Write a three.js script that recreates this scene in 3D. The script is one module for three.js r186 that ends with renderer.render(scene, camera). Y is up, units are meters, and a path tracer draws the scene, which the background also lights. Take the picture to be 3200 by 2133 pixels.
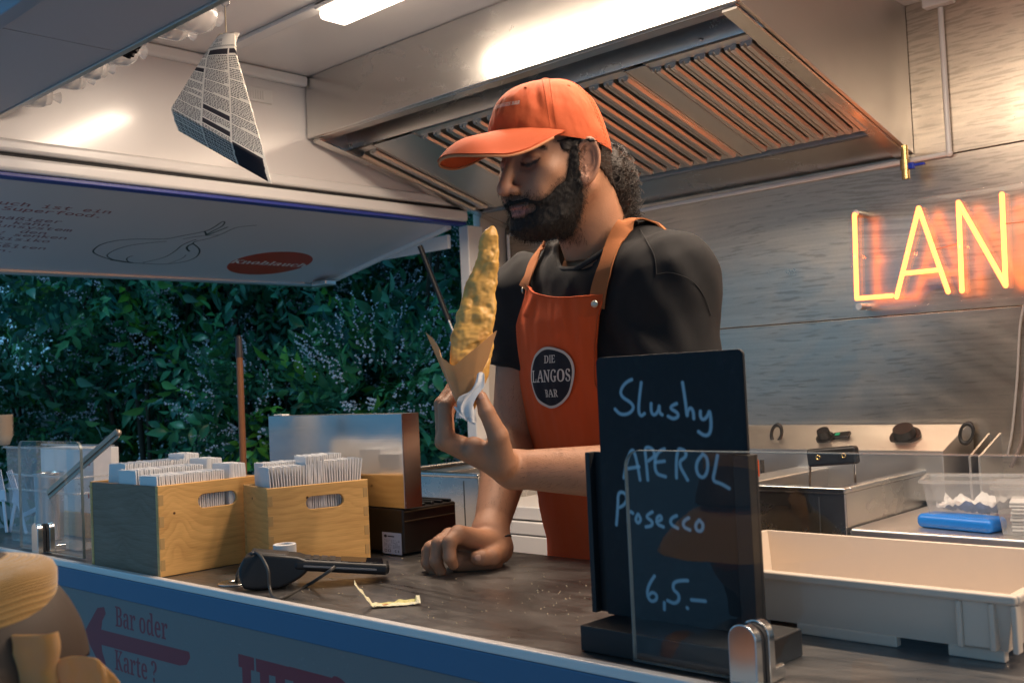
import * as THREE from 'three';
import { RoundedBoxGeometry } from 'three/addons/geometries/RoundedBoxGeometry.js';
import { mergeGeometries, mergeVertices } from 'three/addons/utils/BufferGeometryUtils.js';
import { RectAreaLightUniformsLib } from 'three/addons/lights/RectAreaLightUniformsLib.js';
import { ImprovedNoise } from 'three/addons/math/ImprovedNoise.js';

// ---------------------------------------------------------------- camera, sky, light, exposure
RectAreaLightUniformsLib.init();
const V = (x, y, z) => new THREE.Vector3(x, y, z);
const D = Math.PI / 180;
const scene = new THREE.Scene();
const camera = new THREE.PerspectiveCamera(35.9435, 1024 / 682, 0.05, 200);
camera.rotation.order = 'YXZ';
camera.rotation.set(2.1599 * D, 43.2534 * D, -2.6104 * D);
camera.position.set(0, 1.6, 0);
camera.focus = 1.8; camera.userData.fStop = 9;
camera.updateMatrixWorld();
const renderer = new THREE.WebGLRenderer({ antialias: true });
renderer.setSize(1024, 682);
renderer.toneMapping = THREE.LinearToneMapping;
renderer.toneMappingExposure = 1.0;
renderer.shadowMap.enabled = true;

// dusk sky: even deep blue, a little paler towards the horizon
{
  const w = 128, h = 64, a = new Float32Array(w * h * 4);
  for (let j = 0; j < h; j++) for (let i = 0; i < w; i++) {
    const e = (j + 0.5) / h * 2 - 1;                                  // -1 nadir, 1 zenith
    const k = Math.pow(1 - Math.min(1, Math.max(0, e)), 2.2), o = 4 * (j * w + i);
    const g = e < 0 ? 0.35 : 1;
    a[o] = (0.05 + 0.09 * k) * g; a[o + 1] = (0.21 + 0.19 * k) * g; a[o + 2] = (0.44 + 0.22 * k) * g; a[o + 3] = 1;
  }
  const sky = new THREE.DataTexture(a, w, h, THREE.RGBAFormat, THREE.FloatType);
  sky.mapping = THREE.EquirectangularReflectionMapping; sky.magFilter = THREE.LinearFilter; sky.needsUpdate = true;
  scene.background = sky; scene.environment = sky;
  scene.backgroundIntensity = 1.0; scene.environmentIntensity = 1.0;
}
const sun = new THREE.DirectionalLight(new THREE.Color(0.42, 0.78, 1.0), 1.1);   // last light of the western sky
sun.position.set(-4, 10, 3); sun.target.position.set(-3, 1, -2); sun.castShadow = true; sun.shadow.radius = 40;
Object.assign(sun.shadow.camera, { left: -8, right: 8, top: 8, bottom: -8, near: 0.5, far: 40 });
sun.shadow.mapSize.set(2048, 2048);
scene.add(sun, sun.target);

// ---------------------------------------------------------------- helpers
let seed = 7;
const rnd = () => { seed = (seed * 1664525 + 1013904223) >>> 0; return seed / 4294967296; };
const rr = (a, b) => a + (b - a) * rnd();
const perlin = new ImprovedNoise();
const N3 = (x, y, z) => perlin.noise(x + 31.3, y + 17.7, z + 53.1);
const clamp = (x, a = 0, b = 1) => Math.min(b, Math.max(a, x));
const sstep = (a, b, x) => { const t = clamp((x - a) / (b - a)); return t * t * (3 - 2 * t); };
const mix = (a, b, t) => a + (b - a) * t;

// a pixel of the 3200 x 2133 photograph as a direction; distance from a plane of the place or from a depth in metres
const F = 3287.86, CM = camera.matrixWorld, EYE = camera.position;
const ray = (px, py) => V((px - 1600) / F, -(py - 1066.5) / F, -1).transformDirection(CM).multiplyScalar(Math.hypot((px - 1600) / F, (py - 1066.5) / F, 1));
const onX = (px, py, x) => { const d = ray(px, py); return EYE.clone().addScaledVector(d, (x - EYE.x) / d.x); };
const onY = (px, py, y) => { const d = ray(px, py); return EYE.clone().addScaledVector(d, (y - EYE.y) / d.y); };
const onZ = (px, py, z) => { const d = ray(px, py); return EYE.clone().addScaledVector(d, (z - EYE.z) / d.z); };
const W = (px, py, w) => EYE.clone().addScaledVector(ray(px, py), w);

const taken = {};
const numbered = (n) => { const k = (taken[n] = (taken[n] ?? -1) + 1); return k ? n + '_' + String(k).padStart(3, '0') : n; };
function tag(o, label, category, group, kind) {
  o.userData.label = label; o.userData.category = category;
  if (group) o.userData.group = group;
  if (kind) o.userData.kind = kind;
  return o;
}
function thing(name, label, category, at, turn = 0, group) {
  const g = new THREE.Group(); g.name = numbered(name); scene.add(g);
  if (at) g.position.set(at[0], at[1], at[2]);
  g.rotation.y = turn;
  return tag(g, label, category, group);
}
function part(name, geo, mat, parent, label) {
  const m = new THREE.Mesh(geo, mat); m.name = parent === scene ? numbered(name) : name;
  m.castShadow = m.receiveShadow = true; parent.add(m);
  if (label) m.userData.label = label;
  return m;
}
const struct = (name, geo, mat) => { const m = part(name, geo, mat, scene); m.userData.kind = 'structure'; return m; };
// uv in metres from the axis a face looks along
function uvm(g) {
  if (g.index) g = g.toNonIndexed();
  const p = g.attributes.position, n = g.attributes.normal, uv = new Float32Array(p.count * 2);
  for (let i = 0; i < p.count; i += 3) {
    let ax = 0, ay = 0, az = 0;
    for (let k = 0; k < 3; k++) { ax += n.getX(i + k); ay += n.getY(i + k); az += n.getZ(i + k); }
    ax = Math.abs(ax); ay = Math.abs(ay); az = Math.abs(az);
    for (let k = 0; k < 3; k++) {
      const x = p.getX(i + k), y = p.getY(i + k), z = p.getZ(i + k), o = 2 * (i + k);
      if (ax >= ay && ax >= az) { uv[o] = z; uv[o + 1] = y; } else if (ay >= az) { uv[o] = x; uv[o + 1] = z; } else { uv[o] = x; uv[o + 1] = y; }
    }
  }
  g.setAttribute('uv', new THREE.BufferAttribute(uv, 2));
  return g;
}
function box(x0, x1, y0, y1, z0, z1, r = 0, seg = 2) {
  const w = Math.abs(x1 - x0), h = Math.abs(y1 - y0), d = Math.abs(z1 - z0);
  const g = r > 0 ? new RoundedBoxGeometry(w, h, d, seg, Math.min(r, w / 2.01, h / 2.01, d / 2.01)) : new THREE.BoxGeometry(w, h, d);
  g.translate((x0 + x1) / 2, (y0 + y1) / 2, (z0 + z1) / 2);
  return uvm(g);
}
const merge = (list) => mergeGeometries(list.map((g) => { const h = g.index ? g.toNonIndexed() : g; for (const k of Object.keys(h.attributes)) if (!['position', 'normal', 'uv', 'color'].includes(k)) h.deleteAttribute(k); return h; }));
function tube(pts, r, seg = 24, rad = 8, closed = false, tension = 0.5) {
  const c = new THREE.CatmullRomCurve3(pts, closed, 'catmullrom', tension);
  return new THREE.TubeGeometry(c, seg, r, rad, closed);
}
// straight rod with round ends between two points
function rod(a, b, r0, r1 = r0, rad = 10) {
  const d = b.clone().sub(a), l = d.length();
  const g = new THREE.CylinderGeometry(r1, r0, l, rad, 1);
  g.translate(0, l / 2, 0); g.applyQuaternion(new THREE.Quaternion().setFromUnitVectors(V(0, 1, 0), d.normalize())); g.translate(a.x, a.y, a.z);
  return g;
}
const ball = (c, r, s = 12) => { const g = new THREE.SphereGeometry(r, s, Math.ceil(s * 0.7)); g.translate(c.x, c.y, c.z); return g; };
// a surface from f(u, v) -> Vector3
function sheet(f, nu, nv, flip) {
  const pos = [], uv = [], idx = [];
  for (let j = 0; j <= nv; j++) for (let i = 0; i <= nu; i++) { const p = f(i / nu, j / nv); pos.push(p.x, p.y, p.z); uv.push(i / nu, j / nv); }
  for (let j = 0; j < nv; j++) for (let i = 0; i < nu; i++) {
    const a = j * (nu + 1) + i, b = a + 1, c = a + nu + 1, d = c + 1;
    if (flip) idx.push(a, c, b, b, c, d); else idx.push(a, b, c, b, d, c);
  }
  const g = new THREE.BufferGeometry();
  g.setAttribute('position', new THREE.Float32BufferAttribute(pos, 3)); g.setAttribute('uv', new THREE.Float32BufferAttribute(uv, 2));
  g.setIndex(idx); g.computeVertexNormals();
  return g;
}
// a closed sheet of some thickness: offset along the normals and stitched at the rim
function thick(g, t) {
  const p = g.attributes.position, n = g.attributes.normal, uv = g.attributes.uv, N = p.count, P = [], U = [], I = [];
  for (let s = 0; s < 2; s++) for (let i = 0; i < N; i++) { const k = s ? -t : 0; P.push(p.getX(i) + n.getX(i) * k, p.getY(i) + n.getY(i) * k, p.getZ(i) + n.getZ(i) * k); U.push(uv ? uv.getX(i) : 0, uv ? uv.getY(i) : 0); }
  const x = g.index.array, edge = new Map();
  for (let i = 0; i < x.length; i += 3) {
    const [a, b, c] = [x[i], x[i + 1], x[i + 2]];
    I.push(a, b, c, a + N, c + N, b + N);
    for (const [e, f] of [[a, b], [b, c], [c, a]]) { const k = f * 1e6 + e; if (edge.has(k)) edge.delete(k); else edge.set(e * 1e6 + f, [e, f]); }
  }
  for (const [a, b] of edge.values()) I.push(a, a + N, b, b, a + N, b + N);
  const o = new THREE.BufferGeometry();
  o.setAttribute('position', new THREE.Float32BufferAttribute(P, 3)); o.setAttribute('uv', new THREE.Float32BufferAttribute(U, 2)); o.setIndex(I);
  const q = o.toNonIndexed(); q.computeVertexNormals();
  return softNormals(q, 50);
}
// smooth normals where faces meet at less than the angle
function softNormals(g, deg) {
  const p = g.attributes.position, n = p.count, key = (i) => Math.round(p.getX(i) * 2e4) + ',' + Math.round(p.getY(i) * 2e4) + ',' + Math.round(p.getZ(i) * 2e4);
  const fn = [], at = new Map(), A = V(), B = V(), C = V();
  for (let i = 0; i < n; i += 3) {
    A.fromBufferAttribute(p, i); B.fromBufferAttribute(p, i + 1); C.fromBufferAttribute(p, i + 2);
    const f = B.clone().sub(A).cross(C.clone().sub(A)); f.area = f.length(); f.unit = f.clone().normalize(); fn.push(f);
    for (let k = 0; k < 3; k++) { const q = key(i + k); if (!at.has(q)) at.set(q, []); at.get(q).push(i / 3); }
  }
  const cos = Math.cos(deg * D), out = new Float32Array(n * 3);
  for (let i = 0; i < n; i++) {
    const me = fn[(i / 3) | 0].unit, s = V();
    for (const k of at.get(key(i))) if (fn[k].unit.dot(me) > cos) s.add(fn[k]);
    s.normalize(); out.set([s.x, s.y, s.z], 3 * i);
  }
  g.setAttribute('normal', new THREE.BufferAttribute(out, 3));
  return g;
}
function bufferOf(pos, col) {
  const g = new THREE.BufferGeometry(); g.setAttribute('position', new THREE.Float32BufferAttribute(pos, 3));
  if (col) g.setAttribute('color', new THREE.Float32BufferAttribute(col, 3));
  g.computeVertexNormals(); return g;
}

// ---------------------------------------------------------------- textures
const canvasOf = (w, h, paint) => { const c = document.createElement('canvas'); c.width = w; c.height = h; const x = c.getContext('2d'); paint(x, w, h); const t = new THREE.CanvasTexture(c); t.colorSpace = THREE.SRGBColorSpace; t.anisotropy = 8; return t; };
function dataTex(w, h, f, { srgb = false, size = 1, sizeY } = {}) {           // f(u, v) -> value or [r, g, b] in 0..1, tiles
  const a = new Uint8Array(w * h * 4);
  for (let j = 0; j < h; j++) for (let i = 0; i < w; i++) { const c = f(i / w, j / h, i, j), o = 4 * (j * w + i), q = Array.isArray(c) ? c : [c, c, c]; for (let k = 0; k < 3; k++) a[o + k] = 255 * clamp(q[k]); a[o + 3] = 255; }
  const t = new THREE.DataTexture(a, w, h, THREE.RGBAFormat); t.wrapS = t.wrapT = THREE.RepeatWrapping; t.magFilter = THREE.LinearFilter; t.minFilter = THREE.LinearMipmapLinearFilter; t.generateMipmaps = true;
  t.repeat.set(1 / size, 1 / (sizeY ?? size)); if (srgb) t.colorSpace = THREE.SRGBColorSpace; t.needsUpdate = true;
  return t;
}
// noise that tiles over a unit square
const T = (u, v, fx, fy, s = 0) => { const a = 2 * Math.PI; return N3(Math.cos(u * a) * fx * 0.16 + s * 3.1, Math.sin(u * a) * fx * 0.16 + Math.cos(v * a) * fy * 0.16, Math.sin(v * a) * fy * 0.16 + s * 7.7); };
const lin = (r, g, b) => new THREE.Color().setRGB(r, g, b);
const std = (o) => new THREE.MeshStandardMaterial({ side: THREE.DoubleSide, ...o });
const phy = (o) => new THREE.MeshPhysicalMaterial({ side: THREE.DoubleSide, ...o });

const rows = Array.from({ length: 512 }, () => rnd());
const brushed = dataTex(512, 512, (u, v, i, j) => 0.5 + 0.28 * T(u, v, 3, 90) + 0.16 * (rows[j] - 0.5) + 0.1 * (rnd() - 0.5), { size: 0.5, sizeY: 0.25 });
const smear = dataTex(512, 512, (u, v) => 0.85 + 0.12 * T(u, v, 6, 8) + 0.10 * T(u, v, 18, 30, 2) + 0.06 * (rnd() - 0.5), { size: 0.9 });
const steelTint = dataTex(512, 512, (u, v) => { const a = T(u, v, 3, 160, 4), b = sstep(0.22, 0.5, T(u, v, 22, 230, 6) + 0.5 * T(u, v, 4, 5, 3)), d = 0.93 + 0.06 * a - 0.10 * b + 0.03 * (rnd() - 0.5); return [d, d * 0.985, d * 0.955]; }, { srgb: true, size: 1.1 });
const M = {};
M.steel = std({ color: lin(0.62, 0.60, 0.57), metalness: 1, roughness: 0.48, roughnessMap: smear, bumpMap: brushed, bumpScale: 0.00006 });
M.steelBright = std({ color: lin(0.66, 0.64, 0.61), metalness: 1, roughness: 0.3, roughnessMap: smear, bumpMap: brushed, bumpScale: 0.00002 });
M.wallSteel = std({ color: lin(0.64, 0.575, 0.51), map: steelTint, metalness: 1, roughness: 0.38, roughnessMap: smear, bumpMap: brushed, bumpScale: 0.00006 });
M.chrome = std({ color: lin(0.75, 0.74, 0.72), metalness: 1, roughness: 0.12 });
M.white = std({ color: lin(0.74, 0.72, 0.70), roughness: 0.25 });
M.gloss = phy({ color: lin(0.72, 0.69, 0.67), roughness: 0.3, clearcoat: 0.6, clearcoatRoughness: 0.13 });
M.black = std({ color: lin(0.012, 0.012, 0.013), roughness: 0.45 });
M.rubber = std({ color: lin(0.02, 0.02, 0.022), roughness: 0.7 });
M.dark = std({ color: lin(0.03, 0.03, 0.033), roughness: 0.6 });
M.clear = phy({ color: lin(0.96, 0.98, 0.98), roughness: 0.02, transmission: 1, thickness: 0, ior: 1.5 });
M.plastic = phy({ color: lin(0.86, 0.85, 0.84), roughness: 0.16, transmission: 0.8, thickness: 0, ior: 1.5 });
M.paper = std({ color: lin(0.74, 0.73, 0.72), roughness: 0.9 });
M.whitePlastic = phy({ color: lin(0.72, 0.70, 0.67), roughness: 0.35 });
M.cream = phy({ color: lin(0.70, 0.58, 0.47), roughness: 0.38 });
M.brass = std({ color: lin(0.72, 0.5, 0.2), metalness: 1, roughness: 0.25 });
M.rope = std({ color: lin(0.45, 0.36, 0.24), roughness: 0.9 });

// ---------------------------------------------------------------- fixed planes of the place (metres)
const COUNTER = 1.29, FRONT = -0.885, XL = -2.36, ZB = -2.5, CEIL = 2.46, FLOOR = 0.36, XR = 1.5, HOODZ = -1.719, BENCHZ = -1.911;

// ================================================================ setting
struct('ground', (() => { const g = new THREE.PlaneGeometry(160, 160); g.rotateX(-Math.PI / 2); return uvm(g); })(),
  std({ color: lin(0.40, 0.40, 0.42), roughness: 0.9, map: dataTex(256, 256, (u, v) => { const k = 0.75 + 0.3 * T(u, v, 20, 20) + 0.25 * (rnd() - 0.5); return [k, k, k]; }, { size: 1.5 }) }));

// ================================================================ the food trailer
const trailer = thing('food_trailer', 'white food trailer with open serving hatch, steel back wall and printed front panel', 'food trailer');
part('floor', box(XL, XR, FLOOR - 0.06, FLOOR, ZB, FRONT - 0.03), std({ color: lin(0.12, 0.12, 0.13), roughness: 0.8 }), trailer);
const ceiling = part('ceiling', box(XL - 0.03, XR, CEIL, CEIL + 0.04, ZB - 0.03, -0.80), M.gloss, trailer);
part('cable_duct', box(XL + 0.012, XR, CEIL - 0.012, CEIL - 0.001, -1.435, -1.40, 0.003), M.white, ceiling);
part('cove_moulding', box(XL + 0.0, XL + 0.025, CEIL - 0.03, CEIL - 0.001, HOODZ + 0.002, -0.82, 0.008), M.white, ceiling);

// back wall: steel sheets with fine joints
const back = part('back_wall', box(XL - 0.03, XR, FLOOR - 0.05, CEIL + 0.04, ZB - 0.04, ZB - 0.008), M.dark, trailer);
for (const [x0, x1, y0, y1] of [[XL, 0.349, FLOOR, 1.7165], [0.351, XR, FLOOR, 1.7165], [XL, 0.349, 1.7185, 2.0835], [0.351, XR, 1.7185, 2.0835], [XL, -0.916, 2.0855, CEIL], [-0.914, XR, 2.0855, CEIL]])
    part('steel_sheet', box(x0, x1, y0, y1, ZB - 0.0075, ZB, 0.0012, 1), M.wallSteel, back);
part('right_wall', box(XR, XR + 0.04, FLOOR - 0.05, CEIL + 0.04, ZB - 0.04, FRONT), M.gloss, trailer);

// end wall with the side opening
const end = part('end_wall', box(XL - 0.03, XL, 2.182, CEIL + 0.0, ZB, -0.83), M.gloss, trailer, 'glossy white wall panel above the side opening');
const frameProfile = [[2.1815, 2.152, 0.012], [2.141, 2.1075, 0.02]];
for (const [a, b, d] of frameProfile) part('opening_frame', box(XL - 0.03, XL + d, b, a, -2.315, -0.83, 0.009, 3), M.white, end);
part('rubber_seal', box(XL - 0.03, XL - 0.002, 2.1415, 2.1515, -2.315, -0.83), M.rubber, end);
part('blue_trim', box(XL - 0.03, XL + 0.008, 2.097, 2.1065, -2.315, -0.83, 0.002), std({ color: lin(0.03, 0.05, 0.28), roughness: 0.4 }), end);
part('door_post', box(XL - 0.03, XL + 0.012, FLOOR, 2.097, -2.383, -2.316, 0.004), M.white, trailer);
part('end_wall_lower', box(XL - 0.03, XL, FLOOR, 2.18, ZB, -2.384), std({ color: lin(0.52, 0.47, 0.42), roughness: 0.5 }), trailer);
part('end_wall_sill', box(XL - 0.03, XL, FLOOR, COUNTER - 0.04, -2.315, -0.83), M.gloss, trailer);
part('corner_post', box(XL - 0.03, XL + 0.009, FLOOR, CEIL, -0.85, -0.80), M.white, trailer);
{ // louvred vent
  const a = onX(770, 268, XL), b = onX(848, 328, XL);
  const g = part('vent_grille', box(XL + 0.0005, XL + 0.006, b.y, a.y, b.z, a.z, 0.003), M.whitePlastic, end);
  for (let i = 0; i < 6; i++) part('slat', box(XL + 0.0062, XL + 0.0085, b.y + 0.008, a.y - 0.008, a.z - 0.006 - i * 0.0075 - 0.0045, a.z - 0.006 - i * 0.0075, 0.001, 1), M.whitePlastic, g);
}

// side flap, folded up and out; its inside is printed
const FL = { h: V(XL - 0.032, 2.103, 0), o: V(-3.07, 1.982, 0), z0: -0.80, z1: -2.285 };
{
  const dir = FL.o.clone().sub(FL.h), len = dir.length(); dir.normalize(); const nrm = V(-dir.y, dir.x, 0); if (nrm.y > 0) nrm.negate();
  const flapPx = (px, py) => { const d = ray(px, py), t = FL.h.clone().sub(EYE).dot(nrm) / d.dot(nrm), p = EYE.clone().addScaledVector(d, t); return [(FL.z0 - p.z), p.clone().sub(FL.h).setZ(0).dot(dir)]; };
  const S = 1370, wz = FL.z0 - FL.z1;
  const flapTex = canvasOf(Math.round(wz * S), Math.round(len * S), (x, w, h) => {
    x.fillStyle = '#c6c2c4'; x.fillRect(0, 0, w, h);
    const P = (px, py) => { const q = flapPx(px, py); return [q[0] * S, q[1] * S]; };
    const line = (pts, lw) => { x.lineWidth = lw; x.lineCap = x.lineJoin = 'round'; x.strokeStyle = '#14161a'; x.beginPath(); const q = pts.map((p) => P(...p)); x.moveTo(...q[0]); for (let i = 1; i < q.length - 1; i++) x.quadraticCurveTo(...q[i], (q[i][0] + q[i + 1][0]) / 2, (q[i][1] + q[i + 1][1]) / 2); x.lineTo(...q[q.length - 1]); x.stroke(); };
    const z = (a) => a.map(([u, v]) => [u / 2.24, 600 + v / 2.24]);
    line(z([[1790, 232], [1720, 238], [1640, 248], [1540, 300], [1440, 330], [1360, 345], [1345, 360]]), 5);
    line(z([[1345, 358], [1392, 390], [1398, 420], [1370, 460], [1290, 490], [1130, 508], [1000, 498], [900, 495], [790, 478], [700, 450], [650, 425], [648, 405], [700, 365], [800, 340], [900, 330], [1010, 328], [1160, 330], [1260, 308], [1440, 275], [1500, 245], [1555, 203], [1575, 208], [1555, 240], [1480, 275], [1440, 300]]), 6);
    line(z([[1430, 275], [1442, 290], [1436, 306], [1530, 270], [1590, 245]]), 7);
    line(z([[1530, 300], [1400, 305], [1280, 328]]), 4);
    line(z([[1160, 345], [960, 360], [820, 395], [745, 435], [748, 455], [800, 478]]), 5);
    line(z([[1370, 332], [1280, 360], [1230, 410], [1150, 460], [1000, 492]]), 5);
    line(z([[1345, 362], [1310, 375], [1302, 395], [1322, 414]]), 8);
    line(z([[1300, 440], [1280, 465], [1180, 498]]), 3);
    line(z([[925, 447], [890, 455], [880, 475], [905, 492]]), 5);
    line(z([[780, 474], [850, 485], [920, 494]]), 12);
    // red oval with its word
    const c = P(844, 823), e = P(1004, 806), b = P(846, 860);
    x.fillStyle = '#b32a1a'; x.beginPath(); x.ellipse(c[0], c[1], Math.abs(e[0] - c[0]) * 1.0, Math.abs(b[1] - c[1]) * 1.02, 0, 0, 7); x.fill();
    x.fillStyle = '#e8ded6'; x.font = 'bold ' + Math.round(0.052 * S) + 'px serif'; x.textAlign = 'center'; x.textBaseline = 'middle'; x.save(); x.translate(c[0], c[1]); x.scale(1.0, 1); x.fillText('Knoblauch', 0, 0); x.restore();
    // text block, set ragged, mostly out of the frame
    x.fillStyle = '#8c3434'; x.textBaseline = 'alphabetic'; x.textAlign = 'right';
    const tx = (s, px, py, k = 1, col) => { const q = P(px, py); if (col) x.fillStyle = col; x.font = 'bold ' + Math.round(0.033 * S * k) + 'px monospace'; x.save(); x.translate(q[0], q[1]); x.scale(1.28, 1); x.fillText(s, 0, 0); x.restore(); };
    tx('Knoblauch ist ein', 343, 668); tx('wahres Superfood.', 318, 681);
    const g = [['Regelmäßiger', 190, 698], ['Konsum kann', 152, 708], ['das Immunsystem', 220, 724], ['stärken, den', 142, 733], ['Blutdruck senken', 205, 748], ['und das Risiko', 152, 758], ['für Herz-', 60, 768], ['krankheiten', 140, 780], ['senken.', 42, 788]];
    for (const [s, a, b2] of g) tx(s, a, b2, 0.92, '#7d3f48');
  });
  flapTex.flipY = true;
  const face = new THREE.BufferGeometry();
  const c = (s, t) => { const p = FL.h.clone().addScaledVector(dir, t).addScaledVector(nrm, 0.0); p.z = FL.z0 - s; return p; };
  const q = [c(0, 0), c(wz, 0), c(0, len), c(wz, len)];
  face.setAttribute('position', new THREE.Float32BufferAttribute(q.flatMap((p) => [p.x, p.y, p.z]), 3));
  face.setAttribute('uv', new THREE.Float32BufferAttribute([0, 1, 1, 1, 0, 0, 1, 0], 2)); face.setIndex([0, 2, 1, 1, 2, 3]); face.computeVertexNormals();
  const flap = part('side_flap', thick(sheet((u, v) => c(u * wz, v * len).addScaledVector(nrm, -0.003), 1, 1), -0.028), M.white, trailer, 'raised side flap printed with a garlic drawing');
  part('printed_lining', face, phy({ map: flapTex, roughness: 0.35, clearcoat: 0.3, clearcoatRoughness: 0.25 }), flap);
  // rims
  part('flap_rim', rod(c(0, len + 0.012), c(wz, len + 0.012), 0.012), M.steel, flap);
  part('flap_rim', rod(c(wz + 0.008, 0.02), c(wz + 0.008, len), 0.012), M.white, flap);
  part('latch', box(-3.05, -2.97, 1.965, 1.985, -2.27, -2.22, 0.006), M.steel, flap);
  // inner ledge strip seen along the back end of the flap
  part('side_channel', box(-2.95, -2.42, 2.03, 2.075, -2.31, -2.296, 0.004), M.white, flap);
  const s0 = onX(1312, 768, -2.44), s1 = onX(1402, 1000, -2.375);
  const strut = part('gas_strut', rod(s0, s1, 0.0085), M.black, trailer);
  part('piston_rod', rod(s1, s1.clone().add(s1.clone().sub(s0).multiplyScalar(0.6)), 0.004), M.steel, strut);
}

// front: edge trim, fascia, printed panel
part('fascia', box(-2.78, XR, 1.243, COUNTER - 0.0095, FRONT - 0.02, FRONT, 0.002), std({ color: lin(0.10, 0.19, 0.31), metalness: 0.6, roughness: 0.42, roughnessMap: smear }), trailer);
{
  const S = 1200, x0 = XL, x1 = -0.66, y1 = 1.2425, y0 = 0.70;
  const tex = canvasOf(Math.round((x1 - x0) * S), Math.round((y1 - y0) * S), (c, w, h) => {
    c.fillStyle = '#7a726f'; c.fillRect(0, 0, w, h);
    for (let i = 0; i < 2600; i++) { c.fillStyle = `rgba(${rnd() < 0.5 ? '60,66,80' : '225,228,232'},${0.03 + 0.05 * rnd()})`; c.fillRect(rnd() * w, rnd() * h, 1 + rnd() * 9, 1 + rnd() * 2); }
    const P = (px, py) => { const q = onZ(px, py, FRONT); return [(q.x - x0) * S, (y1 - q.y) * S]; };
    c.fillStyle = '#8a1c28'; c.strokeStyle = '#8a1c28'; c.lineCap = 'round'; c.lineJoin = 'round';
    const wide = (s, px, py, k, sx, font) => { const q = P(px, py); c.save(); c.translate(q[0], q[1]); c.scale(sx, 1); c.font = 'bold ' + Math.round(k * S) + 'px ' + font; c.textBaseline = 'alphabetic'; c.fillText(s, 0, 0); c.restore(); };
    wide('Bar oder', 355, 1956, 0.05, 0.86, 'serif'); wide('Karte ?', 354, 2091, 0.05, 0.86, 'serif');
    // arrow
    const poly = (list) => { c.beginPath(); list.forEach((p, i) => { const q = P(p[0] / 1.9608, 1650 + p[1] / 1.9608); i ? c.lineTo(...q) : c.moveTo(...q); }); c.closePath(); c.fill(); c.lineWidth = 8; c.stroke(); };
    poly([[520, 630], [540, 590], [590, 500], [625, 495], [632, 520], [612, 560], [604, 632], [1145, 770], [1148, 790], [1130, 825], [1090, 830], [606, 702], [612, 760], [632, 830], [618, 840], [580, 780], [540, 700]]);
    // HIER in heavy slab letters
    const bar = (x, y, w2, h2) => c.fillRect(x, y, w2, h2);
    const slab = (ch, px, py) => { const q = P(px, py), H = 0.145 * S, t = 0.024 * S, s = 0.078 * S; c.save(); c.translate(q[0], q[1]);
      if (ch === 'H') { for (const o of [0, s * 0.62]) { bar(o - t * 0.4, 0, t * 1.8, t * 0.8); bar(o, 0, t, H); bar(o - t * 0.4, H - t * 0.8, t * 1.8, t * 0.8); } bar(0, H * 0.45, s * 0.7, t * 0.8); }
      if (ch === 'I') { bar(0, 0, s * 0.82, t * 0.8); bar(s * 0.28, 0, t, H); bar(0, H - t * 0.8, s * 0.82, t * 0.8); }
      if (ch === 'E') { bar(0, 0, s, t * 0.8); bar(s - t * 0.6, 0, t * 0.6, H * 0.22); bar(t * 0.4, 0, t, H); bar(0, H - t * 0.8, s, t * 0.8); bar(s - t * 0.6, H * 0.78, t * 0.6, H * 0.22); bar(t, H * 0.45, s * 0.45, t * 0.7); }
      if (ch === 'R') { bar(0, 0, s * 0.7, t * 0.8); bar(t * 0.4, 0, t, H); bar(0, H - t * 0.8, s * 0.5, t * 0.8); c.lineWidth = t * 0.9; c.beginPath(); c.arc(s * 0.6, H * 0.27, H * 0.22, -1.57, 1.57); c.stroke(); c.beginPath(); c.moveTo(s * 0.45, H * 0.5); c.lineTo(s * 0.95, H - t * 0.4); c.stroke(); }
      c.restore(); };
    slab('H', 750, 2046); slab('I', 828, 2066); slab('E', 898, 2083); slab('R', 980, 2105);
    // curved stroke at the hat's edge
    c.lineWidth = 0.012 * S; c.beginPath(); c.moveTo(...P(268, 2095)); c.quadraticCurveTo(...P(292, 2110), ...P(296, 2150)); c.stroke();
  });
  const g = new THREE.PlaneGeometry(x1 - x0, y1 - y0); g.translate((x0 + x1) / 2, (y0 + y1) / 2, FRONT - 0.0025);
  const panel = part('front_panel', box(XL, XR, FLOOR - 0.1, 1.2428, FRONT - 0.025, FRONT - 0.006), std({ color: lin(0.24, 0.24, 0.27), roughness: 0.45 }), trailer);
  part('printed_panel', g, phy({ map: tex, roughness: 0.42, clearcoat: 0.25, clearcoatRoughness: 0.3 }), panel, 'front panel printed with red lettering and an arrow');
}
part('edge_trim', box(-2.78, XR, COUNTER - 0.009, COUNTER + 0.0035, FRONT - 0.012, FRONT + 0.0025, 0.003, 3), std({ color: lin(0.78, 0.75, 0.72), metalness: 0.25, roughness: 0.4 }), trailer);
// roof edge over the hatch (outside the frame) and chassis
// the hatch's own flap, propped up level over the customers (above the frame)
part('front_flap', box(XL, XR, CEIL + 0.0, CEIL + 0.035, -0.739, 0.45, 0.008), M.white, trailer);
part('roof_edge', box(XL, XR, CEIL - 0.04, CEIL + 0.04, -0.80, -0.74, 0.01), M.white, trailer);
for (const x of [-1.6, 0.7]) { const g = new THREE.CylinderGeometry(0.28, 0.28, 0.16, 32); g.rotateX(Math.PI / 2); g.translate(x, 0.28, -1.05); part('wheel', g, M.rubber, trailer); }
part('chassis', box(XL + 0.1, XR - 0.1, 0.2, FLOOR - 0.06, -2.2, -1.2), M.dark, trailer);

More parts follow.
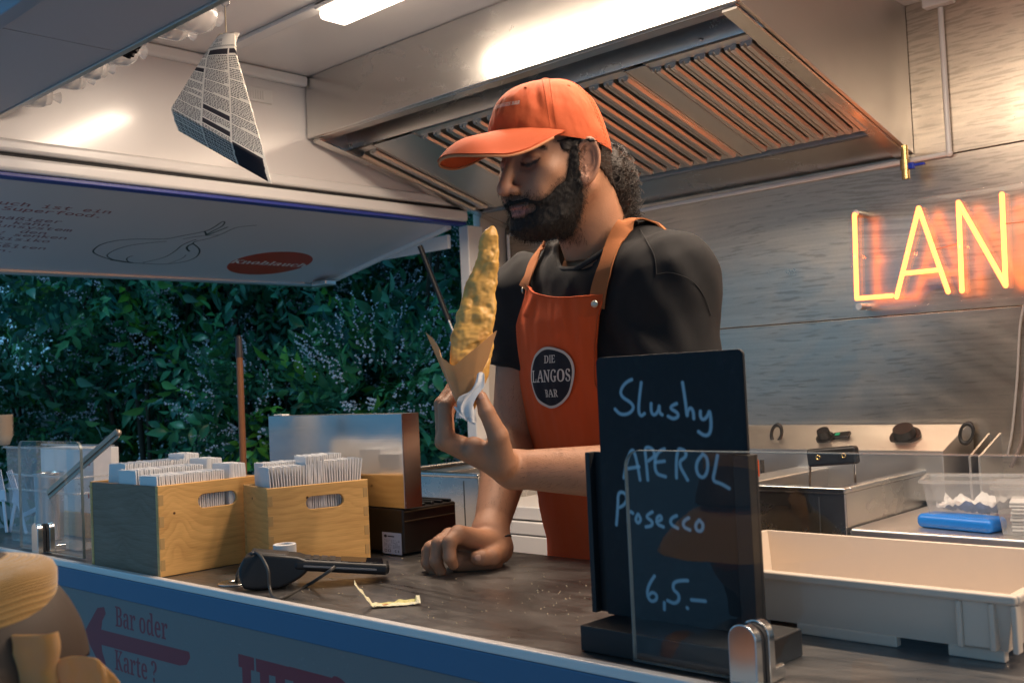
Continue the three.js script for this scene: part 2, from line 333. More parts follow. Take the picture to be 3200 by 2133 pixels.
// ---------------------------------------------------------------- counter
const counter = thing('serving_counter', 'dark worn steel serving counter along the hatch', 'counter');
{
  const scratch = dataTex(1024, 512, (u, v, i, j) => { const a = T(u, v, 9, 9, 1), b = T(u, v, 40, 30, 3), c = T(u, v, 14, 70, 9); return 0.55 + 0.16 * a + 0.12 * b + 0.12 * c + 0.08 * (rnd() - 0.5); }, { size: 1.2, sizeY: 0.6 });
  const top = part('counter_top', box(XL, -0.08 + XR, COUNTER - 0.03, COUNTER, -1.397, FRONT - 0.0125, 0.002), std({ color: lin(0.20, 0.185, 0.175), metalness: 0.85, roughness: 0.72, roughnessMap: scratch, bumpMap: scratch, bumpScale: 0.00012 }), counter);
  const g = [];
  for (let i = 0; i < 240; i++) { const x = rr(-1.5, -0.75), z = rr(-1.36, -0.92), r = rr(0.0004, 0.0014); const s = new THREE.IcosahedronGeometry(r, 0); s.translate(x, COUNTER + r * 0.4, z); g.push(s); }
  const crumbs = part('crumbs', merge(g), std({ color: lin(0.55, 0.45, 0.3), roughness: 0.9 }), counter, 'pale crumbs scattered over the counter'); crumbs.userData.kind = 'stuff';
  part('side_leaf', box(-2.78, XL - 0.001, COUNTER - 0.03, COUNTER, -1.397, FRONT - 0.0125, 0.002), top.material, counter);
  part('inner_panel', box(XL + 0.01, XR - 0.1, FLOOR, COUNTER - 0.031, -1.375, -1.36), M.white, counter);
}

// ---------------------------------------------------------------- overhead shelf
const SH = 2.215;
const shelf = thing('overhead_shelf', 'grey overhead shelf running along the top of the hatch', 'shelf');
{
  const zf = -0.882, zn = -0.670, xj = onY(200, 127, SH).x;
  const gm = std({ color: lin(0.40, 0.40, 0.43), roughness: 0.5 });
  part('shelf_board', box(XL + 0.012, xj - 0.0015, SH, SH + 0.018, zf + 0.004, zn), gm, shelf);
  part('shelf_board', box(xj + 0.0015, XR - 0.02, SH, SH + 0.018, zf + 0.004, zn), gm, shelf);
  part('joint_strip', box(xj - 0.0014, xj + 0.0014, SH + 0.001, SH + 0.016, zf + 0.004, zn), std({ color: lin(0.22, 0.12, 0.05), roughness: 0.8 }), shelf);
  part('edge_profile', box(XL + 0.012, XR - 0.02, SH - 0.004, SH + 0.022, zf - 0.010, zf + 0.0038, 0.002), M.steel, shelf);
  part('front_profile', box(XL + 0.012, XR - 0.02, SH - 0.014, SH + 0.022, zn + 0.0002, zn + 0.028, 0.003), std({ color: lin(0.35, 0.38, 0.45), metalness: 0.5, roughness: 0.4 }), shelf);
  for (const x of [-2.28, -1.0, 0.4]) part('hanger', box(x - 0.012, x + 0.012, SH + 0.018, CEIL, -0.737, -0.72), M.steel, shelf);
  // bags of cups that stick out over the inner edge
  const film = phy({ color: lin(0.95, 0.94, 0.93), roughness: 0.22, transmission: 0.7, thickness: 0, ior: 1.45 });
  const cupm = std({ color: lin(0.72, 0.69, 0.65), roughness: 0.8 });
  const bags = [[575, 30, 0.036, 1.25], [520, 75, 0.026, 1], [360, 150, 0.034, 1], [275, 205, 0.026, 0.95], [205, 240, 0.026, 0.95], [108, 295, 0.03, 1], [50, 335, 0.026, 1], [15, 365, 0.03, 1]];
  bags.forEach(([px, py, r, k], i) => {
    const e = onY(px, py, SH + 0.022 + r), b = thing('bagged_cup_stack', ['paper cups in clear film at the hook end of the overhead shelf', 'short clear bag of cups beside the black glove', 'clear film bag of cups between the glove and the flat bags'][i] || 'clear film bag of cups poking over the shelf edge', 'cup bag', [e.x, SH + 0.022, zf - 0.03], rr(-0.15, 0.15), 'bags of cups on the overhead shelf');
    const L = 0.15, n = 7, prof = [];
    const pts = [[0.0, -0.072 * k], [r * 0.7, -0.07 * k], [r * 0.93, -0.055 * k], [r * 1.0, -0.02], [r * 0.97, 0.05], [r * 0.9, 0.12], [r * 0.4, 0.13], [0, 0.131]];
    const g = new THREE.LatheGeometry(pts.map(([a, b2]) => new THREE.Vector2(a, b2)), 26); g.rotateX(Math.PI / 2);
    const p = g.attributes.position; for (let q = 0; q < p.count; q++) { const d = 1 + 0.14 * N3(p.getX(q) * 60 + i * 9, p.getY(q) * 60, p.getZ(q) * 45); p.setXYZ(q, p.getX(q) * d, Math.max(p.getY(q) * d, -r * 0.985), p.getZ(q)); }
    g.translate(0, r, 0); g.computeVertexNormals(); part('film', g, film, b);
    const cups = []; for (let q = 0; q < n; q++) { const c = new THREE.CylinderGeometry(r * 0.82, r * 0.74, 0.012, 20, 1, true); c.rotateX(Math.PI / 2); c.translate(0, r, -0.05 * k + q * 0.021); cups.push(c); const c2 = new THREE.TorusGeometry(r * 0.82, 0.0016, 6, 20); c2.translate(0, r, -0.056 * k + q * 0.021); cups.push(c2); }
    const d = new THREE.CircleGeometry(r * 0.74, 20); d.translate(0, r, -0.04 * k); cups.push(d);
    part('cups', merge(cups), cupm, b);
    const knot = new THREE.ConeGeometry(r * 0.42, 0.03, 9, 3); knot.rotateX(Math.PI / 2); knot.translate(rr(-0.2, 0.2) * r, r * rr(0.8, 1.2), -0.077 * k); part('bag_twist', knot, film, b);
  });
  { // black glove hanging over the edge
    const e = onZ(425, 155, zf - 0.035), g = [];
    for (let i = 0; i < 5; i++) g.push(tube([V((i - 2) * 0.008, 0.02, 0.03), V((i - 2) * 0.009, 0.014, -0.002), V((i - 2) * 0.011, -0.006 - 0.003 * (i % 2), -0.016), V((i - 2) * 0.012, -0.018 - 0.006 * Math.sin(i), -0.012)], 0.0062, 10, 8));
    g.push(ball(V(0, 0.016, 0.02), 0.018, 12));
    const m = part('black_glove', merge(g), M.rubber, scene); m.position.set(e.x, SH + 0.022, zf - 0.012);
    tag(m, 'black work glove hanging over the overhead shelf edge', 'glove');
  }
}

// ================================================================ ceiling lamps: LED battens along the trailer
const LAMP = lin(1.0, 0.80, 0.62);
function batten(x0, x1, z0, z1, power, label) {
  const t = thing('ceiling_lamp', label, 'lamp', null, 0, 'LED battens on the ceiling');
  part('lamp_housing', box(x0 - 0.01, x1 + 0.01, CEIL - 0.018, CEIL - 0.0005, z0 - 0.004, z1 + 0.004, 0.004), M.whitePlastic, t);
  part('lamp_diffuser', box(x0, x1, CEIL - 0.042, CEIL - 0.0185, z0, z1, 0.01, 4), std({ color: lin(0.9, 0.9, 0.9), emissive: LAMP, emissiveIntensity: 9, roughness: 0.5 }), t);
  const l = new THREE.RectAreaLight(LAMP, power, x1 - x0, z1 - z0); l.position.set((x0 + x1) / 2, CEIL - 0.046, (z0 + z1) / 2); l.rotation.x = -Math.PI / 2; l.name = 'batten_light'; scene.add(l);
}
batten(-1.865, -0.58, -1.478, -1.404, 70, 'lit white LED batten on the ceiling in front of the extractor hood');
batten(-0.53, 0.75, -1.478, -1.404, 70, 'lit white LED batten further along the ceiling past the hood');

// ================================================================ extractor hood
const hood = thing('extractor_hood', 'stainless steel extractor hood with slatted baffle filters over the fryers', 'extractor hood');
{
  const x0 = XL + 0.006, x1 = -1.0, yb = 2.29, zw = ZB + 0.003, sl = (z) => yb - (HOODZ - z) * 0.2435;
  const front = part('front_panel', box(x0, x1, yb, CEIL - 0.0015, HOODZ - 0.012, HOODZ, 0.002), M.steelBright, hood);
  part('front_lip', box(x0 + 0.012, x1 - 0.012, yb - 0.0015, yb + 0.012, HOODZ - 0.05, HOODZ - 0.0125, 0.002), M.steelBright, hood);
  const side = (x, xa) => { const s = new THREE.Shape(); s.moveTo(-HOODZ + 0.0125, CEIL - 0.0015); s.lineTo(-HOODZ + 0.0125, yb); s.lineTo(-zw, sl(zw)); s.lineTo(-zw, CEIL - 0.0015); s.closePath(); const g = new THREE.ExtrudeGeometry(s, { depth: 0.01, bevelEnabled: false }); g.rotateY(Math.PI / 2); g.translate(x, 0, 0); return uvm(g.index ? g.toNonIndexed() : g); };
  part('side_panel', side(x0, 1), M.steel, hood); part('side_panel', side(x1 - 0.01, 1), M.steel, hood);
  const flange = (xa, xb) => { const g = sheet((u, v) => V(mix(xa, xb, u), sl(mix(HOODZ - 0.013, zw, v)) - 0.001, mix(HOODZ - 0.013, zw, v)), 1, 1, false); return uvm(thick(g, 0.006)); };
  part('side_flange', flange(x0 + 0.0101, x0 + 0.042), M.steelBright, hood); part('side_flange', flange(x1 - 0.042, x1 - 0.0101), M.steelBright, hood);
  // plate behind the lip, catching the light from the hatch
  part('gutter_plate', uvm(thick(sheet((u, v) => V(mix(x0 + 0.011, x1 - 0.011, u), mix(2.275, 2.345, v), mix(-1.853, -1.8425, v)), 1, 1), 0.004)), M.steelBright, hood);
  part('inner_top', box(x0 + 0.011, x1 - 0.011, 2.40, 2.41, zw, HOODZ - 0.013), M.steel, hood);
  part('inner_back', box(x0 + 0.011, x1 - 0.011, 2.16, 2.40, zw, zw + 0.01), M.steel, hood);
  part('drip_tray', uvm(thick(sheet((u, v) => V(mix(x0 + 0.0425, x1 - 0.0425, u), mix(2.134, sl(zw) + 0.001, v), mix(-2.352, zw, v)), 1, 1, false), 0.005)), M.steelBright, hood);
  part('tray_lip', box(x0 + 0.0425, x1 - 0.0425, 2.1345, 2.152, -2.352, -2.348), M.steel, hood);
  // filters: slope from (z -1.853, y 2.272) down to (z -2.335, y 2.142)
  const a = V(0, 2.272, -1.856), b = V(0, 2.144, -2.335), len = a.distanceTo(b), sd = b.clone().sub(a).normalize(), nn = V(0, sd.z, -sd.y).normalize(); if (nn.y > 0) nn.negate();
  const prof = new THREE.Shape(); const w2 = 0.0142;   // baffle: two shoulders and a raised ridge
  prof.moveTo(-w2, -0.012); prof.lineTo(-w2, 0.006); prof.lineTo(-w2 * 0.82, 0.011); prof.lineTo(-w2 * 0.45, 0.011); prof.lineTo(-w2 * 0.3, 0.006); prof.lineTo(w2 * 0.05, 0.006); prof.lineTo(w2 * 0.2, 0.015); prof.lineTo(w2 * 0.8, 0.015); prof.lineTo(w2, 0.009); prof.lineTo(w2, -0.012); prof.closePath();
  const slatGeo = (() => { const g = new THREE.ExtrudeGeometry(prof, { depth: len - 0.05, bevelEnabled: true, bevelSize: 0.001, bevelThickness: 0.004, bevelSegments: 1 }); const n = g.index ? g.toNonIndexed() : g; return uvm(n); })();
  const place = (m, x, off, along) => { m.matrixAutoUpdate = true; const p = a.clone().addScaledVector(sd, along).addScaledVector(nn, off); m.position.set(x, p.y, p.z); m.quaternion.setFromRotationMatrix(new THREE.Matrix4().makeBasis(V(1, 0, 0).multiplyScalar(1), nn, V(1, 0, 0).cross(nn))); };
  const xAt = (px, py) => onZ(px, py, -1.856).x;
  const baffle = std({ color: lin(0.62, 0.59, 0.55), metalness: 1, roughness: 0.4 });
  const filters = [[xAt(1092, 464), xAt(1166, 446), 2, 0], [xAt(1288, 409), xAt(1585, 331), 7, 1], [xAt(1606, 325), xAt(1955, 230), 8, 1], [xAt(2012, 214), x1 - 0.022, 8, 1]];
  for (const [fa, fb, n, handle] of filters) {
    const f = part('baffle_filter', uvm(merge([box(fa, fb, -0.004, 0.0, -0.001, 0.022), box(fa, fb, -0.004, 0.0, len - 0.024, len), box(fa, fa + 0.006, -0.004, 0.004, 0, len), box(fb - 0.006, fb, -0.004, 0.004, 0, len)])), M.steel, hood);
    place(f, 0, 0.002, 0); f.rotation.setFromRotationMatrix(new THREE.Matrix4().makeBasis(V(1, 0, 0), nn, V(1, 0, 0).cross(nn)));
    const dz = V(1, 0, 0).cross(nn).dot(sd) > 0 ? 1 : -1; if (dz < 0) f.scale.z = -1;
    for (let i = 0; i < n; i++) { const m = part('slat', slatGeo, baffle, f); m.position.set(fa + (fb - fa) * (i + 0.5) / n, -0.002, 0.025); }
    const pan = part('filter_back', box(fa + 0.006, fb - 0.006, -0.034, -0.032, 0.001, len - 0.001), M.steel, f);
    if (handle) for (const q of [0.42]) part('filter_handle', box(fb - 0.03, fb - 0.006, 0.005, 0.010, len * q, len * (q + 0.17), 0.002), M.steelBright, f);
  }
  for (const [fa, fb] of [[xAt(1166, 446) + 0.001, xAt(1288, 409) - 0.001], [xAt(1955, 230) + 0.001, xAt(2012, 214) - 0.001]]) {
    const m = part('blank_panel', box(fa, fb, 0, 0.004, 0, len, 0.001), M.steel, hood); place(m, 0, 0.001, 0); const dz = V(1, 0, 0).cross(nn).dot(sd) > 0 ? 1 : -1; if (dz < 0) m.scale.z = -1;
  }
  for (let i = 0; i < 2; i++) { const q = [onZ(1096, 470, -1.853), onZ(2194, 137, -1.853)][i]; part('screw', ball(V(q.x, 2.285, -1.8485), 0.004, 8), M.chrome, hood); }
}
{ // brass drain valve under the hood
  const c = onZ(2830, 515, -2.44), t = thing('drain_valve', 'small brass drain valve with blue lever under the hood corner', 'valve', [c.x, c.y, c.z]);
  const y1 = 2.112 - c.y;
  part('valve_body', merge([rod(V(0, y1, 0), V(0, 0.004, 0), 0.008), rod(V(0, 0.012, 0), V(0, -0.012, 0), 0.0115, 0.0115, 6), rod(V(0, -0.012, 0), V(0, -0.034, 0), 0.009, 0.0095)]), M.brass, t);
  part('lever', merge([box(0.008, 0.022, -0.012, 0.003, -0.007, 0.007, 0.003), box(0.02, 0.046, -0.007, -0.001, -0.005, 0.005, 0.002)]), std({ color: lin(0.01, 0.04, 0.45), roughness: 0.35 }), t);
}
{ // white conduit along the wall
  const pipe = thing('wall_conduit', 'thin white conduit running along the steel back wall', 'conduit');
  const m = M.white, x = -0.915, y = 2.085, z = ZB + 0.007;
  part('conduit_run', rod(V(XL + 0.03, y - 0.008, z), V(x, y, z), 0.0062), m, pipe);
  part('conduit_riser', rod(V(x, y, z), V(x, CEIL - 0.03, z), 0.0066), m, pipe);
  part('conduit_elbow', ball(V(x, y, z), 0.0085), m, pipe);
  part('junction_box', box(x - 0.035, x + 0.035, CEIL - 0.028, CEIL - 0.002, ZB + 0.001, ZB + 0.03, 0.004), m, pipe);
  const d = onZ(1588, 742, ZB + 0.007);
  part('conduit_drop', rod(V(d.x, y - 0.008, z), V(d.x, 1.45, z), 0.0055), m, pipe);
}

// ================================================================ neon sign
{
  const t = thing('neon_sign', 'glowing orange neon letters on a clear acrylic panel on the steel wall', 'neon sign');
  const zp = ZB + 0.045, zt = zp + 0.014, Z = (u, v) => onZ(2500 + u / 3.361, 550 + v / 3.361, zt);
  const tl = onZ(2649, 653, zp), bl = onZ(2661, 972, zp);
  part('acrylic_panel', box(tl.x, 0.42, bl.y, tl.y, zp - 0.004, zp + 0.002, 0.0015, 1), phy({ color: lin(0.97, 0.97, 0.97), roughness: 0.02, transmission: 1, thickness: 0, ior: 1.49 }), t);
  const neon = std({ color: lin(0.3, 0.1, 0.04), emissive: lin(1, 0.21, 0.045), emissiveIntensity: 6, roughness: 0.4 });
  const y0 = Z(600, 1285).y, y1 = Z(575, 400).y, h = y1 - y0, xg = 0;
  const shape = (strokes) => merge(strokes.flatMap((s) => s.slice(1).map((p, i) => rod(s[i], p, 0.0056, 0.0056, 10)).concat(s.map((p) => ball(p, 0.0056, 10)))));
  const P = (x, y) => V(x, y0 + y * h, zt);
  const nx = Z(2150, 600).x;
  const arc = (cx, cy, rx, ry, a0, a1, n = 18) => Array.from({ length: n + 1 }, (_, i) => P(cx + rx * Math.cos(mix(a0, a1, i / n)), cy + ry * Math.sin(mix(a0, a1, i / n))));
  const letters = {
    L: [[Z(575, 405), Z(600, 1285), Z(965, 1255)]],
    A: [[Z(1018, 1270), Z(1250, 335), Z(1560, 1215)], [Z(1095, 1022), Z(1450, 985)]],
    N: [[Z(1705, 1205), Z(1668, 275), Z(2165, 1150), Z(2125, 190)]],
    G: [arc(nx + 0.17, 0.5, 0.085, 0.5, 0.7, 5.6).concat([P(nx + 0.245, 0.45), P(nx + 0.18, 0.45)])],
    O: [arc(nx + 0.39, 0.5, 0.09, 0.5, 0, 6.283, 26)],
    S: [arc(nx + 0.58, 0.75, 0.06, 0.25, 0.4, 4.4, 12).concat(arc(nx + 0.58, 0.25, 0.065, 0.25, 1.6, -2.7, 12))],
  };
  for (const k of Object.keys(letters)) part('neon_letter', shape(letters[k]), neon, t);
  for (const [u, v] of [[572, 385], [605, 1366]]) { const q = Z(u, v); part('standoff', rod(V(q.x, q.y, ZB), V(q.x, q.y, zp + 0.006), 0.0085, 0.0085, 14), M.steel, t); }
  for (const [p, q] of [[Z(1432, 768), Z(1655, 712)], [Z(2160, 500), Z(2360, 478)]]) part('tube_lead', rod(p, q, 0.0014), std({ color: lin(0.6, 0.2, 0.1), roughness: 0.4 }), t);
  for (const k of ['L', 'A', 'N', 'G']) { const c = letters[k][0][0].clone().lerp(letters[k][0][1], 0.5); const l = new THREE.PointLight(lin(1, 0.2, 0.045), 0.006, 0, 2); l.position.copy(c).setZ(zt + 0.008); l.castShadow = true; l.shadow.radius = 0.25; l.name = 'neon_light'; scene.add(l); }
  const cable = onZ(3190, 1010, ZB + 0.012);
  tag(part('power_cable', tube([V(cable.x + 0.03, bl.y + 0.02, ZB + 0.02), V(cable.x, bl.y - 0.05, ZB + 0.008), onZ(3180, 1180, ZB + 0.006), onZ(3165, 1340, ZB + 0.006), onZ(3150, 1420, ZB + 0.01)], 0.003, 40, 6), std({ color: lin(0.3, 0.28, 0.27), roughness: 0.6 }), scene), 'thin grey power cable hanging down the back wall', 'cable');
  tag(part('power_cable', tube([V(cable.x + 0.04, bl.y + 0.02, ZB + 0.02), onZ(3200, 1250, ZB + 0.012), onZ(3195, 1370, ZB + 0.012), onZ(3160, 1460, ZB + 0.02)], 0.0042, 40, 6), std({ color: lin(0.16, 0.13, 0.12), roughness: 0.6 }), scene), 'thicker dark power cable hanging beside the fryer', 'cable');
}

// ================================================================ rear work bench and fryers
const bench = thing('rear_work_bench', 'low stainless work bench with white cupboard fronts along the back wall', 'work bench');
{
  part('bench_top', box(-0.93, XR, COUNTER - 0.04, COUNTER, ZB + 0.002, BENCHZ + 0.005, 0.006, 3), M.steel, bench);
  part('bench_body', box(-0.925, XR, FLOOR, COUNTER - 0.041, ZB + 0.02, BENCHZ - 0.02), M.white, bench);
  part('cabinet_top', box(-1.935, -1.50, 1.258, 1.29, ZB + 0.002, BENCHZ + 0.004, 0.003), M.white, bench);
  part('cabinet_body', box(-1.93, -1.50, FLOOR, 1.256, ZB + 0.02, BENCHZ - 0.004), M.dark, bench);
  for (const [a, b] of [[1.222, 1.254], [1.12, 1.2195], [0.8, 1.117], [FLOOR + 0.08, 0.797]]) part('drawer_front', box(-1.925, -1.505, a, b, BENCHZ - 0.003, BENCHZ + 0.012, 0.003), M.white, bench);
}
function fryer(x0, x1, label) {
  const t = thing('deep_fryer', label, 'deep fryer', null, 0, 'deep fryers set into the rear bench');
  const yt = 1.366, zf = BENCHZ, zh = -2.30, w = x1 - x0;
  const body = part('fryer_body', merge([box(x0, x1, FLOOR + 0.1, yt - 0.012, zf - 0.006, zf, 0.002), box(x0, x0 + 0.006, FLOOR + 0.1, yt - 0.012, ZB + 0.03, zf - 0.0062), box(x1 - 0.006, x1, FLOOR + 0.1, yt - 0.012, ZB + 0.03, zf - 0.0062), box(x0 + 0.0062, x1 - 0.0062, FLOOR + 0.1, 1.2, ZB + 0.03, zf - 0.0062)]), M.steelBright, t);
  part('door_joint', box(x1 - 0.055, x1 - 0.0535, 1.0, yt - 0.02, zf, zf + 0.0015), M.dark, body);
  part('rim', merge([box(x0 - 0.003, x1 + 0.003, yt - 0.0115, yt, zf - 0.022, zf + 0.004, 0.004, 3), box(x0 - 0.003, x0 + 0.022, yt - 0.0115, yt, zh, zf - 0.0222, 0.004, 3), box(x1 - 0.022, x1 + 0.003, yt - 0.0115, yt, zh, zf - 0.0222, 0.004, 3)]), M.steelBright, t);
  const mid = (x0 + x1) / 2;
  part('tank_divider', box(mid - 0.04, mid + 0.04, 1.21, yt - 0.001, zh, zf - 0.023, 0.003), M.steel, t);
  for (const s of [-1, 1]) part('oil', box(s < 0 ? x0 + 0.007 : mid + 0.041, s < 0 ? mid - 0.041 : x1 - 0.007, 1.201, 1.25, zh, zf - 0.008), std({ color: lin(0.22, 0.12, 0.03), roughness: 0.08 }), t);
  // control head: box with a sloping panel
  const s = new THREE.Shape(); s.moveTo(-zh, 1.30); s.lineTo(-zh, 1.405); s.lineTo(-(ZB + 0.05), 1.452); s.lineTo(-(ZB + 0.02), 1.452); s.lineTo(-(ZB + 0.02), 1.30); s.closePath();
  const g = new THREE.ExtrudeGeometry(s, { depth: w + 0.05, bevelEnabled: true, bevelSize: 0.002, bevelThickness: 0.002, bevelSegments: 2 }); g.rotateY(Math.PI / 2); g.translate(x0 - 0.01, 0, 0);
  part('control_head', uvm(g.index ? g.toNonIndexed() : g), M.steel, t);
  // basket handles
  for (const [hx, hy, tilt] of [[x1 - 0.10, 1.412, 0.12]]) {
    const q = V(hx, hy, zf - 0.16), b = part('basket', merge([rod(V(hx - 0.13, 1.30, zf - 0.1), V(hx + 0.05, 1.30, zf - 0.1), 0.003), rod(V(hx - 0.13, 1.30, zf - 0.3), V(hx + 0.05, 1.30, zf - 0.3), 0.003), rod(V(hx - 0.052, hy - 0.002, q.z), V(hx - 0.066, 1.30, q.z - 0.01), 0.003), rod(V(hx + 0.048, hy + 0.006, q.z), V(hx + 0.04, 1.30, q.z - 0.01), 0.003), rod(V(hx - 0.066, 1.30, q.z - 0.01), V(hx - 0.066, 1.30, zf - 0.3), 0.003), rod(V(hx + 0.04, 1.30, q.z - 0.01), V(hx + 0.04, 1.30, zf - 0.3), 0.003)]), M.chrome, t);
    const hg = box(-0.056, 0.056, -0.019, 0.019, -0.011, 0.011, 0.007, 3); hg.rotateZ(tilt * 0.7); hg.translate(q.x, q.y, q.z);
    const hm = part('basket_handle', hg, M.black, b);
    for (const o of [-0.028, 0.03]) { const r = new THREE.TorusGeometry(0.0042, 0.002, 6, 14); r.translate(q.x + o, q.y + o * tilt * 0.7, q.z + 0.0115); part('rivet', r, M.brass, hm); }
  }
  for (const o of [0.09, 0.13, 0.17]) part('heater_rod', rod(V(x0 + o, 1.25, zh + 0.06), V(x0 + o, 1.385, zh + 0.06), 0.005), M.dark, t);
  return t;
}
const f1 = fryer(-1.475, -0.938, 'stainless double fryer with black knobs below the neon sign');
const f2 = fryer(-2.33, -1.94, 'second stainless fryer in the corner by the side opening');
{ // knobs, switch and lifting grips on the near fryer's head
  const K = (px, py) => { const d = ray(px, py), n = V(0, 0.15, 0.047).normalize(), t = V(0, 1.4075, -2.30).sub(EYE).dot(n) / d.dot(n); return EYE.clone().addScaledVector(d, t); };
  for (const [px, py] of [[2432, 1368], [3026, 1370]]) { const q = K(px, py), g = new THREE.TorusGeometry(0.022, 0.0055, 8, 22); g.scale(0.62, 1, 1); g.rotateZ(-0.32); g.translate(q.x, q.y + 0.012, q.z + 0.006); part('lifting_grip', g, M.black, f1); }
  const knob = (px, py, r) => { const q = K(px, py), g = merge([rod(V(0, 0, 0), V(0, 0, 0.008), r * 1.35, r * 1.35, 22), rod(V(0, 0, 0.008), V(0, 0, 0.028), r, r * 0.88, 18)]); g.rotateX(-1.0); g.translate(q.x, q.y - 0.001, q.z); return part('control_knob', g, M.black, f1); };
  const k1 = knob(2582, 1372, 0.0165); const k2 = knob(2832, 1367, 0.026);
  const q = K(2628, 1366), sw = box(-0.022, 0.022, -0.012, 0.012, 0, 0.01, 0.004); sw.rotateX(-1.0); sw.rotateZ(0.1); sw.translate(q.x + 0.004, q.y, q.z); const s = part('rocker_switch', sw, M.black, f1);
  const led = box(-0.006, 0.006, -0.005, 0.005, 0.0101, 0.012, 0.001); led.rotateX(-1.0); led.rotateZ(0.1); led.translate(q.x - 0.004, q.y - 0.001, q.z); part('switch_rocker', led, std({ color: lin(0.02, 0.3, 0.16), roughness: 0.3 }), s);
}
{ // triangular steel rack at the fryer's end
  const t = thing('steel_bracket', 'pair of triangular steel bracket plates beside the fryer on the bench', 'bracket');
  const tri = (px0, top, px1, x) => { const a = onX(px0, 1470, x), b = onX(top, 1345, x), c = onX(px1, 1470, x); const s = new THREE.Shape(); s.moveTo(-a.z, COUNTER + 0.001); s.lineTo(-a.z, a.y + 0.03); s.lineTo(-b.z, b.y); s.lineTo(-c.z, b.y - 0.02); s.lineTo(-c.z, COUNTER + 0.001); s.closePath(); const g = new THREE.ExtrudeGeometry(s, { depth: 0.005, bevelEnabled: false }); g.rotateY(Math.PI / 2); g.translate(x, 0, 0); return uvm(g.index ? g.toNonIndexed() : g); };
  part('side_plate', tri(3030, 3095, 3108, -0.87), M.steel, t); part('side_plate', tri(3060, 3130, 3160, -0.845), M.steel, t);
  const z = onX(3108, 1470, -0.86).z; part('cross_bar', box(-0.864, -0.8455, COUNTER + 0.02, COUNTER + 0.1, z + 0.002, z + 0.02), M.black, t);
}
{ // clear tubs, blue lid, red lid on the bench
  const tub = (px, py, w, d, h, label) => {
    const c = onY(px, py, COUNTER + 0.02), t = thing('clear_tub', label, 'tub', [c.x, COUNTER + 0.0005, c.z - d / 2], 0.28, 'clear tubs on the bench');
    const k = 1.16, wall = (s, u) => { const f = (a, b) => { const e = a < 0.25 ? [mix(-1, 1, a * 4), 1] : a < 0.5 ? [1, mix(1, -1, a * 4 - 1)] : a < 0.75 ? [mix(1, -1, a * 4 - 2), -1] : [-1, mix(-1, 1, a * 4 - 3)]; const q = mix(1 / k, 1, b), sq = (v) => Math.sign(v) * Math.pow(Math.abs(v), 0.9); return V(sq(e[0]) * w / 2 * q, b * h, sq(e[1]) * d / 2 * q); }; return f(s, u); };
    const g = sheet((u, v) => wall(u % 1, v), 48, 6); part('tub_wall', g, M.plastic, t);
    part('tub_base', box(-w / 2 / k, w / 2 / k, 0.0, 0.003, -d / 2 / k, d / 2 / k), M.plastic, t);
    part('tub_rim', merge([box(-w / 2 - 0.006, w / 2 + 0.006, h - 0.005, h + 0.001, d / 2, d / 2 + 0.006), box(-w / 2 - 0.006, w / 2 + 0.006, h - 0.005, h + 0.001, -d / 2 - 0.006, -d / 2), box(w / 2, w / 2 + 0.006, h - 0.005, h + 0.001, -d / 2, d / 2), box(-w / 2 - 0.006, -w / 2, h - 0.005, h + 0.001, -d / 2, d / 2)]), M.plastic, t);
    return t;
  };
  const t1 = tub(3015, 1618, 0.175, 0.13, 0.088, 'clear plastic tub lined with white paper behind the blue lid');
  // crumpled paper inside
  const paperIn = (w, d, h) => sheet((u, v) => V((u - 0.5) * w * (0.8 + 0.15 * v), 0.012 + h * (0.25 + 0.7 * Math.max(Math.abs(u - 0.5), Math.abs(v - 0.5)) * 1.9) * (0.8 + 0.5 * N3(u * 5, v * 5, 1)) + 0.01 * N3(u * 14, v * 14, 2), (v - 0.5) * d), 28, 22);
  const pm = tag(part('lining_paper', paperIn(0.14, 0.105, 0.045), M.paper, scene), 'crumpled white paper lying in the clear tub', 'paper', null); pm.position.copy(t1.position); pm.rotation.y = 0.28;
  const t2 = tub(3235, 1640, 0.16, 0.13, 0.085, 'clear plastic tub holding a white napkin pad at the bench end');
  const pad = tag(part('napkin_pad', (() => { const g = []; for (let i = 0; i < 9; i++) g.push(box(-0.055 + rr(-0.003, 0.003), 0.055, 0.004 + i * 0.006, 0.0085 + i * 0.006, -0.045, 0.045 + rr(-0.003, 0.003), 0.0018, 1)); return merge(g); })(), M.paper, scene), 'pad of white napkins inside the end tub', 'napkins'); pad.position.copy(t2.position); pad.rotation.y = 0.25;
  const a = onY(2897, 1612, COUNTER + 0.012), b = onY(3128, 1632, COUNTER + 0.012), mid = a.clone().add(b).multiplyScalar(0.5), L = a.distanceTo(b);
  const bl = tag(part('blue_lid', box(-L / 2, L / 2, 0, 0.026, -0.05, 0.012, 0.011, 4), std({ color: lin(0.005, 0.16, 0.58), roughness: 0.38 }), scene), 'bright blue plastic lid lying on the steel bench', 'lid'); bl.position.set(mid.x + 0.01, COUNTER + 0.0005, mid.z + 0.062); bl.rotation.y = Math.atan2(-(b.z - a.z), b.x - a.x);
  const r = onY(3140, 1618, COUNTER + 0.01), rl = tag(part('red_lid', box(-0.02, 0.02, 0, 0.012, -0.03, 0.01, 0.004, 3), std({ color: lin(0.35, 0.02, 0.03), roughness: 0.4 }), scene), 'small dark red lid peeking out behind the blue lid', 'lid'); rl.position.set(r.x, COUNTER + 0.0005, r.z - 0.012); rl.rotation.y = 0.3;
}

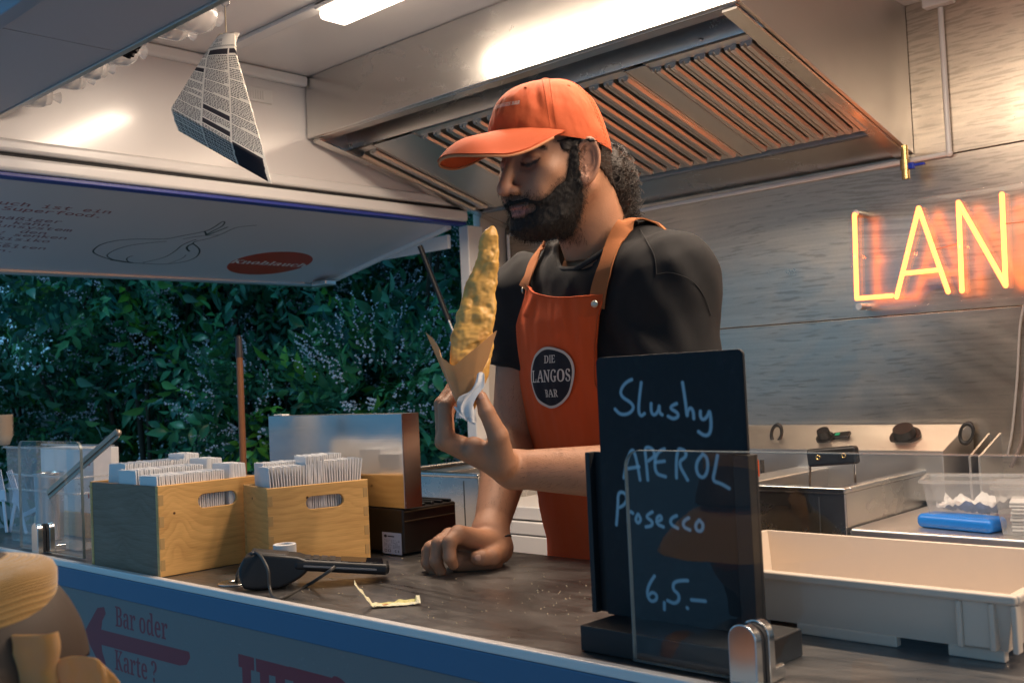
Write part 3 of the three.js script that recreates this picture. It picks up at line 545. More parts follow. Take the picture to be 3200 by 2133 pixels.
// ================================================================ things on the counter
const woodTex = (seedv, knots, dark = 1, grey = 0) => canvasOf(512, 512, (x, w, h) => {
  const im = x.createImageData(w, h);
  for (let j = 0; j < h; j++) for (let i = 0; i < w; i++) {
    let u = i / w, v = j / h, r = v * 11 + 1.1 * N3(u * 0.9, v * 2.2, seedv) + 0.10 * N3(u * 2, v * 30, seedv + 3);
    for (const [ku, kv, ks] of knots) { const d = Math.hypot((u - ku) * 2.1, v - kv); r += ks * Math.exp(-d * d * 60) * 1.2 + 0.55 * ks * Math.exp(-d * d * 9); }
    const s = r - Math.floor(r), ring = Math.pow(s, 2) * (1 - sstep(0.8, 1, s)) * (0.5 + 0.9 * Math.max(0, N3(u * 2.5, v * 6, seedv + 31) + 0.35)), f = 0.05 * N3(u * 9, v * 160, seedv + 8);
    let k = 1 - 0.10 * ring + 1.6 * f + 0.06 * N3(u * 3, v * 5, seedv + 20), red = 1;
    for (const [ku, kv, ks, kr] of knots) if (kr) { const d = Math.hypot((u - ku) * 1.6, v - kv); const q = 1 - sstep(kr * 0.5, kr, d); k *= 1 - 0.72 * q; }
    const o = 4 * (j * w + i); im.data[o] = 222 * Math.pow(k, 0.9) * dark; im.data[o + 1] = mix(170, 205, grey) * Math.pow(k, 1.2) * dark; im.data[o + 2] = mix(100, 190, grey) * Math.pow(k, 1.6) * dark; im.data[o + 3] = 255;
  }
  x.putImageData(im, 0, 0);
});
const wrap = (t, sx, sy, ox = 0, oy = 0) => { t.wrapS = t.wrapT = THREE.MirroredRepeatWrapping; t.repeat.set(1 / sx, 1 / sy); t.offset.set(ox, oy); return t; };
const pineA = std({ map: wrap(woodTex(1, [[0.12, 0.72, 1], [0.16, 0.48, 1.1], [0.1, 0.16, 0.9], [0.11, 0.34, 0.5, 0.018], [0.8, 0.5, 0.5]]), 0.26, 0.16), roughness: 0.5 });
const pineB = std({ map: wrap(woodTex(5, [[0.6, 0.3, 0.7], [0.25, 0.8, 0.5], [0.3, 0.2, 0.4, 0.02], [0.97, 0.1, 0.3, 0.012]]), 0.24, 0.15), color: lin(0.95, 0.98, 1.0), roughness: 0.55 });
const pineC = std({ map: wrap(woodTex(9, [[0.45, 0.75, 0.9], [0.2, 0.3, 0.7]], 1, 0.85), 0.28, 0.17), color: lin(0.34, 0.28, 0.24), roughness: 0.6 });
const fingerDark = std({ color: lin(0.2, 0.13, 0.06), roughness: 0.7 });
const endGrain = std({ color: lin(0.50, 0.30, 0.11), roughness: 0.7 });

// a board with a hand hole, in the local x-y plane, thickness along z
function handBoard(w, h, t, hole) {
  const s = new THREE.Shape(); s.moveTo(0, 0); s.lineTo(w, 0); s.lineTo(w, h); s.lineTo(0, h); s.closePath();
  if (hole) { const [cx, cy, hw, hr] = hole, p = new THREE.Path(); p.absarc(cx - hw, cy, hr, Math.PI / 2, Math.PI * 1.5, false); p.absarc(cx + hw, cy, hr, -Math.PI / 2, Math.PI / 2, false); p.closePath(); s.holes.push(p); }
  const g = new THREE.ExtrudeGeometry(s, { depth: t - 0.002, bevelEnabled: true, bevelSize: 0.001, bevelThickness: 0.001, bevelSegments: 2, curveSegments: 14 }); g.translate(0, 0, 0.001 - t);
  return uvm(g.index ? g.toNonIndexed() : g);
}
// crate: origin at the front right corner on the counter; side board runs along +s, front along the other way
function crate(label, at, turn, L, Wd, H, mats) {
  const t = thing('wooden_crate', label, 'crate', at, turn, 'pine crates of napkins');
  const tk = 0.009, off = 0.002;
  const side = part('side_board', handBoard(L, H - 0.001, tk, [L * 0.56, H * 0.775, L * 0.13, L * 0.065]), mats[0], t); side.position.y = off;
  const far = part('side_board', handBoard(L, H - 0.001, tk), mats[0], t); far.position.set(0, off, -(Wd - tk));
  const fr = part('end_board', handBoard(Wd - 2 * tk - 0.001, H - 0.0015, tk), mats[1], t); fr.position.set(0.0, off, -tk - 0.0005); fr.rotation.y = Math.PI / 2; fr.position.x = tk;
  const bk = part('end_board', handBoard(Wd - 2 * tk - 0.001, H - 0.0015, tk), mats[1], t); bk.rotation.y = Math.PI / 2; bk.position.set(L - 0.0002, off, -tk - 0.0005);
  part('crate_floor', box(tk, L - tk, 0.003, 0.009, -Wd + tk, -tk), mats[0], t);
  for (const y of [0.12, 0.36, 0.60, 0.84]) for (const x of [0, 1]) { // finger joints show their end grain
    const j = part('finger_joint', box(x ? L - tk : 0.0005, x ? L - 0.0005 : tk, off + y * H - 0.06 * H, off + y * H + 0.06 * H, -tk + 0.0015, 0.0006, 0.0004, 1), endGrain, t);
  }
  return t;
}
// stacks of napkins: thin folded sheets standing on edge, leaning a little
function napkins(label, at, turn, n, w, h, dx, lean, curve = 0) {
  const g = [];
  for (let i = 0; i < n; i++) {
    const f = i / Math.max(1, n - 1) - 0.5, k = sheet((u, v) => V((f * n * dx) + Math.sin(lean + f * curve) * v * h + 0.0016 * N3(i * 3.1, v * 3, 0) + Math.sin(u * Math.PI) * 0.0006, v * h + (v > 0.9 ? 0.0016 * N3(i * 0.7, u * 2, 5) + 0.001 * N3(i * 3.3, 0, 5) : 0), (u - 0.5) * w + 0.0012 * N3(i * 5.5, 2, 1)), 3, 4);
    g.push(thick(k, dx * 0.66));
  }
  const m = part('napkin_stack', merge(g), napkinMat, scene); m.position.set(at[0], at[1], at[2]); m.rotation.y = turn;
  return tag(m, label, 'napkins', 'napkin stacks in the crates');
}
const napkinMat = std({ color: lin(0.76, 0.75, 0.745), roughness: 0.95 });
// crate 1: front face towards the customers, side board facing +x
{
  const c1 = crate('pine crate with weathered grey customer side, standing at the counter edge', [-1.70, COUNTER, -0.900], Math.PI / 2, 0.205, 0.26, 0.155, [pineA, pineC]);
  // napkins: three rows seen from the front, seated on the crate floor
  const y = COUNTER + 0.0105;
  const rowsOf = [[-1.735, 0.064], [-1.815, 0.066], [-1.897, 0.066]];
  rowsOf.forEach(([x, w], r) => {
    napkins(['row of white napkins along the hand hole of the grey crate', 'middle row of white napkins in the grey crate', 'far row of white napkins in the grey crate'][r], [x + (r === 0 ? -0.005 : 0), y, -0.972], Math.PI / 2, 30, w - 0.002, 0.163 + 0.008 * r, 0.0038, r === 2 ? 0.1 : -0.03, 0.1);
    napkins(['short fat bundle of white napkins at the back of the grey crate', 'raised bundle of white napkins at the back middle of the grey crate', 'tall bundle of white napkins at the far back of the grey crate'][r], [x, y, -1.063], Math.PI / 2, 12, w - 0.004, 0.172 + 0.008 * r, 0.0040, -0.02, -0.1);
  });
}
// crate 2
{
  const A = V(-1.565, COUNTER, -1.03), B = V(-1.518, COUNTER, -1.212), L = A.distanceTo(B), turn = Math.atan2(-(B.z - A.z), B.x - A.x);
  const c2 = crate('clean pale pine crate in front of the upright steel lid', [A.x, COUNTER, A.z], turn, L, 0.13, 0.142, [pineB, pineB]);
  const dir = B.clone().sub(A).normalize(), inn = V(-dir.z * -1, 0, 0), perp = V(dir.z, 0, -dir.x); if (perp.x > 0) perp.negate();
  const at = (s, d) => A.clone().addScaledVector(dir, s * L).addScaledVector(perp, d);
  const put = (s, d, n, h, dx, lean, cv, l) => { const p = at(s, d); napkins(l, [p.x, COUNTER + 0.0105, p.z], turn, n, 0.05, h, dx, lean, cv); };
  put(0.275, 0.040, 17, 0.168, 0.0030, 0.0, 0.22, 'fanned bundle of white napkins at the crate end by the paper roll');
  put(0.50, 0.040, 10, 0.182, 0.0030, 0.0, 0.02, 'tallest bundle of white napkins in the pale crate');
  put(0.735, 0.040, 17, 0.172, 0.0030, 0.02, 0.2, 'bundle of white napkins at the lid end of the pale crate');
  put(0.30, 0.096, 20, 0.172, 0.0030, 0.0, 0.1, 'rear row of white napkins in the pale crate');
  put(0.68, 0.096, 18, 0.180, 0.0030, 0.02, 0.1, 'rear bundle of white napkins against the steel lid');
}
{ // receipt roll
  const p = onY(888, 1768, COUNTER), g = [];
  const t = thing('paper_roll', 'small white receipt paper roll standing between crate and card reader', 'paper roll', [-1.492, COUNTER + 0.0005, -1.012]);
  const L = new THREE.LatheGeometry([[0.007, 0], [0.0185, 0], [0.019, 0.001], [0.019, 0.056], [0.0185, 0.057], [0.007, 0.057], [0.007, 0]].map(([a, b]) => new THREE.Vector2(a, b)), 32);
  part('paper', L, M.paper, t); part('core', new THREE.CylinderGeometry(0.0068, 0.0068, 0.054, 18, 1, true).translate(0, 0.028, 0), M.dark, t);
}
{ // card reader on its charging dock
  const c = onY(872, 1832, COUNTER), t = thing('card_reader', 'black card reader resting face up on its charging dock', 'card reader', [c.x, COUNTER + 0.0005, c.z]);
  const rgt = V(0.62, 0, -0.785);                                     // towards the handset's far end
  const ang = Math.atan2(-rgt.z, rgt.x); t.rotation.y = ang; t.scale.setScalar(0.82);
  const grey = std({ color: lin(0.035, 0.036, 0.04), roughness: 0.38 });
  // dock: low bulb-like body
  const s = new THREE.Shape(); s.moveTo(-0.06, 0.004); s.quadraticCurveTo(-0.075, 0.03, -0.058, 0.052); s.lineTo(-0.035, 0.058); s.lineTo(0.038, 0.047); s.lineTo(0.06, 0.038); s.quadraticCurveTo(0.045, 0.012, 0.0, 0.0); s.lineTo(-0.04, 0); s.closePath();
  const g = new THREE.ExtrudeGeometry(s, { depth: 0.052, bevelEnabled: true, bevelSize: 0.006, bevelThickness: 0.008, bevelSegments: 4, curveSegments: 12 }); g.translate(0, 0, -0.026); g.translate(0, 0.0062, 0);
  part('dock', softNormals(g.index ? g.toNonIndexed() : g, 38), M.black, t);
  const top = box(-0.052, 0.02, 0, 0.008, -0.026, 0.026, 0.004, 3); top.rotateZ(-0.15); top.translate(0, 0.0585, 0); part('dock_cover', top, grey, t);
  const h = box(0, 0.185, -0.011, 0.011, -0.036, 0.036, 0.009, 4); h.rotateZ(-0.12); h.translate(0.03, 0.044, 0); const hs = part('handset', h, M.black, t);
  const scr = box(0.09, 0.172, 0.0112, 0.0122, -0.03, 0.03, 0.0005, 1); scr.rotateZ(-0.12); scr.translate(0.03, 0.044, 0); part('screen', scr, std({ color: lin(0.012, 0.014, 0.02), roughness: 0.08 }), hs);
  const strip = box(0.02, 0.16, -0.002, 0.0015, 0.0355, 0.0372, 0.0006, 1); strip.rotateZ(-0.12); strip.translate(0.03, 0.044, 0); part('side_strip', strip, std({ color: lin(0.2, 0.2, 0.21), roughness: 0.4 }), hs);
  for (let i = 0; i < 4; i++) for (let j = 0; j < 3; j++) { const k = box(0.02 + i * 0.016, 0.031 + i * 0.016, 0.0112, 0.0128, -0.026 + j * 0.0185, -0.011 + j * 0.0185, 0.0007, 1); k.rotateZ(-0.12); k.translate(0.03, 0.044, 0); part('key', k, grey, hs); }
  // cable and grommet
  const q = onY(738, 1822, COUNTER);
  const gr = thing('cable_grommet', 'round steel cable grommet let into the counter beside the card reader', 'grommet', [q.x, COUNTER + 0.0003, q.z]);
  part('ring', new THREE.LatheGeometry([[0.012, 0], [0.030, 0], [0.030, 0.0015], [0.027, 0.003], [0.013, 0.003], [0.012, 0]].map(([a, b]) => new THREE.Vector2(a, b)), 36), M.steelBright, gr);
  part('brush_insert', new THREE.CylinderGeometry(0.0119, 0.0119, 0.002, 24).translate(0, 0.001, 0), M.black, gr);
  const pts = [V(q.x, COUNTER + 0.003, q.z), W(745, 1785, 1.70), W(775, 1735, 1.685), W(805, 1728, 1.65), W(835, 1775, 1.61), onY(842, 1835, COUNTER + 0.012), onY(856, 1866, COUNTER + 0.003), onY(885, 1866, COUNTER + 0.003), onY(960, 1828, COUNTER + 0.003), W(1020, 1790, 1.58), W(1048, 1768, 1.585)];
  tag(part('charging_cable', tube(pts, 0.0026, 90, 8), std({ color: lin(0.06, 0.055, 0.05), roughness: 0.45 }), scene), 'thin black charging cable looping over the card reader', 'cable');
}
{ // scrap of torn wrapper
  const p0 = onY(1165, 1898, COUNTER + 0.002), p1 = onY(1315, 1886, COUNTER + 0.002), up = W(1108, 1828, 1.42);
  const ax = p1.clone().sub(p0), wd = V(-ax.z, 0, ax.x).normalize().multiplyScalar(-0.022); if (wd.z > 0) wd.negate();
  const pt = (u) => u < 0.38 ? up.clone().lerp(p0, u / 0.38) : p0.clone().lerp(p1, (u - 0.38) / 0.62);
  const g = sheet((u, v) => { const p = pt(u).addScaledVector(wd, v * (u < 0.38 ? 0.55 + u : 0.95)); p.y = Math.max(p.y, COUNTER + 0.0012) + (0.004 * Math.abs(N3(u * 7, v * 4, 3)) + (v > 0.8 ? 0.004 * (N3(u * 9, 1, 1) + 0.4) : 0)) + (u > 0.95 ? 0.006 * v : 0); return p; }, 44, 10);
  const t = canvasOf(256, 64, (x, w, h) => { x.fillStyle = '#e9e2bd'; x.fillRect(0, 0, w, h); x.fillStyle = '#d8cf8a'; x.fillRect(w * 0.45, 0, w * 0.5, h * 0.3); x.fillStyle = '#b4703c'; x.beginPath(); x.ellipse(w * 0.56, h * 0.6, 16, 8, 0.1, 0, 7); x.fill(); x.fillStyle = '#7f8b98'; for (let i = 0; i < 24; i++) x.fillRect(w * (0.15 + 0.8 * rnd()), h * rnd(), 4 + 9 * rnd(), 2); });
  tag(part('torn_wrapper', thick(g, 0.0005), std({ map: t, roughness: 0.75 }), scene), 'torn creased strip of pale wrapper lying on the counter', 'wrapper');
}

// ---------------------------------------------------------------- black base box with an upright steel lid
{
  const zf = -1.258, x1 = onZ(1264, 1745, zf).x, x0 = x1 - 0.42;
  const t = thing('griddle', 'black box griddle with an upright polished steel lid behind the crates', 'griddle');
  const body = part('body', box(x0, x1, COUNTER + 0.004, COUNTER + 0.086, -1.392, zf, 0.004, 3), std({ color: lin(0.014, 0.011, 0.009), roughness: 0.32 }), t);
  for (const y of [0.062, 0.079]) part('side_groove', box(x1 - 0.002, x1 + 0.0022, COUNTER + y, COUNTER + y + 0.0025, -1.387, zf - 0.003, 0.001, 1), std({ color: lin(0.1, 0.07, 0.04), metalness: 0.6, roughness: 0.35 }), body);
  for (let i = 0; i < 4; i++) part('top_rib', box(x0 + 0.01, x1 - 0.004, COUNTER + 0.086, COUNTER + 0.0915, -1.385 + i * 0.022, -1.377 + i * 0.022, 0.002, 1), M.black, body);
  for (const [x, z] of [[x0 + 0.03, zf - 0.02], [x1 - 0.03, zf - 0.02], [x0 + 0.03, -1.375], [x1 - 0.03, -1.375]]) part('foot', rod(V(x, COUNTER + 0.0005, z), V(x, COUNTER + 0.0045, z), 0.01), M.rubber, body);
  const lab = canvasOf(256, 288, (c, w, h) => { c.fillStyle = '#c9c9d2'; c.fillRect(0, 0, w, h); c.fillStyle = '#20222e'; c.beginPath(); c.arc(44, 52, 20, 0, 7); c.fill(); c.fillRect(72, 44, 90, 16); c.fillStyle = '#77788a'; for (let j = 0; j < 7; j++) for (let i = 0; i < 9; i++) if (rnd() < 0.8) c.fillRect(26 + i * 23, 100 + j * 17, 8 + rnd() * 13, 7); c.fillStyle = '#30323c'; c.font = 'bold 44px sans-serif'; c.fillText('C E', 160, 262); c.strokeStyle = '#30323c'; c.lineWidth = 6; c.strokeRect(30, 230, 26, 30); c.strokeRect(76, 232, 30, 26); });
  const a = onZ(1199, 1664, zf), b = onZ(1262, 1738, zf), g = new THREE.PlaneGeometry(b.x - a.x - 0.0, a.y - b.y); g.translate((a.x + b.x) / 2 - 0.004, (a.y + b.y) / 2 + 0.002, zf + 0.0008);
  part('type_label', g, std({ map: lab, roughness: 0.5 }), body, 'white type label with small print');
  const lid = t;
  const la = onZ(836, 1300, zf), lb = onZ(1252, 1292, zf), y0 = COUNTER + 0.087;
  const ly = (la.y + lb.y) / 2;
  const face = part('lid_face', box(la.x, lb.x, y0, ly, zf - 0.004, zf - 0.001, 0.001, 1), std({ color: lin(0.66, 0.65, 0.64), metalness: 1, roughness: 0.16, roughnessMap: smear, bumpMap: brushed, bumpScale: 0.00003 }), lid);
  const lidEdge = part('lid_edge', merge([box(lb.x - 0.004, lb.x, y0, ly, zf - 0.043, zf - 0.0042), box(la.x, la.x + 0.004, y0, ly, zf - 0.043, zf - 0.0042), box(la.x + 0.0042, lb.x - 0.0042, ly - 0.004, ly, zf - 0.043, zf - 0.0042)]), M.steelBright, face);
  part('lid_back', box(la.x + 0.0042, lb.x - 0.0042, y0, ly - 0.0042, zf - 0.02, zf - 0.018), M.steel, face);
  part('corner_clip', box(la.x + 0.02, la.x + 0.05, ly, ly + 0.003, zf - 0.02, zf - 0.001, 0.001, 1), M.whitePlastic, face);
}

// ---------------------------------------------------------------- sneeze guards and their clamps
function clampAt(label, x) {
  const t = thing('glass_clamp', label, 'clamp', [x, COUNTER + 0.0036, FRONT - 0.03], 0, 'glass clamps on the counter edge');
  const s = new THREE.Shape(); const w = 0.0145, h = 0.052; s.moveTo(-w, -0.006); s.lineTo(w, -0.006); s.lineTo(w, h - w); s.absarc(0, h - w, w, 0, Math.PI, false); s.closePath();
  const mk = (z, d, m, n, k = 1) => { const g = new THREE.ExtrudeGeometry(s, { depth: d, bevelEnabled: true, bevelSize: 0.0012, bevelThickness: 0.0012, bevelSegments: 3, curveSegments: 20 }); g.scale(k, k, 1); g.translate(0, 0.0068, z); return part(n, g.index ? g.toNonIndexed() : g, m, t); };
  mk(0.008, 0.009, M.chrome, 'outer_jaw'); mk(-0.0165, 0.009, M.chrome, 'inner_jaw'); mk(0.0018, 0.004, M.rubber, 'gasket', 0.94); mk(-0.0058, 0.0035, M.rubber, 'gasket', 0.94);
  part('clamp_foot', box(-0.013, 0.013, -0.003, 0.012, -0.042, -0.018, 0.003, 3), M.chrome, t);
  return t;
}
const zPane = FRONT - 0.031;
function guard(label, x0, x1, y0, y1) {
  const r = 0.018, s = new THREE.Shape(); s.moveTo(x0, y0); s.lineTo(x1, y0); s.lineTo(x1, y1 - r); s.absarc(x1 - r, y1 - r, r, 0, Math.PI / 2, false); s.lineTo(x0 + r, y1); s.absarc(x0 + r, y1 - r, r, Math.PI / 2, Math.PI, false); s.closePath();
  const t = thing('sneeze_guard', label, 'glass pane', null, 0, 'glass panes along the counter');
  const front = new THREE.ShapeGeometry(s, 10); front.translate(0, 0, zPane + 0.002);
  part('pane', front, M.clear, t);
  // ground glass edge
  const pts = s.getPoints(10), e = []; for (let i = 0; i < pts.length; i++) { const a = pts[i], b = pts[(i + 1) % pts.length]; if (a.distanceTo(b) < 1e-5) continue; e.push(thick(sheet((u, v) => V(mix(a.x, b.x, u), mix(a.y, b.y, u), zPane + 0.0018 - v * 0.0055), 1, 1), 0.0008)); }
  part('ground_edge', merge(e), phy({ color: lin(0.34, 0.40, 0.40), roughness: 0.3, transmission: 0.6, thickness: 0 }), t);
}
guard('short clear sneeze guard pane in front of the plastic forks', -2.33, onZ(255, 1560, zPane).x, COUNTER + 0.004, onZ(240, 1381, zPane).y);
guard('long clear sneeze guard pane in front of the white tray and chalkboard', onZ(1967, 1700, zPane).x, 0.45, COUNTER + 0.004, onZ(2100, 1410, zPane).y);
clampAt('chrome clamp holding the short glass pane by the forks', onZ(120, 1700, FRONT - 0.02).x);
clampAt('chrome clamp holding the long glass pane beside the chalkboard', onZ(2335, 2060, FRONT - 0.02).x);
clampAt('chrome clamp far along the long glass pane', 0.25);

// ---------------------------------------------------------------- chalkboard sign
{
  const z = -0.985, t = thing('chalkboard_sign', 'black tabletop chalkboard with chalk drink prices in a black stand', 'chalkboard');
  const a = onZ(1862, 1119, z), b = onZ(2318, 1091, z), y1 = (a.y + b.y) / 2, x0 = a.x, x1 = b.x, y0 = COUNTER + 0.03;
  const S = 4200, P = (px, py) => { const q = onZ(px, py, z); return [(q.x - x0) * S, (y1 - q.y) * S]; };
  const tex = canvasOf(Math.round((x1 - x0) * S), Math.round((y1 - y0) * S), (c, w, h) => {
    c.fillStyle = '#14161b'; c.fillRect(0, 0, w, h);
    for (let i = 0; i < 500; i++) { c.fillStyle = `rgba(120,130,145,${0.012 + 0.02 * rnd()})`; c.beginPath(); c.ellipse(rnd() * w, rnd() * h, 10 + 60 * rnd(), 3 + 14 * rnd(), rnd() * 3, 0, 7); c.fill(); }
    c.lineCap = 'round'; c.lineJoin = 'round';
    const k = (pts) => { const q = pts.map(([u, v]) => P(1700 + u / 1.4475, 1050 + v / 1.4475)); for (let pass = 0; pass < 3; pass++) { c.strokeStyle = ['rgba(150,185,205,0.30)', 'rgba(165,198,215,0.62)', 'rgba(185,210,222,0.5)'][pass]; c.lineWidth = [26, 18, 10][pass]; c.beginPath(); c.moveTo(...q[0]); for (let i = 1; i < q.length - 1; i++) c.quadraticCurveTo(...q[i], (q[i][0] + q[i + 1][0]) / 2, (q[i][1] + q[i + 1][1]) / 2); c.lineTo(...q[q.length - 1]); c.stroke(); } };
    // Slushy
    k([[397, 196], [372, 205], [345, 245], [352, 275], [395, 300], [408, 325], [385, 352], [345, 355], [322, 330]]);
    k([[440, 210], [430, 290], [428, 345], [440, 362], [455, 350]]);
    k([[485, 305], [483, 340], [498, 360], [518, 340], [522, 308], [522, 345], [535, 355]]);
    k([[600, 305], [580, 312], [572, 328], [605, 345], [608, 365], [585, 375], [562, 362]]);
    k([[627, 210], [640, 290], [648, 370], [650, 335], [665, 322], [676, 340], [678, 372]]);
    k([[708, 340], [706, 365], [722, 380], [742, 360], [750, 332], [758, 400], [750, 445], [725, 450], [700, 432]]);
    // APEROL
    k([[362, 640], [372, 570], [400, 500], [420, 560], [435, 650]]); k([[370, 600], [430, 590]]);
    k([[470, 650], [462, 560], [455, 500], [490, 505], [505, 540], [470, 565]]);
    k([[545, 510], [505, 520], [500, 620], [550, 635]]); k([[505, 570], [545, 565]]);
    k([[600, 640], [595, 505], [640, 515], [645, 545], [605, 570], [650, 650]]);
    k([[720, 535], [690, 560], [690, 620], [720, 645], [742, 610], [740, 550], [718, 532]]);
    k([[785, 540], [775, 600], [762, 655], [800, 665], [838, 688]]);
    // Prosecco
    k([[328, 852], [335, 770], [335, 705], [365, 705], [378, 735], [362, 765], [338, 775]]);
    k([[382, 842], [380, 800], [392, 792], [402, 800]]);
    k([[425, 805], [412, 825], [425, 848], [440, 830], [428, 806]]);
    k([[490, 795], [470, 805], [465, 820], [492, 838], [488, 858], [462, 862]]);
    k([[510, 838], [535, 832], [528, 808], [510, 820], [512, 850], [540, 862]]);
    k([[600, 812], [575, 820], [572, 850], [605, 868]]);
    k([[655, 822], [632, 832], [630, 862], [660, 876]]);
    k([[705, 832], [685, 845], [690, 880], [715, 882], [722, 850], [702, 832]]);
    // 6,5.-
    k([[500, 1085], [478, 1115], [465, 1160], [480, 1200], [508, 1195], [512, 1170], [490, 1155], [470, 1175]]);
    k([[545, 1205], [545, 1235]]);
    k([[650, 1105], [590, 1102], [582, 1145], [610, 1165], [612, 1195], [590, 1210], [560, 1195]]);
    k([[648, 1228], [650, 1230]]); k([[668, 1192], [730, 1198]]);
  });
  const r = 0.006, s = new THREE.Shape(); s.moveTo(x0, y0); s.lineTo(x1, y0); s.lineTo(x1, y1 - r); s.absarc(x1 - r, y1 - r, r, 0, Math.PI / 2, false); s.lineTo(x0 + r, y1); s.absarc(x0 + r, y1 - r, r, Math.PI / 2, Math.PI, false); s.closePath();
  const bg = new THREE.ExtrudeGeometry(s, { depth: 0.003, bevelEnabled: true, bevelSize: 0.0006, bevelThickness: 0.0006, bevelSegments: 2 }); bg.translate(0, 0, z - 0.0045);
  const slate = std({ color: lin(0.009, 0.010, 0.012), roughness: 0.55 });
  const board = part('board', bg.index ? bg.toNonIndexed() : bg, slate, t);
  const fg = new THREE.ShapeGeometry(s, 8), fu = fg.attributes.uv, fp = fg.attributes.position; for (let i = 0; i < fu.count; i++) fu.setXY(i, (fp.getX(i) - x0) / (x1 - x0), (fp.getY(i) - y0) / (y1 - y0)); fg.translate(0, 0, z);
  part('chalk_writing', fg, std({ map: tex, roughness: 0.75 }), board);
  // stand: back plate with side channels and a foot
  const ha = onZ(1851, 1410, z - 0.006), hb = onZ(2352, 1420, z - 0.006);
  part('stand_plate', box(ha.x - 0.004, hb.x + 0.003, y0, (ha.y + hb.y) / 2, z - 0.012, z - 0.0062, 0.001, 1), slate, t);
  part('side_channel', box(hb.x - 0.016, hb.x + 0.003, y0, (ha.y + hb.y) / 2, z - 0.006, z + 0.008, 0.001, 1), slate, t);
  part('side_channel', box(ha.x - 0.004, ha.x + 0.003, y0, (ha.y + hb.y) / 2, z - 0.006, z + 0.004, 0.001, 1), slate, t);
  const f0 = onY(1768, 2046, COUNTER);
  part('stand_foot', box(f0.x + 0.004, hb.x + 0.02, COUNTER + 0.0005, y0 - 0.0003, z - 0.055, z + 0.062, 0.002, 2), slate, t);
}

// ---------------------------------------------------------------- big white tray
{
  const x0 = -0.81, x1 = -0.372, z0 = -1.392, z1 = -1.112, y0 = COUNTER + 0.012, y1 = 1.362, k = 0.012;
  const t = thing('white_tray', 'large white plastic dough tray standing on the counter by the chalkboard', 'tray', null);
  const m = M.cream;
  const wallS = (xa, za, xb, zb, nx, nz) => sheet((u, v) => V(mix(xa, xb, u) + nx * v * k, mix(y0, y1, v), mix(za, zb, u) + nz * v * k), 1, 1);
  const c = [[x0 + k, z1 - k], [x1 - k, z1 - k], [x1 - k, z0 + k], [x0 + k, z0 + k]];
  const dirs = [[0, 1], [1, 0], [0, -1], [-1, 0]];
  const shell = []; for (let i = 0; i < 4; i++) { const a = c[i], b = c[(i + 1) % 4]; const r = sheet((u, v) => { const e = 0.02; const p = V(mix(a[0], b[0], u), mix(y0, y1, v), mix(a[1], b[1], u)); const cx = (x0 + x1) / 2, cz = (z0 + z1) / 2; p.x = cx + (p.x - cx) * (1 + v * 2 * k / (x1 - x0)); p.z = cz + (p.z - cz) * (1 + v * 2 * k / (z0 - z1 > 0 ? z0 - z1 : z1 - z0)); return p; }, 6, 3); shell.push(thick(r, i % 2 ? 0.004 : 0.004)); }
  part('tray_walls', merge(shell), m, t);
  part('tray_floor', box(x0 + k, x1 - k, y0, y0 + 0.004, z0 + k, z1 - k, 0.001, 1), m, t);
  const rim = (a, b, cx, d) => box(a, b, y1 - 0.009, y1 + 0.001, cx, d, 0.0035, 3);
  part('tray_rim', merge([rim(x0 - 0.004, x1 + 0.004, z1 - 0.003, z1 + 0.006), rim(x0 - 0.004, x1 + 0.004, z0 - 0.006, z0 + 0.003), rim(x1 - 0.003, x1 + 0.006, z0, z1), rim(x0 - 0.006, x0 + 0.003, z0, z1)]), m, t);
  // corner grips: standing ribs on the front face
  for (const x of [x1 - 0.055, x1 - 0.022, x1 + 0.0]) part('rib', box(x - 0.003, x + 0.003, y0 + 0.002, y1 - 0.0095, z1 - k, z1 + 0.003, 0.002), m, t);
  part('rib_plate', box(x1 - 0.052, x1 - 0.025, y0 + 0.004, y1 - 0.0095, z1 - k, z1 - 0.001, 0.001), m, t);
  // foot rail with gaps
  for (const [a, b] of [[x0 + 0.015, -0.66], [-0.62, -0.50], [-0.445, x1 - 0.015]]) { part('foot_rail', box(a, b, COUNTER + 0.0005, y0 + 0.001, z1 - 0.022, z1 - 0.010, 0.002), m, t); part('foot_rail', box(a, b, COUNTER + 0.0005, y0 + 0.001, z0 + 0.012, z0 + 0.024, 0.002), m, t); }
}

const bowlM = std({ color: lin(0.62, 0.49, 0.36), roughness: 0.9 });
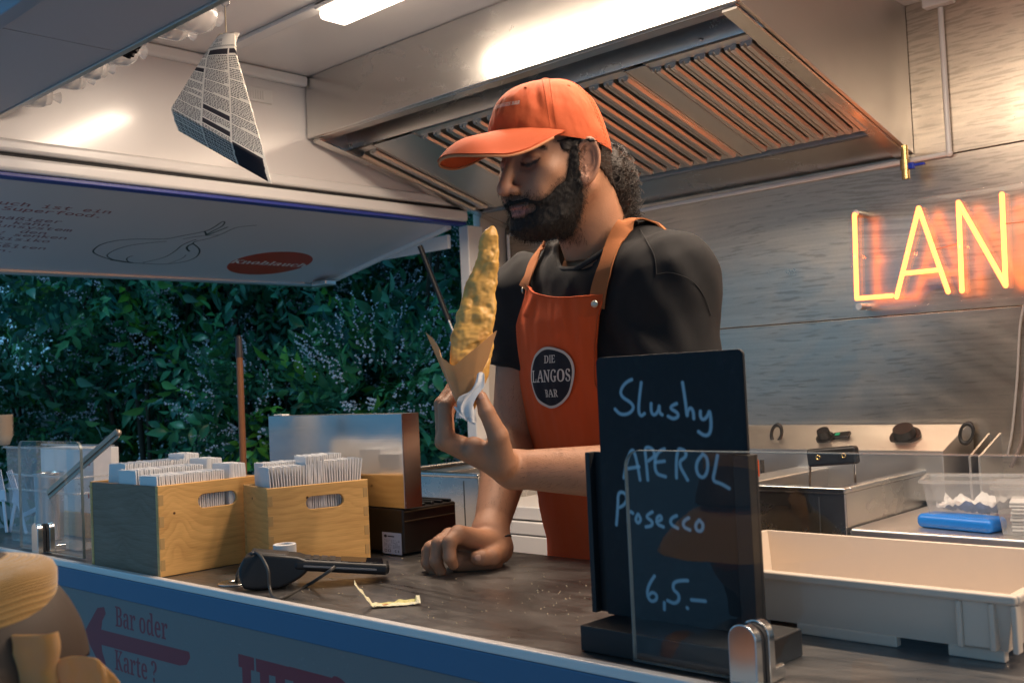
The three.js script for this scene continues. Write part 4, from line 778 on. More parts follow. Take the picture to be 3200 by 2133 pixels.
// ---------------------------------------------------------------- left end: clear bin of forks, bowls, menu card
{
  const t = thing('clear_bin', 'clear plastic bin behind the short glass pane holding white forks', 'bin');
  const z1 = -0.955, z0 = -1.035, x1 = onZ(232, 1500, z1).x, x0 = -2.50, y0 = COUNTER + 0.001, y1 = onZ(150, 1402, z1).y;
  const w = []; const cor = [[x0, z1], [x1, z1], [x1, z0], [x0, z0]];
  for (let i = 0; i < 4; i++) { const a = cor[i], b = cor[(i + 1) % 4]; w.push(sheet((u, v) => { const s = mix(0.93, 1, v); return V((mix(a[0], b[0], u) - (x0 + x1) / 2) * s + (x0 + x1) / 2, mix(y0, y1, v), (mix(a[1], b[1], u) - (z0 + z1) / 2) * s + (z0 + z1) / 2); }, 4, 4)); }
  const binM = phy({ color: lin(0.93, 0.93, 0.95), roughness: 0.06, transmission: 0.93, thickness: 0, ior: 1.5 });
  part('bin_wall', merge(w), binM, t);
  const ledge = (y) => merge([box(x0 + 0.006, x1 - 0.004, y, y + 0.004, z1 - 0.003, z1 + 0.003, 0.001, 1), box(x1 - 0.006, x1, y, y + 0.004, z0, z1 - 0.0035, 0.001, 1)]);
  part('bin_step', ledge(onZ(150, 1492, z1).y), M.plastic, t); part('bin_step', ledge(onZ(150, 1540, z1).y), M.plastic, t);
  part('bin_floor', box(x0 + 0.016, x1 - 0.016, y0, y0 + 0.003, z0 + 0.006, z1 - 0.006), M.plastic, t);
  part('bin_rim', merge([box(x0 - 0.004, x1 + 0.004, y1, y1 + 0.004, z1, z1 + 0.006), box(x0 - 0.004, x1 + 0.004, y1, y1 + 0.004, z0 - 0.006, z0), box(x1, x1 + 0.006, y1, y1 + 0.004, z0, z1)]), M.plastic, t);
  const forkM = std({ color: lin(0.60, 0.62, 0.72), roughness: 0.35 });
  const fg = (() => { const g = []; for (let i = 0; i < 4; i++) g.push(rod(V((i - 1.5) * 0.0056, 0.1, 0), V((i - 1.5) * 0.006, 0.150, 0.004), 0.0018, 0.0012, 6)); g.push(box(-0.0115, 0.0115, 0.074, 0.102, -0.0012, 0.0012, 0.001, 1)); g.push(box(-0.005, 0.005, 0, 0.078, -0.0012, 0.0012, 0.001, 1)); return merge(g); })();
  const fk = [['plastic fork leaning left beside the steel cup in the clear bin', 82, 1668, 0.26, 0.05], ['plastic fork lying almost level across the clear bin', 70, 1610, -1.25, 0.0], ['plastic fork standing upright at the bin edge by the glass clamp', 20, 1670, 0.05, 0.05], ['plastic fork crossing behind the leaning fork in the clear bin', 30, 1672, -0.45, 0.1]];
  fk.forEach(([l, px, py, a, b], i) => { const p = onZ(px, py, -0.975 - 0.008 * i), m = part('plastic_fork', fg, forkM, scene); m.position.set(p.x, Math.max(p.y, y0 + 0.006), p.z); m.rotation.set(b, 0.25, a); tag(m, l, 'fork', 'plastic forks in the bin'); });
  const cp = onZ(150, 1440, -0.998), st = thing('steel_cup', 'brushed steel cup standing in the clear bin of forks', 'cup', [cp.x, y0 + 0.0035, cp.z]);
  part('cup_body', new THREE.LatheGeometry([[0, 0], [0.026, 0], [0.028, 0.004], [0.031, 0.145], [0.034, 0.148], [0.031, 0.15], [0.029, 0.145], [0.026, 0.006], [0, 0.006]].map(([a, b]) => new THREE.Vector2(a, b)), 36), M.steelBright, st);
  const bag = onZ(130, 1690, -0.985), cz0 = part('spice_bag', (() => { const g = new THREE.SphereGeometry(0.026, 20, 14); g.scale(1.0, 1.45, 0.55); const p = g.attributes.position; for (let i = 0; i < p.count; i++) { const k = 1 + 0.2 * N3(p.getX(i) * 50, p.getY(i) * 50, p.getZ(i) * 50); p.setXYZ(i, p.getX(i) * k, Math.max(p.getY(i) * k, -0.034), p.getZ(i) * k); } g.computeVertexNormals(); return g; })(), std({ color: lin(0.5, 0.42, 0.28), roughness: 0.6 }), scene); cz0.position.set(bag.x, y0 + 0.039, -0.985);
  tag(cz0, 'small crumpled beige bag at the bottom of the clear bin', 'bag');
  // tongs leaning out of the bin
  const a = W(368, 1352, 2.085), b = W(232, 1472, 2.10), tg = thing('steel_tongs', 'steel tongs leaning up out of the bin beside the crate', 'tongs');
  const dir = a.clone().sub(b), end2 = b.clone().addScaledVector(dir, -0.62), side = V(0.3, 0.2, 0.5).cross(dir).normalize();
  const arm = (o) => { const g = box(-0.0065, 0.0065, 0, a.distanceTo(end2), -0.0012, 0.0012, 0.001, 1); g.applyQuaternion(new THREE.Quaternion().setFromUnitVectors(V(0, 1, 0), dir.clone().normalize())); g.translate(end2.x + o * side.x, end2.y + o * side.y, end2.z + o * side.z); return g; };
  const tgM = std({ color: lin(0.42, 0.34, 0.27), metalness: 0.8, roughness: 0.5 }); part('arm', arm(0.005), tgM, tg); part('arm', arm(-0.005), tgM, tg); part('tongs_end', ball(a, 0.007, 10), tgM, tg);
  // printed carton on a wooden plinth behind the bin
  const cz = -1.075, cx0 = -2.60, cx1 = onZ(292, 1480, cz).x, yt = onZ(150, 1398, cz).y, yb = onZ(240, 1598, cz).y, hh = yt - yb;
  const card = thing('menu_carton', 'white printed carton with red and black marks behind the forks', 'carton');
  const mt = canvasOf(512, 192, (c, w2, h2) => { c.fillStyle = '#e6e2de'; c.fillRect(0, 0, w2, h2); const X = (px) => (onZ(px, 1500, cz).x - cx0) / (cx1 - cx0) * w2, Y = (py) => (yt - onZ(240, py, cz).y) / hh * h2; c.fillStyle = '#b02a2a'; c.fillRect(X(270), Y(1446), 40, 6); c.beginPath(); c.arc(X(276), Y(1545), 8, 0, 7); c.fill(); c.fillStyle = '#222'; for (let i = 0; i < 12; i++) c.fillRect(X(234 + 45 * rnd()), Y(1505 + 30 * rnd()), 3 + 6 * rnd(), 3); c.strokeStyle = '#2a2a3c'; c.lineWidth = 6; c.beginPath(); c.arc(X(255), Y(1598), 12, Math.PI, 0); c.stroke(); });
  part('carton_box', box(cx0, cx1, yb, yt, cz - 0.06, cz, 0.001, 1), M.paper, card); const pg = new THREE.PlaneGeometry(cx1 - cx0, hh); pg.translate((cx0 + cx1) / 2, (yt + yb) / 2, cz + 0.001); part('carton_print', pg, std({ map: mt, roughness: 0.6 }), card);
  const pl = thing('wooden_plinth', 'low pine box under the white carton', 'box');
  part('plinth_board', box(cx0 - 0.01, cx1 + 0.010, COUNTER + 0.0005, yb - 0.0005, cz - 0.065, cz + 0.008, 0.002), pineA, pl);
  const bp = onZ(2, 1380, cz - 0.03), bowls = thing('paper_bowl_stack', 'stack of beige paper bowls standing on the white carton', 'bowl stack', [bp.x, yt + 0.0005, cz - 0.03]);
  for (let i = 0; i < 14; i++) { const g = new THREE.LatheGeometry([[0, 0], [0.021, 0], [0.0295, 0.024], [0.0315, 0.0248], [0.0315, 0.0258], [0.029, 0.0252], [0.0205, 0.001], [0, 0.001]].map(([a2, b2]) => new THREE.Vector2(a2, b2)), 28); g.translate(rr(-0.0005, 0.0005), i * 0.0042, 0); part('paper_bowl', g, bowlM, bowls); }
}

// ================================================================ hanging newspaper bags
const projectDepth = (p) => -p.clone().applyMatrix4(camera.matrixWorld.clone().invert()).z;
{
  const w = 2.12, hp0 = W(702, -16, w);
  const rgt = V(Math.cos(43.25 * D), 0, -Math.sin(43.25 * D)), fwd = V(Math.sin(43.25 * D), 0, Math.cos(43.25 * D));
  const P = (px, py, d = 0) => W(px, py, w).addScaledVector(fwd, d);
  const hk = thing('steel_hook', 'steel wire hook hanging from the ceiling above the newspaper bags', 'hook');
  part('hook_wire', tube([V(hp0.x, CEIL + 0.002, hp0.z), V(hp0.x, CEIL - 0.03, hp0.z), P(700, -30), P(693, 0), P(692, 12), P(702, 20), P(713, 14), P(716, 4)], 0.0014, 30, 8), M.chrome, hk);
  const b = thing('newspaper_bag_bundle', 'bundle of folded newspaper bags hanging by string from the wire hook', 'newspaper bags');
  part('string', merge([tube([P(702, 16), P(704, 60), P(706, 112)], 0.0013, 10, 6), tube([P(706, 112), P(706, 150, 0.012), P(708, 180, 0.014)], 0.0013, 10, 6), tube([P(703, 108), P(690, 112, 0.01), P(676, 135, 0.012), P(668, 142, 0.012)], 0.0009, 14, 5), tube([P(690, 122, 0.012), P(706, 127, 0.016), P(728, 124, 0.01), P(706, 128, -0.012), P(690, 122, 0.012)], 0.0012, 24, 5)]), M.rope, b);
  const news = canvasOf(700, 900, (c, W2, H2) => {
    c.fillStyle = '#efebe0'; c.fillRect(0, 0, W2, H2);
    c.fillStyle = '#2a2a2c';
    const cols = [[20, 225], [240, 445], [460, 680]];
    c.fillRect(0, 120, W2, 3); c.fillRect(0, 128, W2, 2);
    for (const [a, z] of cols) {
      let y = 150; c.fillStyle = '#26262c';
      while (y < H2 - 10) {
        if (rnd() < 0.32) { c.fillStyle = '#34323a'; c.fillRect(a, y, z - a, 26 + 20 * rnd()); y += 54; }
        const n = 4 + Math.floor(rnd() * 8); c.fillStyle = '#3a3a3e';
        for (let i = 0; i < n && y < H2; i++) { let x = a; const e = i === n - 1 ? a + (z - a) * rr(0.3, 0.9) : z; while (x < e) { const l = rr(5, 24); c.fillRect(x, y, Math.min(l, e - x), 6.5); x += l + 5; } y += 12.5; }
        y += 8;
      }
    }
    c.font = 'bold 30px serif'; c.fillStyle = '#333'; c.fillText('21.551', 250, 82); c.font = 'bold 22px serif'; c.fillText('D A D A X', 250, 114);
  });
  // outline of one bag in the photograph's pixels, straight down from the knot; each further bag lies a little lower behind it
  const quad = (u, v, k) => { // u across, v down
    const L = v < 0.18 ? [mix(690, 650, v / 0.18), mix(118, 182, v / 0.18)] : [mix(650, 546, (v - 0.18) / 0.82), mix(182, 352, (v - 0.18) / 0.82)];
    const R = v < 0.18 ? [mix(738, 741, v / 0.18), mix(112, 170, v / 0.18)] : [mix(741, 843, (v - 0.18) / 0.82), mix(170, 520, (v - 0.18) / 0.82)];
    return [mix(L[0], R[0], u), mix(L[1], R[1], u)];
  };
  const n = 16;
  for (let i = 0; i < n; i++) {
    const f = i / (n - 1), pts = (u, v) => { const q = quad(u, v), s = v * v; return P(q[0] + (-6 + 5 * N3(i * 3.7, 0, 0)) * f * s * 0.9, q[1] + (46 * f + 5 * N3(i * 5.1, 0, 4)) * s, 0.026 - 0.042 * f * (0.25 + v) + 0.005 * Math.sin(u * 3.1) * (1 - f) - 0.012 * Math.pow(1 - v, 8)); };
    const g = sheet(pts, 10, 14); const uv = g.attributes.uv; for (let k = 0; k < uv.count; k++) uv.setXY(k, 0.04 + (uv.getX(k) - 0.5) * (0.35 + 0.65 * uv.getY(k)) + 0.47, 1 - (0.02 + 0.96 * uv.getY(k)));
    part('newspaper_bag', thick(g, 0.0007), std({ map: news, roughness: 0.95 }), b);
  }
  part('twisted_top', (() => { const g = sheet((u, v) => { const a2 = u * 6.283, r = 0.011 + 0.006 * N3(Math.cos(a2) * 2, Math.sin(a2) * 2, v * 3) - 0.004 * Math.sin(v * 3.14); const c2 = P(mix(714, 722, v), mix(150, 108, v), 0.004); return c2.addScaledVector(rgt, Math.cos(a2) * (r + 0.006)).addScaledVector(fwd, Math.sin(a2) * r); }, 18, 8); return g; })(), std({ color: lin(0.6, 0.58, 0.53), roughness: 0.95 }), b);
}

// ================================================================ shrubs beyond the side opening
{
  const leafShape = (L, Wd, curl, fold) => { // pointed leaf along +y, folded on its midrib
    const n = 4, pos = [], idx = [];
    const wAt = [0.0, 0.78, 1.0, 0.6, 0.0];
    for (let i = 0; i <= n; i++) { const t = i / n, y = L * t, z = -curl * t * t, w = Wd * wAt[i]; pos.push(-w, y, z + fold * w, 0, y, z, w, y, z + fold * w); }
    for (let i = 0; i < n; i++) { const a = i * 3; for (const k of [0, 1]) idx.push(a + k, a + k + 1, a + k + 3, a + k + 1, a + k + 4, a + k + 3); }
    const g = new THREE.BufferGeometry(); g.setAttribute('position', new THREE.Float32BufferAttribute(pos, 3)); g.setIndex(idx); g.computeVertexNormals(); return g;
  };
  const leafA = leafShape(0.058, 0.012, 0.018, 0.4), leafB = leafShape(0.075, 0.0175, 0.028, 0.3);
  const twig = (leaf, n, len) => { const list = []; for (let i = 0; i < n; i++) { const g = leaf.clone(), s = i % 2 ? 1 : -1, t = i / (n - 1), k = rr(0.75, 1.1); g.scale(k, k, k); g.rotateZ(s * rr(0.7, 1.2) * (1 - 0.8 * (t > 0.95 ? 1 : 0))); g.rotateX(rr(-0.5, 0.3)); g.rotateY(rr(-0.4, 0.4)); g.translate(0, t * len, -0.03 * t * t); list.push(g.toNonIndexed()); } list.push(rod(V(0, 0, 0), V(0, len, -0.03), 0.0022, 0.0008, 4).toNonIndexed()); return merge(list.map((g) => { g.deleteAttribute('uv'); return g; })); };
  const twigs = [twig(leafA, 9, 0.2), twig(leafB, 7, 0.17)];
  const leafMat = phy({ color: lin(1, 1, 1), roughness: 0.32, transmission: 0.25, thickness: 0, ior: 1.4 });
  const bigLeaf = [0.0, 1, 2].map((k) => phy({ color: [lin(0.04, 0.19, 0.07), lin(0.08, 0.30, 0.06), lin(0.04, 0.16, 0.09)][k], roughness: 0.4, transmission: 0.25, thickness: 0 }));
  const bark = std({ color: lin(0.06, 0.045, 0.03), roughness: 0.95 });
  const petal = std({ color: lin(0.55, 0.54, 0.6), roughness: 0.8 });
  const flower = (() => { const g = []; for (let i = 0; i < 16; i++) { const s = new THREE.IcosahedronGeometry(rr(0.0022, 0.0048), 0); const q2 = 1 - i / 20; s.translate(rr(-0.022, 0.022) * q2, i * 0.0075, rr(-0.022, 0.022) * q2); s.deleteAttribute('uv'); g.push(s); } return merge(g); })();
  const q = new THREE.Quaternion(), mtx = new THREE.Matrix4(), col = new THREE.Color();
  function shrub(label, px, w, R, H, n, flowers, tone, side = 1) {
    const c = W(px, 1250, w), t = thing('shrub', label, 'shrub', [c.x, 0, c.z], 0, 'shrubs beyond the side opening');
    const limb = []; for (let i = 0; i < 9; i++) { const a = i * 2.4, e = V(Math.cos(a) * R * rr(0.3, 0.8), H * rr(0.55, 0.95), Math.sin(a) * R * rr(0.3, 0.8)); limb.push(tube([V(Math.cos(a) * 0.05, 0, Math.sin(a) * 0.05), e.clone().multiply(V(0.35, 0.45, 0.35)), e], rr(0.008, 0.018), 10, 5)); }
    part('trunk', merge(limb), bark, t);
    const crown = new THREE.Group(); crown.name = 'crown'; t.add(crown);
    // clumps give the crown its uneven outline
    const clumps = []; for (let i = 0; i < 20; i++) { const a = rnd() * 6.283, y = H * Math.pow(rnd(), 0.75), rad = R * Math.sqrt(rnd()) * (0.55 + 0.45 * Math.sin(Math.PI * clamp(y / H * 0.9 + 0.1))); clumps.push([V(Math.cos(a) * rad, 0.25 + y * 0.9, Math.sin(a) * rad), rr(0.22, 0.42)]); }
    for (let k = 0; k < 2; k++) {
      const m = new THREE.InstancedMesh(twigs[k], leafMat, Math.floor(n / 2)); m.name = 'foliage'; m.userData.kind = 'stuff'; m.castShadow = m.receiveShadow = true;
      for (let i = 0; i < m.count; i++) {
        const [cc, cr] = clumps[Math.floor(rnd() * clumps.length)], d = V(rr(-1, 1), rr(-1, 1), rr(-1, 1)).normalize(), rad = cr * (0.45 + 0.55 * Math.pow(rnd(), 0.5));
        const p = cc.clone().addScaledVector(d, rad), out = d.clone().add(V(rr(-0.5, 0.5), rr(-0.2, 0.5), rr(-0.5, 0.5))).normalize();
        q.setFromUnitVectors(V(0, 1, 0), out); q.multiply(new THREE.Quaternion().setFromAxisAngle(V(0, 1, 0), rnd() * 6.283));
        const s = rr(0.55, 1.3); mtx.compose(p, q, V(s, s, s)); m.setMatrixAt(i, mtx);
        const h = rnd(); col.setRGB(mix(0.02, 0.06, h) * tone, mix(0.12, 0.26, h) * tone, mix(0.07, 0.12, rnd()) * tone); if (rnd() < 0.07) col.setRGB(0.12, 0.34, 0.04); m.setColorAt(i, col);
      }
      crown.add(m);
    }
    if (flowers) { const m = new THREE.InstancedMesh(flower, petal, flowers); m.name = 'blossom'; m.userData.kind = 'stuff'; for (let i = 0; i < flowers; i++) { const [cc, cr] = clumps[Math.floor(rnd() * clumps.length)], d = V(rr(-0.4, 1), rr(-0.7, 0.8), rr(-0.6, 1)).normalize(), p = cc.clone().addScaledVector(d, cr * rr(0.95, 1.2)); q.setFromUnitVectors(V(0, 1, 0), d.add(V(0, 0.6, 0)).normalize()); const s = rr(0.7, 1.3); mtx.compose(p, q, V(s, s, s)); m.setMatrixAt(i, mtx); } crown.add(m); }
    return { t, crown };
  }
  const s1 = shrub('thin leafy shrub with sky gaps above the low garden wall', 170, 6.0, 0.8, 2.7, 420, 60, 1.0);
  const s2 = shrub('broad leafy shrub with bright fresh leaves behind the grey napkin crate', 470, 5.4, 1.05, 2.95, 3000, 800, 1.15);
  const s3 = shrub('dense dark shrub behind the brown wooden pole', 850, 5.3, 1.05, 2.95, 3200, 800, 1.0);
  const s4 = shrub('blossoming shrub with pale flower spikes beside the gas strut', 1240, 5.2, 0.95, 2.8, 3000, 1500, 0.95);
  const s5 = shrub('tall leafy shrub in the second row behind the dark shrub', 1050, 6.6, 1.3, 3.1, 2200, 160, 0.8);
  const s6 = shrub('tall leafy shrub in the second row behind the broad shrub', 740, 6.7, 1.25, 3.2, 2200, 160, 0.8);
  const s7 = shrub('low spreading shrub filling the second row beside the door post', 1420, 6.2, 1.0, 2.45, 1500, 240, 0.8);
  const s8 = shrub('distant shrub in the third row between the second row shrubs', 840, 7.8, 1.5, 3.3, 1900, 0, 0.8);
  // near sprays whose leaves can be told apart
  const spray = (s, px, py, w, k, dirx, n = 7) => {
    const base = W(px, py, w).sub(s.t.position);
    const ax = V(dirx * 0.728, -0.25, -dirx * 0.685).normalize(), up = V(0, 1, 0);
    for (let i = 0; i < n; i++) {
      const m = part('leaf', i % 3 ? leafB : leafA, bigLeaf[Math.floor(rnd() * 3)], s.crown), sd = i % 2 ? 1 : -1, f = i / (n - 1);
      m.position.copy(base).addScaledVector(ax, f * 0.17 * k).add(V(0, -0.05 * f * f, 0));
      const d = ax.clone().multiplyScalar(0.55 + 0.4 * f).add(V(0.35 * sd, -0.35 + 0.25 * sd * rr(0.4, 1), 0.35 * sd)).normalize();
      m.quaternion.setFromUnitVectors(V(0, 1, 0), d); m.rotateY(rr(-0.6, 0.6) + 0.6); m.scale.setScalar(k * rr(0.8, 1.15));
    }
  };
  for (const [s, px, py, w, k, dx] of [[s2, 480, 1190, 4.55, 1.15, 1], [s2, 560, 1215, 4.50, 1.1, -1], [s3, 590, 1230, 4.45, 1.25, 1], [s3, 900, 1040, 4.45, 1.1, 1], [s3, 730, 1160, 4.40, 1.0, 1], [s2, 215, 1180, 4.65, 1.1, 1], [s2, 190, 900, 4.75, 1.0, -1], [s2, 300, 870, 4.70, 1.0, 1], [s1, 30, 1210, 5.15, 1.2, 1], [s2, 240, 1310, 4.55, 1.2, 1], [s3, 640, 1340, 4.45, 1.1, -1], [s4, 1010, 1230, 4.35, 1.0, -1], [s3, 470, 880, 4.65, 1.0, 1], [s4, 960, 1120, 4.40, 1.0, 1], [s4, 1180, 1130, 4.30, 1.0, 1], [s2, 420, 1060, 4.60, 1.0, -1], [s3, 700, 1290, 4.45, 1.05, 1], [s4, 1080, 1350, 4.35, 1.0, 1]]) spray(s, px, py, w, k, dx);
  // low rendered garden wall with a coping
  const gw = thing('garden_wall', 'low rendered garden wall with a coping below the thin shrub', 'wall');
  const a = W(-250, 1180, 6.3), b = W(190, 1186, 6.2), len = Math.hypot(b.x - a.x, b.z - a.z), ang = Math.atan2(-(b.z - a.z), b.x - a.x);
  const yt = b.y;
  const wg = box(0, len, 0, yt - 0.05, -0.2, 0), cg = box(-0.02, len + 0.02, yt - 0.05, yt, -0.22, 0.02, 0.008);
  for (const g of [wg, cg]) { g.rotateY(ang); g.translate(a.x, 0, a.z); }
  part('wall_body', wg, std({ color: lin(0.3, 0.31, 0.33), roughness: 0.95, bumpMap: smear, bumpScale: 0.004 }), gw); part('coping', cg, std({ color: lin(0.38, 0.34, 0.36), roughness: 0.9 }), gw);
}
{ // wooden pole standing outside the opening
  const top = onX(745, 1045, -2.62), t = thing('wooden_pole', 'brown wooden pole with a dark cap standing outside the side opening', 'pole', [top.x, 0, top.z]);
  const lean = V(0.02, 0, 0);
  part('shaft', rod(V(0.0, 0, 0), V(0, top.y - 0.065, 0), 0.0105, 0.0095, 14), std({ color: lin(0.26, 0.10, 0.035), roughness: 0.45 }), t);
  part('cap', merge([rod(V(0, top.y - 0.065, 0), V(0, top.y - 0.01, 0), 0.0115, 0.009, 14), ball(V(0, top.y - 0.01, 0), 0.009, 12)]), std({ color: lin(0.04, 0.03, 0.028), roughness: 0.4 }), t);
}

// ================================================================ the vendor
// ---- signed-distance helpers and surface nets
const smin = (a, b, k) => { const h = Math.max(k - Math.abs(a - b), 0) / k; return Math.min(a, b) - h * h * k * 0.25; };
const smax = (a, b, k) => -smin(-a, -b, k);
const ellip = (x, y, z, cx, cy, cz, rx, ry, rz) => { const a = (x - cx) / rx, b = (y - cy) / ry, c = (z - cz) / rz, k0 = Math.sqrt(a * a + b * b + c * c); const k1 = Math.sqrt(a * a / (rx * rx) + b * b / (ry * ry) + c * c / (rz * rz)); return k1 < 1e-9 ? -Math.min(rx, ry, rz) : k0 * (k0 - 1) / k1; };
const caps = (x, y, z, a, b, ra, rb) => { const bx = b.x - a.x, by = b.y - a.y, bz = b.z - a.z, px = x - a.x, py = y - a.y, pz = z - a.z; const h = clamp((px * bx + py * by + pz * bz) / (bx * bx + by * by + bz * bz)); return Math.hypot(px - bx * h, py - by * h, pz - bz * h) - (ra + (rb - ra) * h); };
function surfaceNet(f, lo, hi, h) {
  const nx = Math.ceil((hi[0] - lo[0]) / h) + 1, ny = Math.ceil((hi[1] - lo[1]) / h) + 1, nz = Math.ceil((hi[2] - lo[2]) / h) + 1;
  const v = new Float32Array(nx * ny * nz), id = (i, j, k) => i + nx * (j + ny * k);
  for (let k = 0; k < nz; k++) for (let j = 0; j < ny; j++) for (let i = 0; i < nx; i++) v[id(i, j, k)] = f(lo[0] + i * h, lo[1] + j * h, lo[2] + k * h);
  const map = new Int32Array(nx * ny * nz).fill(-1), pos = [], idx = [];
  const E = [[0, 1], [0, 2], [0, 4], [1, 3], [1, 5], [2, 3], [2, 6], [3, 7], [4, 5], [4, 6], [5, 7], [6, 7]];
  for (let k = 0; k < nz - 1; k++) for (let j = 0; j < ny - 1; j++) for (let i = 0; i < nx - 1; i++) {
    const c = []; let n = 0; for (let q = 0; q < 8; q++) { c[q] = v[id(i + (q & 1), j + ((q >> 1) & 1), k + (q >> 2))]; if (c[q] < 0) n++; }
    if (n === 0 || n === 8) continue;
    let sx = 0, sy = 0, sz = 0, m = 0;
    for (const [a, b] of E) if ((c[a] < 0) !== (c[b] < 0)) { const t = c[a] / (c[a] - c[b]); sx += mix(a & 1, b & 1, t); sy += mix((a >> 1) & 1, (b >> 1) & 1, t); sz += mix(a >> 2, b >> 2, t); m++; }
    map[id(i, j, k)] = pos.length / 3; pos.push(lo[0] + (i + sx / m) * h, lo[1] + (j + sy / m) * h, lo[2] + (k + sz / m) * h);
  }
  const quad = (a, b, c, d, flip) => { if (a < 0 || b < 0 || c < 0 || d < 0) return; if (flip) idx.push(a, c, b, b, c, d); else idx.push(a, b, c, b, d, c); };
  for (let k = 1; k < nz - 1; k++) for (let j = 1; j < ny - 1; j++) for (let i = 1; i < nx - 1; i++) {
    const s = v[id(i, j, k)] < 0;
    if (s !== (v[id(i + 1, j, k)] < 0)) quad(map[id(i, j - 1, k - 1)], map[id(i, j, k - 1)], map[id(i, j - 1, k)], map[id(i, j, k)], !s);
    if (s !== (v[id(i, j + 1, k)] < 0)) quad(map[id(i - 1, j, k - 1)], map[id(i, j, k - 1)], map[id(i - 1, j, k)], map[id(i, j, k)], s);
    if (s !== (v[id(i, j, k + 1)] < 0)) quad(map[id(i - 1, j - 1, k)], map[id(i, j - 1, k)], map[id(i - 1, j, k)], map[id(i, j, k)], !s);
  }
  const g = new THREE.BufferGeometry(); g.setAttribute('position', new THREE.Float32BufferAttribute(pos, 3)); g.setIndex(idx);
  const nr = new Float32Array(pos.length), e = h * 0.6;
  for (let i = 0; i < pos.length; i += 3) { const x = pos[i], y = pos[i + 1], z = pos[i + 2]; let a = f(x + e, y, z) - f(x - e, y, z), b = f(x, y + e, z) - f(x, y - e, z), c = f(x, y, z + e) - f(x, y, z - e); const l = Math.hypot(a, b, c) || 1; nr[i] = a / l; nr[i + 1] = b / l; nr[i + 2] = c / l; }
  g.setAttribute('normal', new THREE.BufferAttribute(nr, 3));
  return g;
}
const paint = (g, fn) => { const p = g.attributes.position, c = new Float32Array(p.count * 3); for (let i = 0; i < p.count; i++) { const q = fn(p.getX(i), p.getY(i), p.getZ(i)); c.set(q, 3 * i); } g.setAttribute('color', new THREE.BufferAttribute(c, 3)); return g; };
const projectPx = (p) => { const q = p.clone().applyMatrix4(camera.matrixWorldInverse); return [1600 + F * q.x / -q.z, 1066.5 - F * q.y / -q.z, -q.z]; };
camera.matrixWorldInverse.copy(camera.matrixWorld).invert();

const man = thing('person', 'bearded man in orange cap, black t-shirt and orange apron holding fried bread', 'person');
// ---- head frame: x his left, y up, z forward
const HEAD = (() => {
  const yaw = 54 * D, pit = 10 * D, sp = Math.sin(pit), cp = Math.cos(pit), sy = Math.sin(yaw), cy = Math.cos(yaw);
  const cam = (x, y, z) => V(x, y, z).transformDirection(CM);
  const Fv = cam(-sy * cp, -sp, cy * cp), Uv = cam(-sy * sp, cp, cy * sp), Lv = Uv.clone().cross(Fv);
  return new THREE.Matrix4().makeBasis(Lv, Uv, Fv).setPosition(W(1744, 510, 1.74));
})();
const HEADI = HEAD.clone().invert();
const hv = (x, y, z) => V(x, y, z).applyMatrix4(HEAD);
const J = { neck: V(-1.122, 1.80, -1.432), shR: V(-1.325, 1.762, -1.455), shL: V(-0.962, 1.752, -1.405), elR: V(-1.366, 1.50, -1.445), wrR: W(1530, 1665, 1.80), elL: V(-0.935, 1.445, -1.37), wrL: W(1605, 1466, 1.655) };
const neckL = J.neck.clone().applyMatrix4(HEADI), neckTop = V(0, -0.03, -0.03);
const ax = (x) => Math.abs(x);
const P0 = (a, b, c) => ({ x: a, y: b, z: c });
const jawA = P0(0.057, -0.042, 0.0), jawB = P0(0.022, -0.092, 0.062), browA = P0(0.012, 0.034, 0.0885), browB = P0(0.05, 0.036, 0.071), nbA = P0(0, 0.02, 0.09), nbB = P0(0, -0.03, 0.1165);
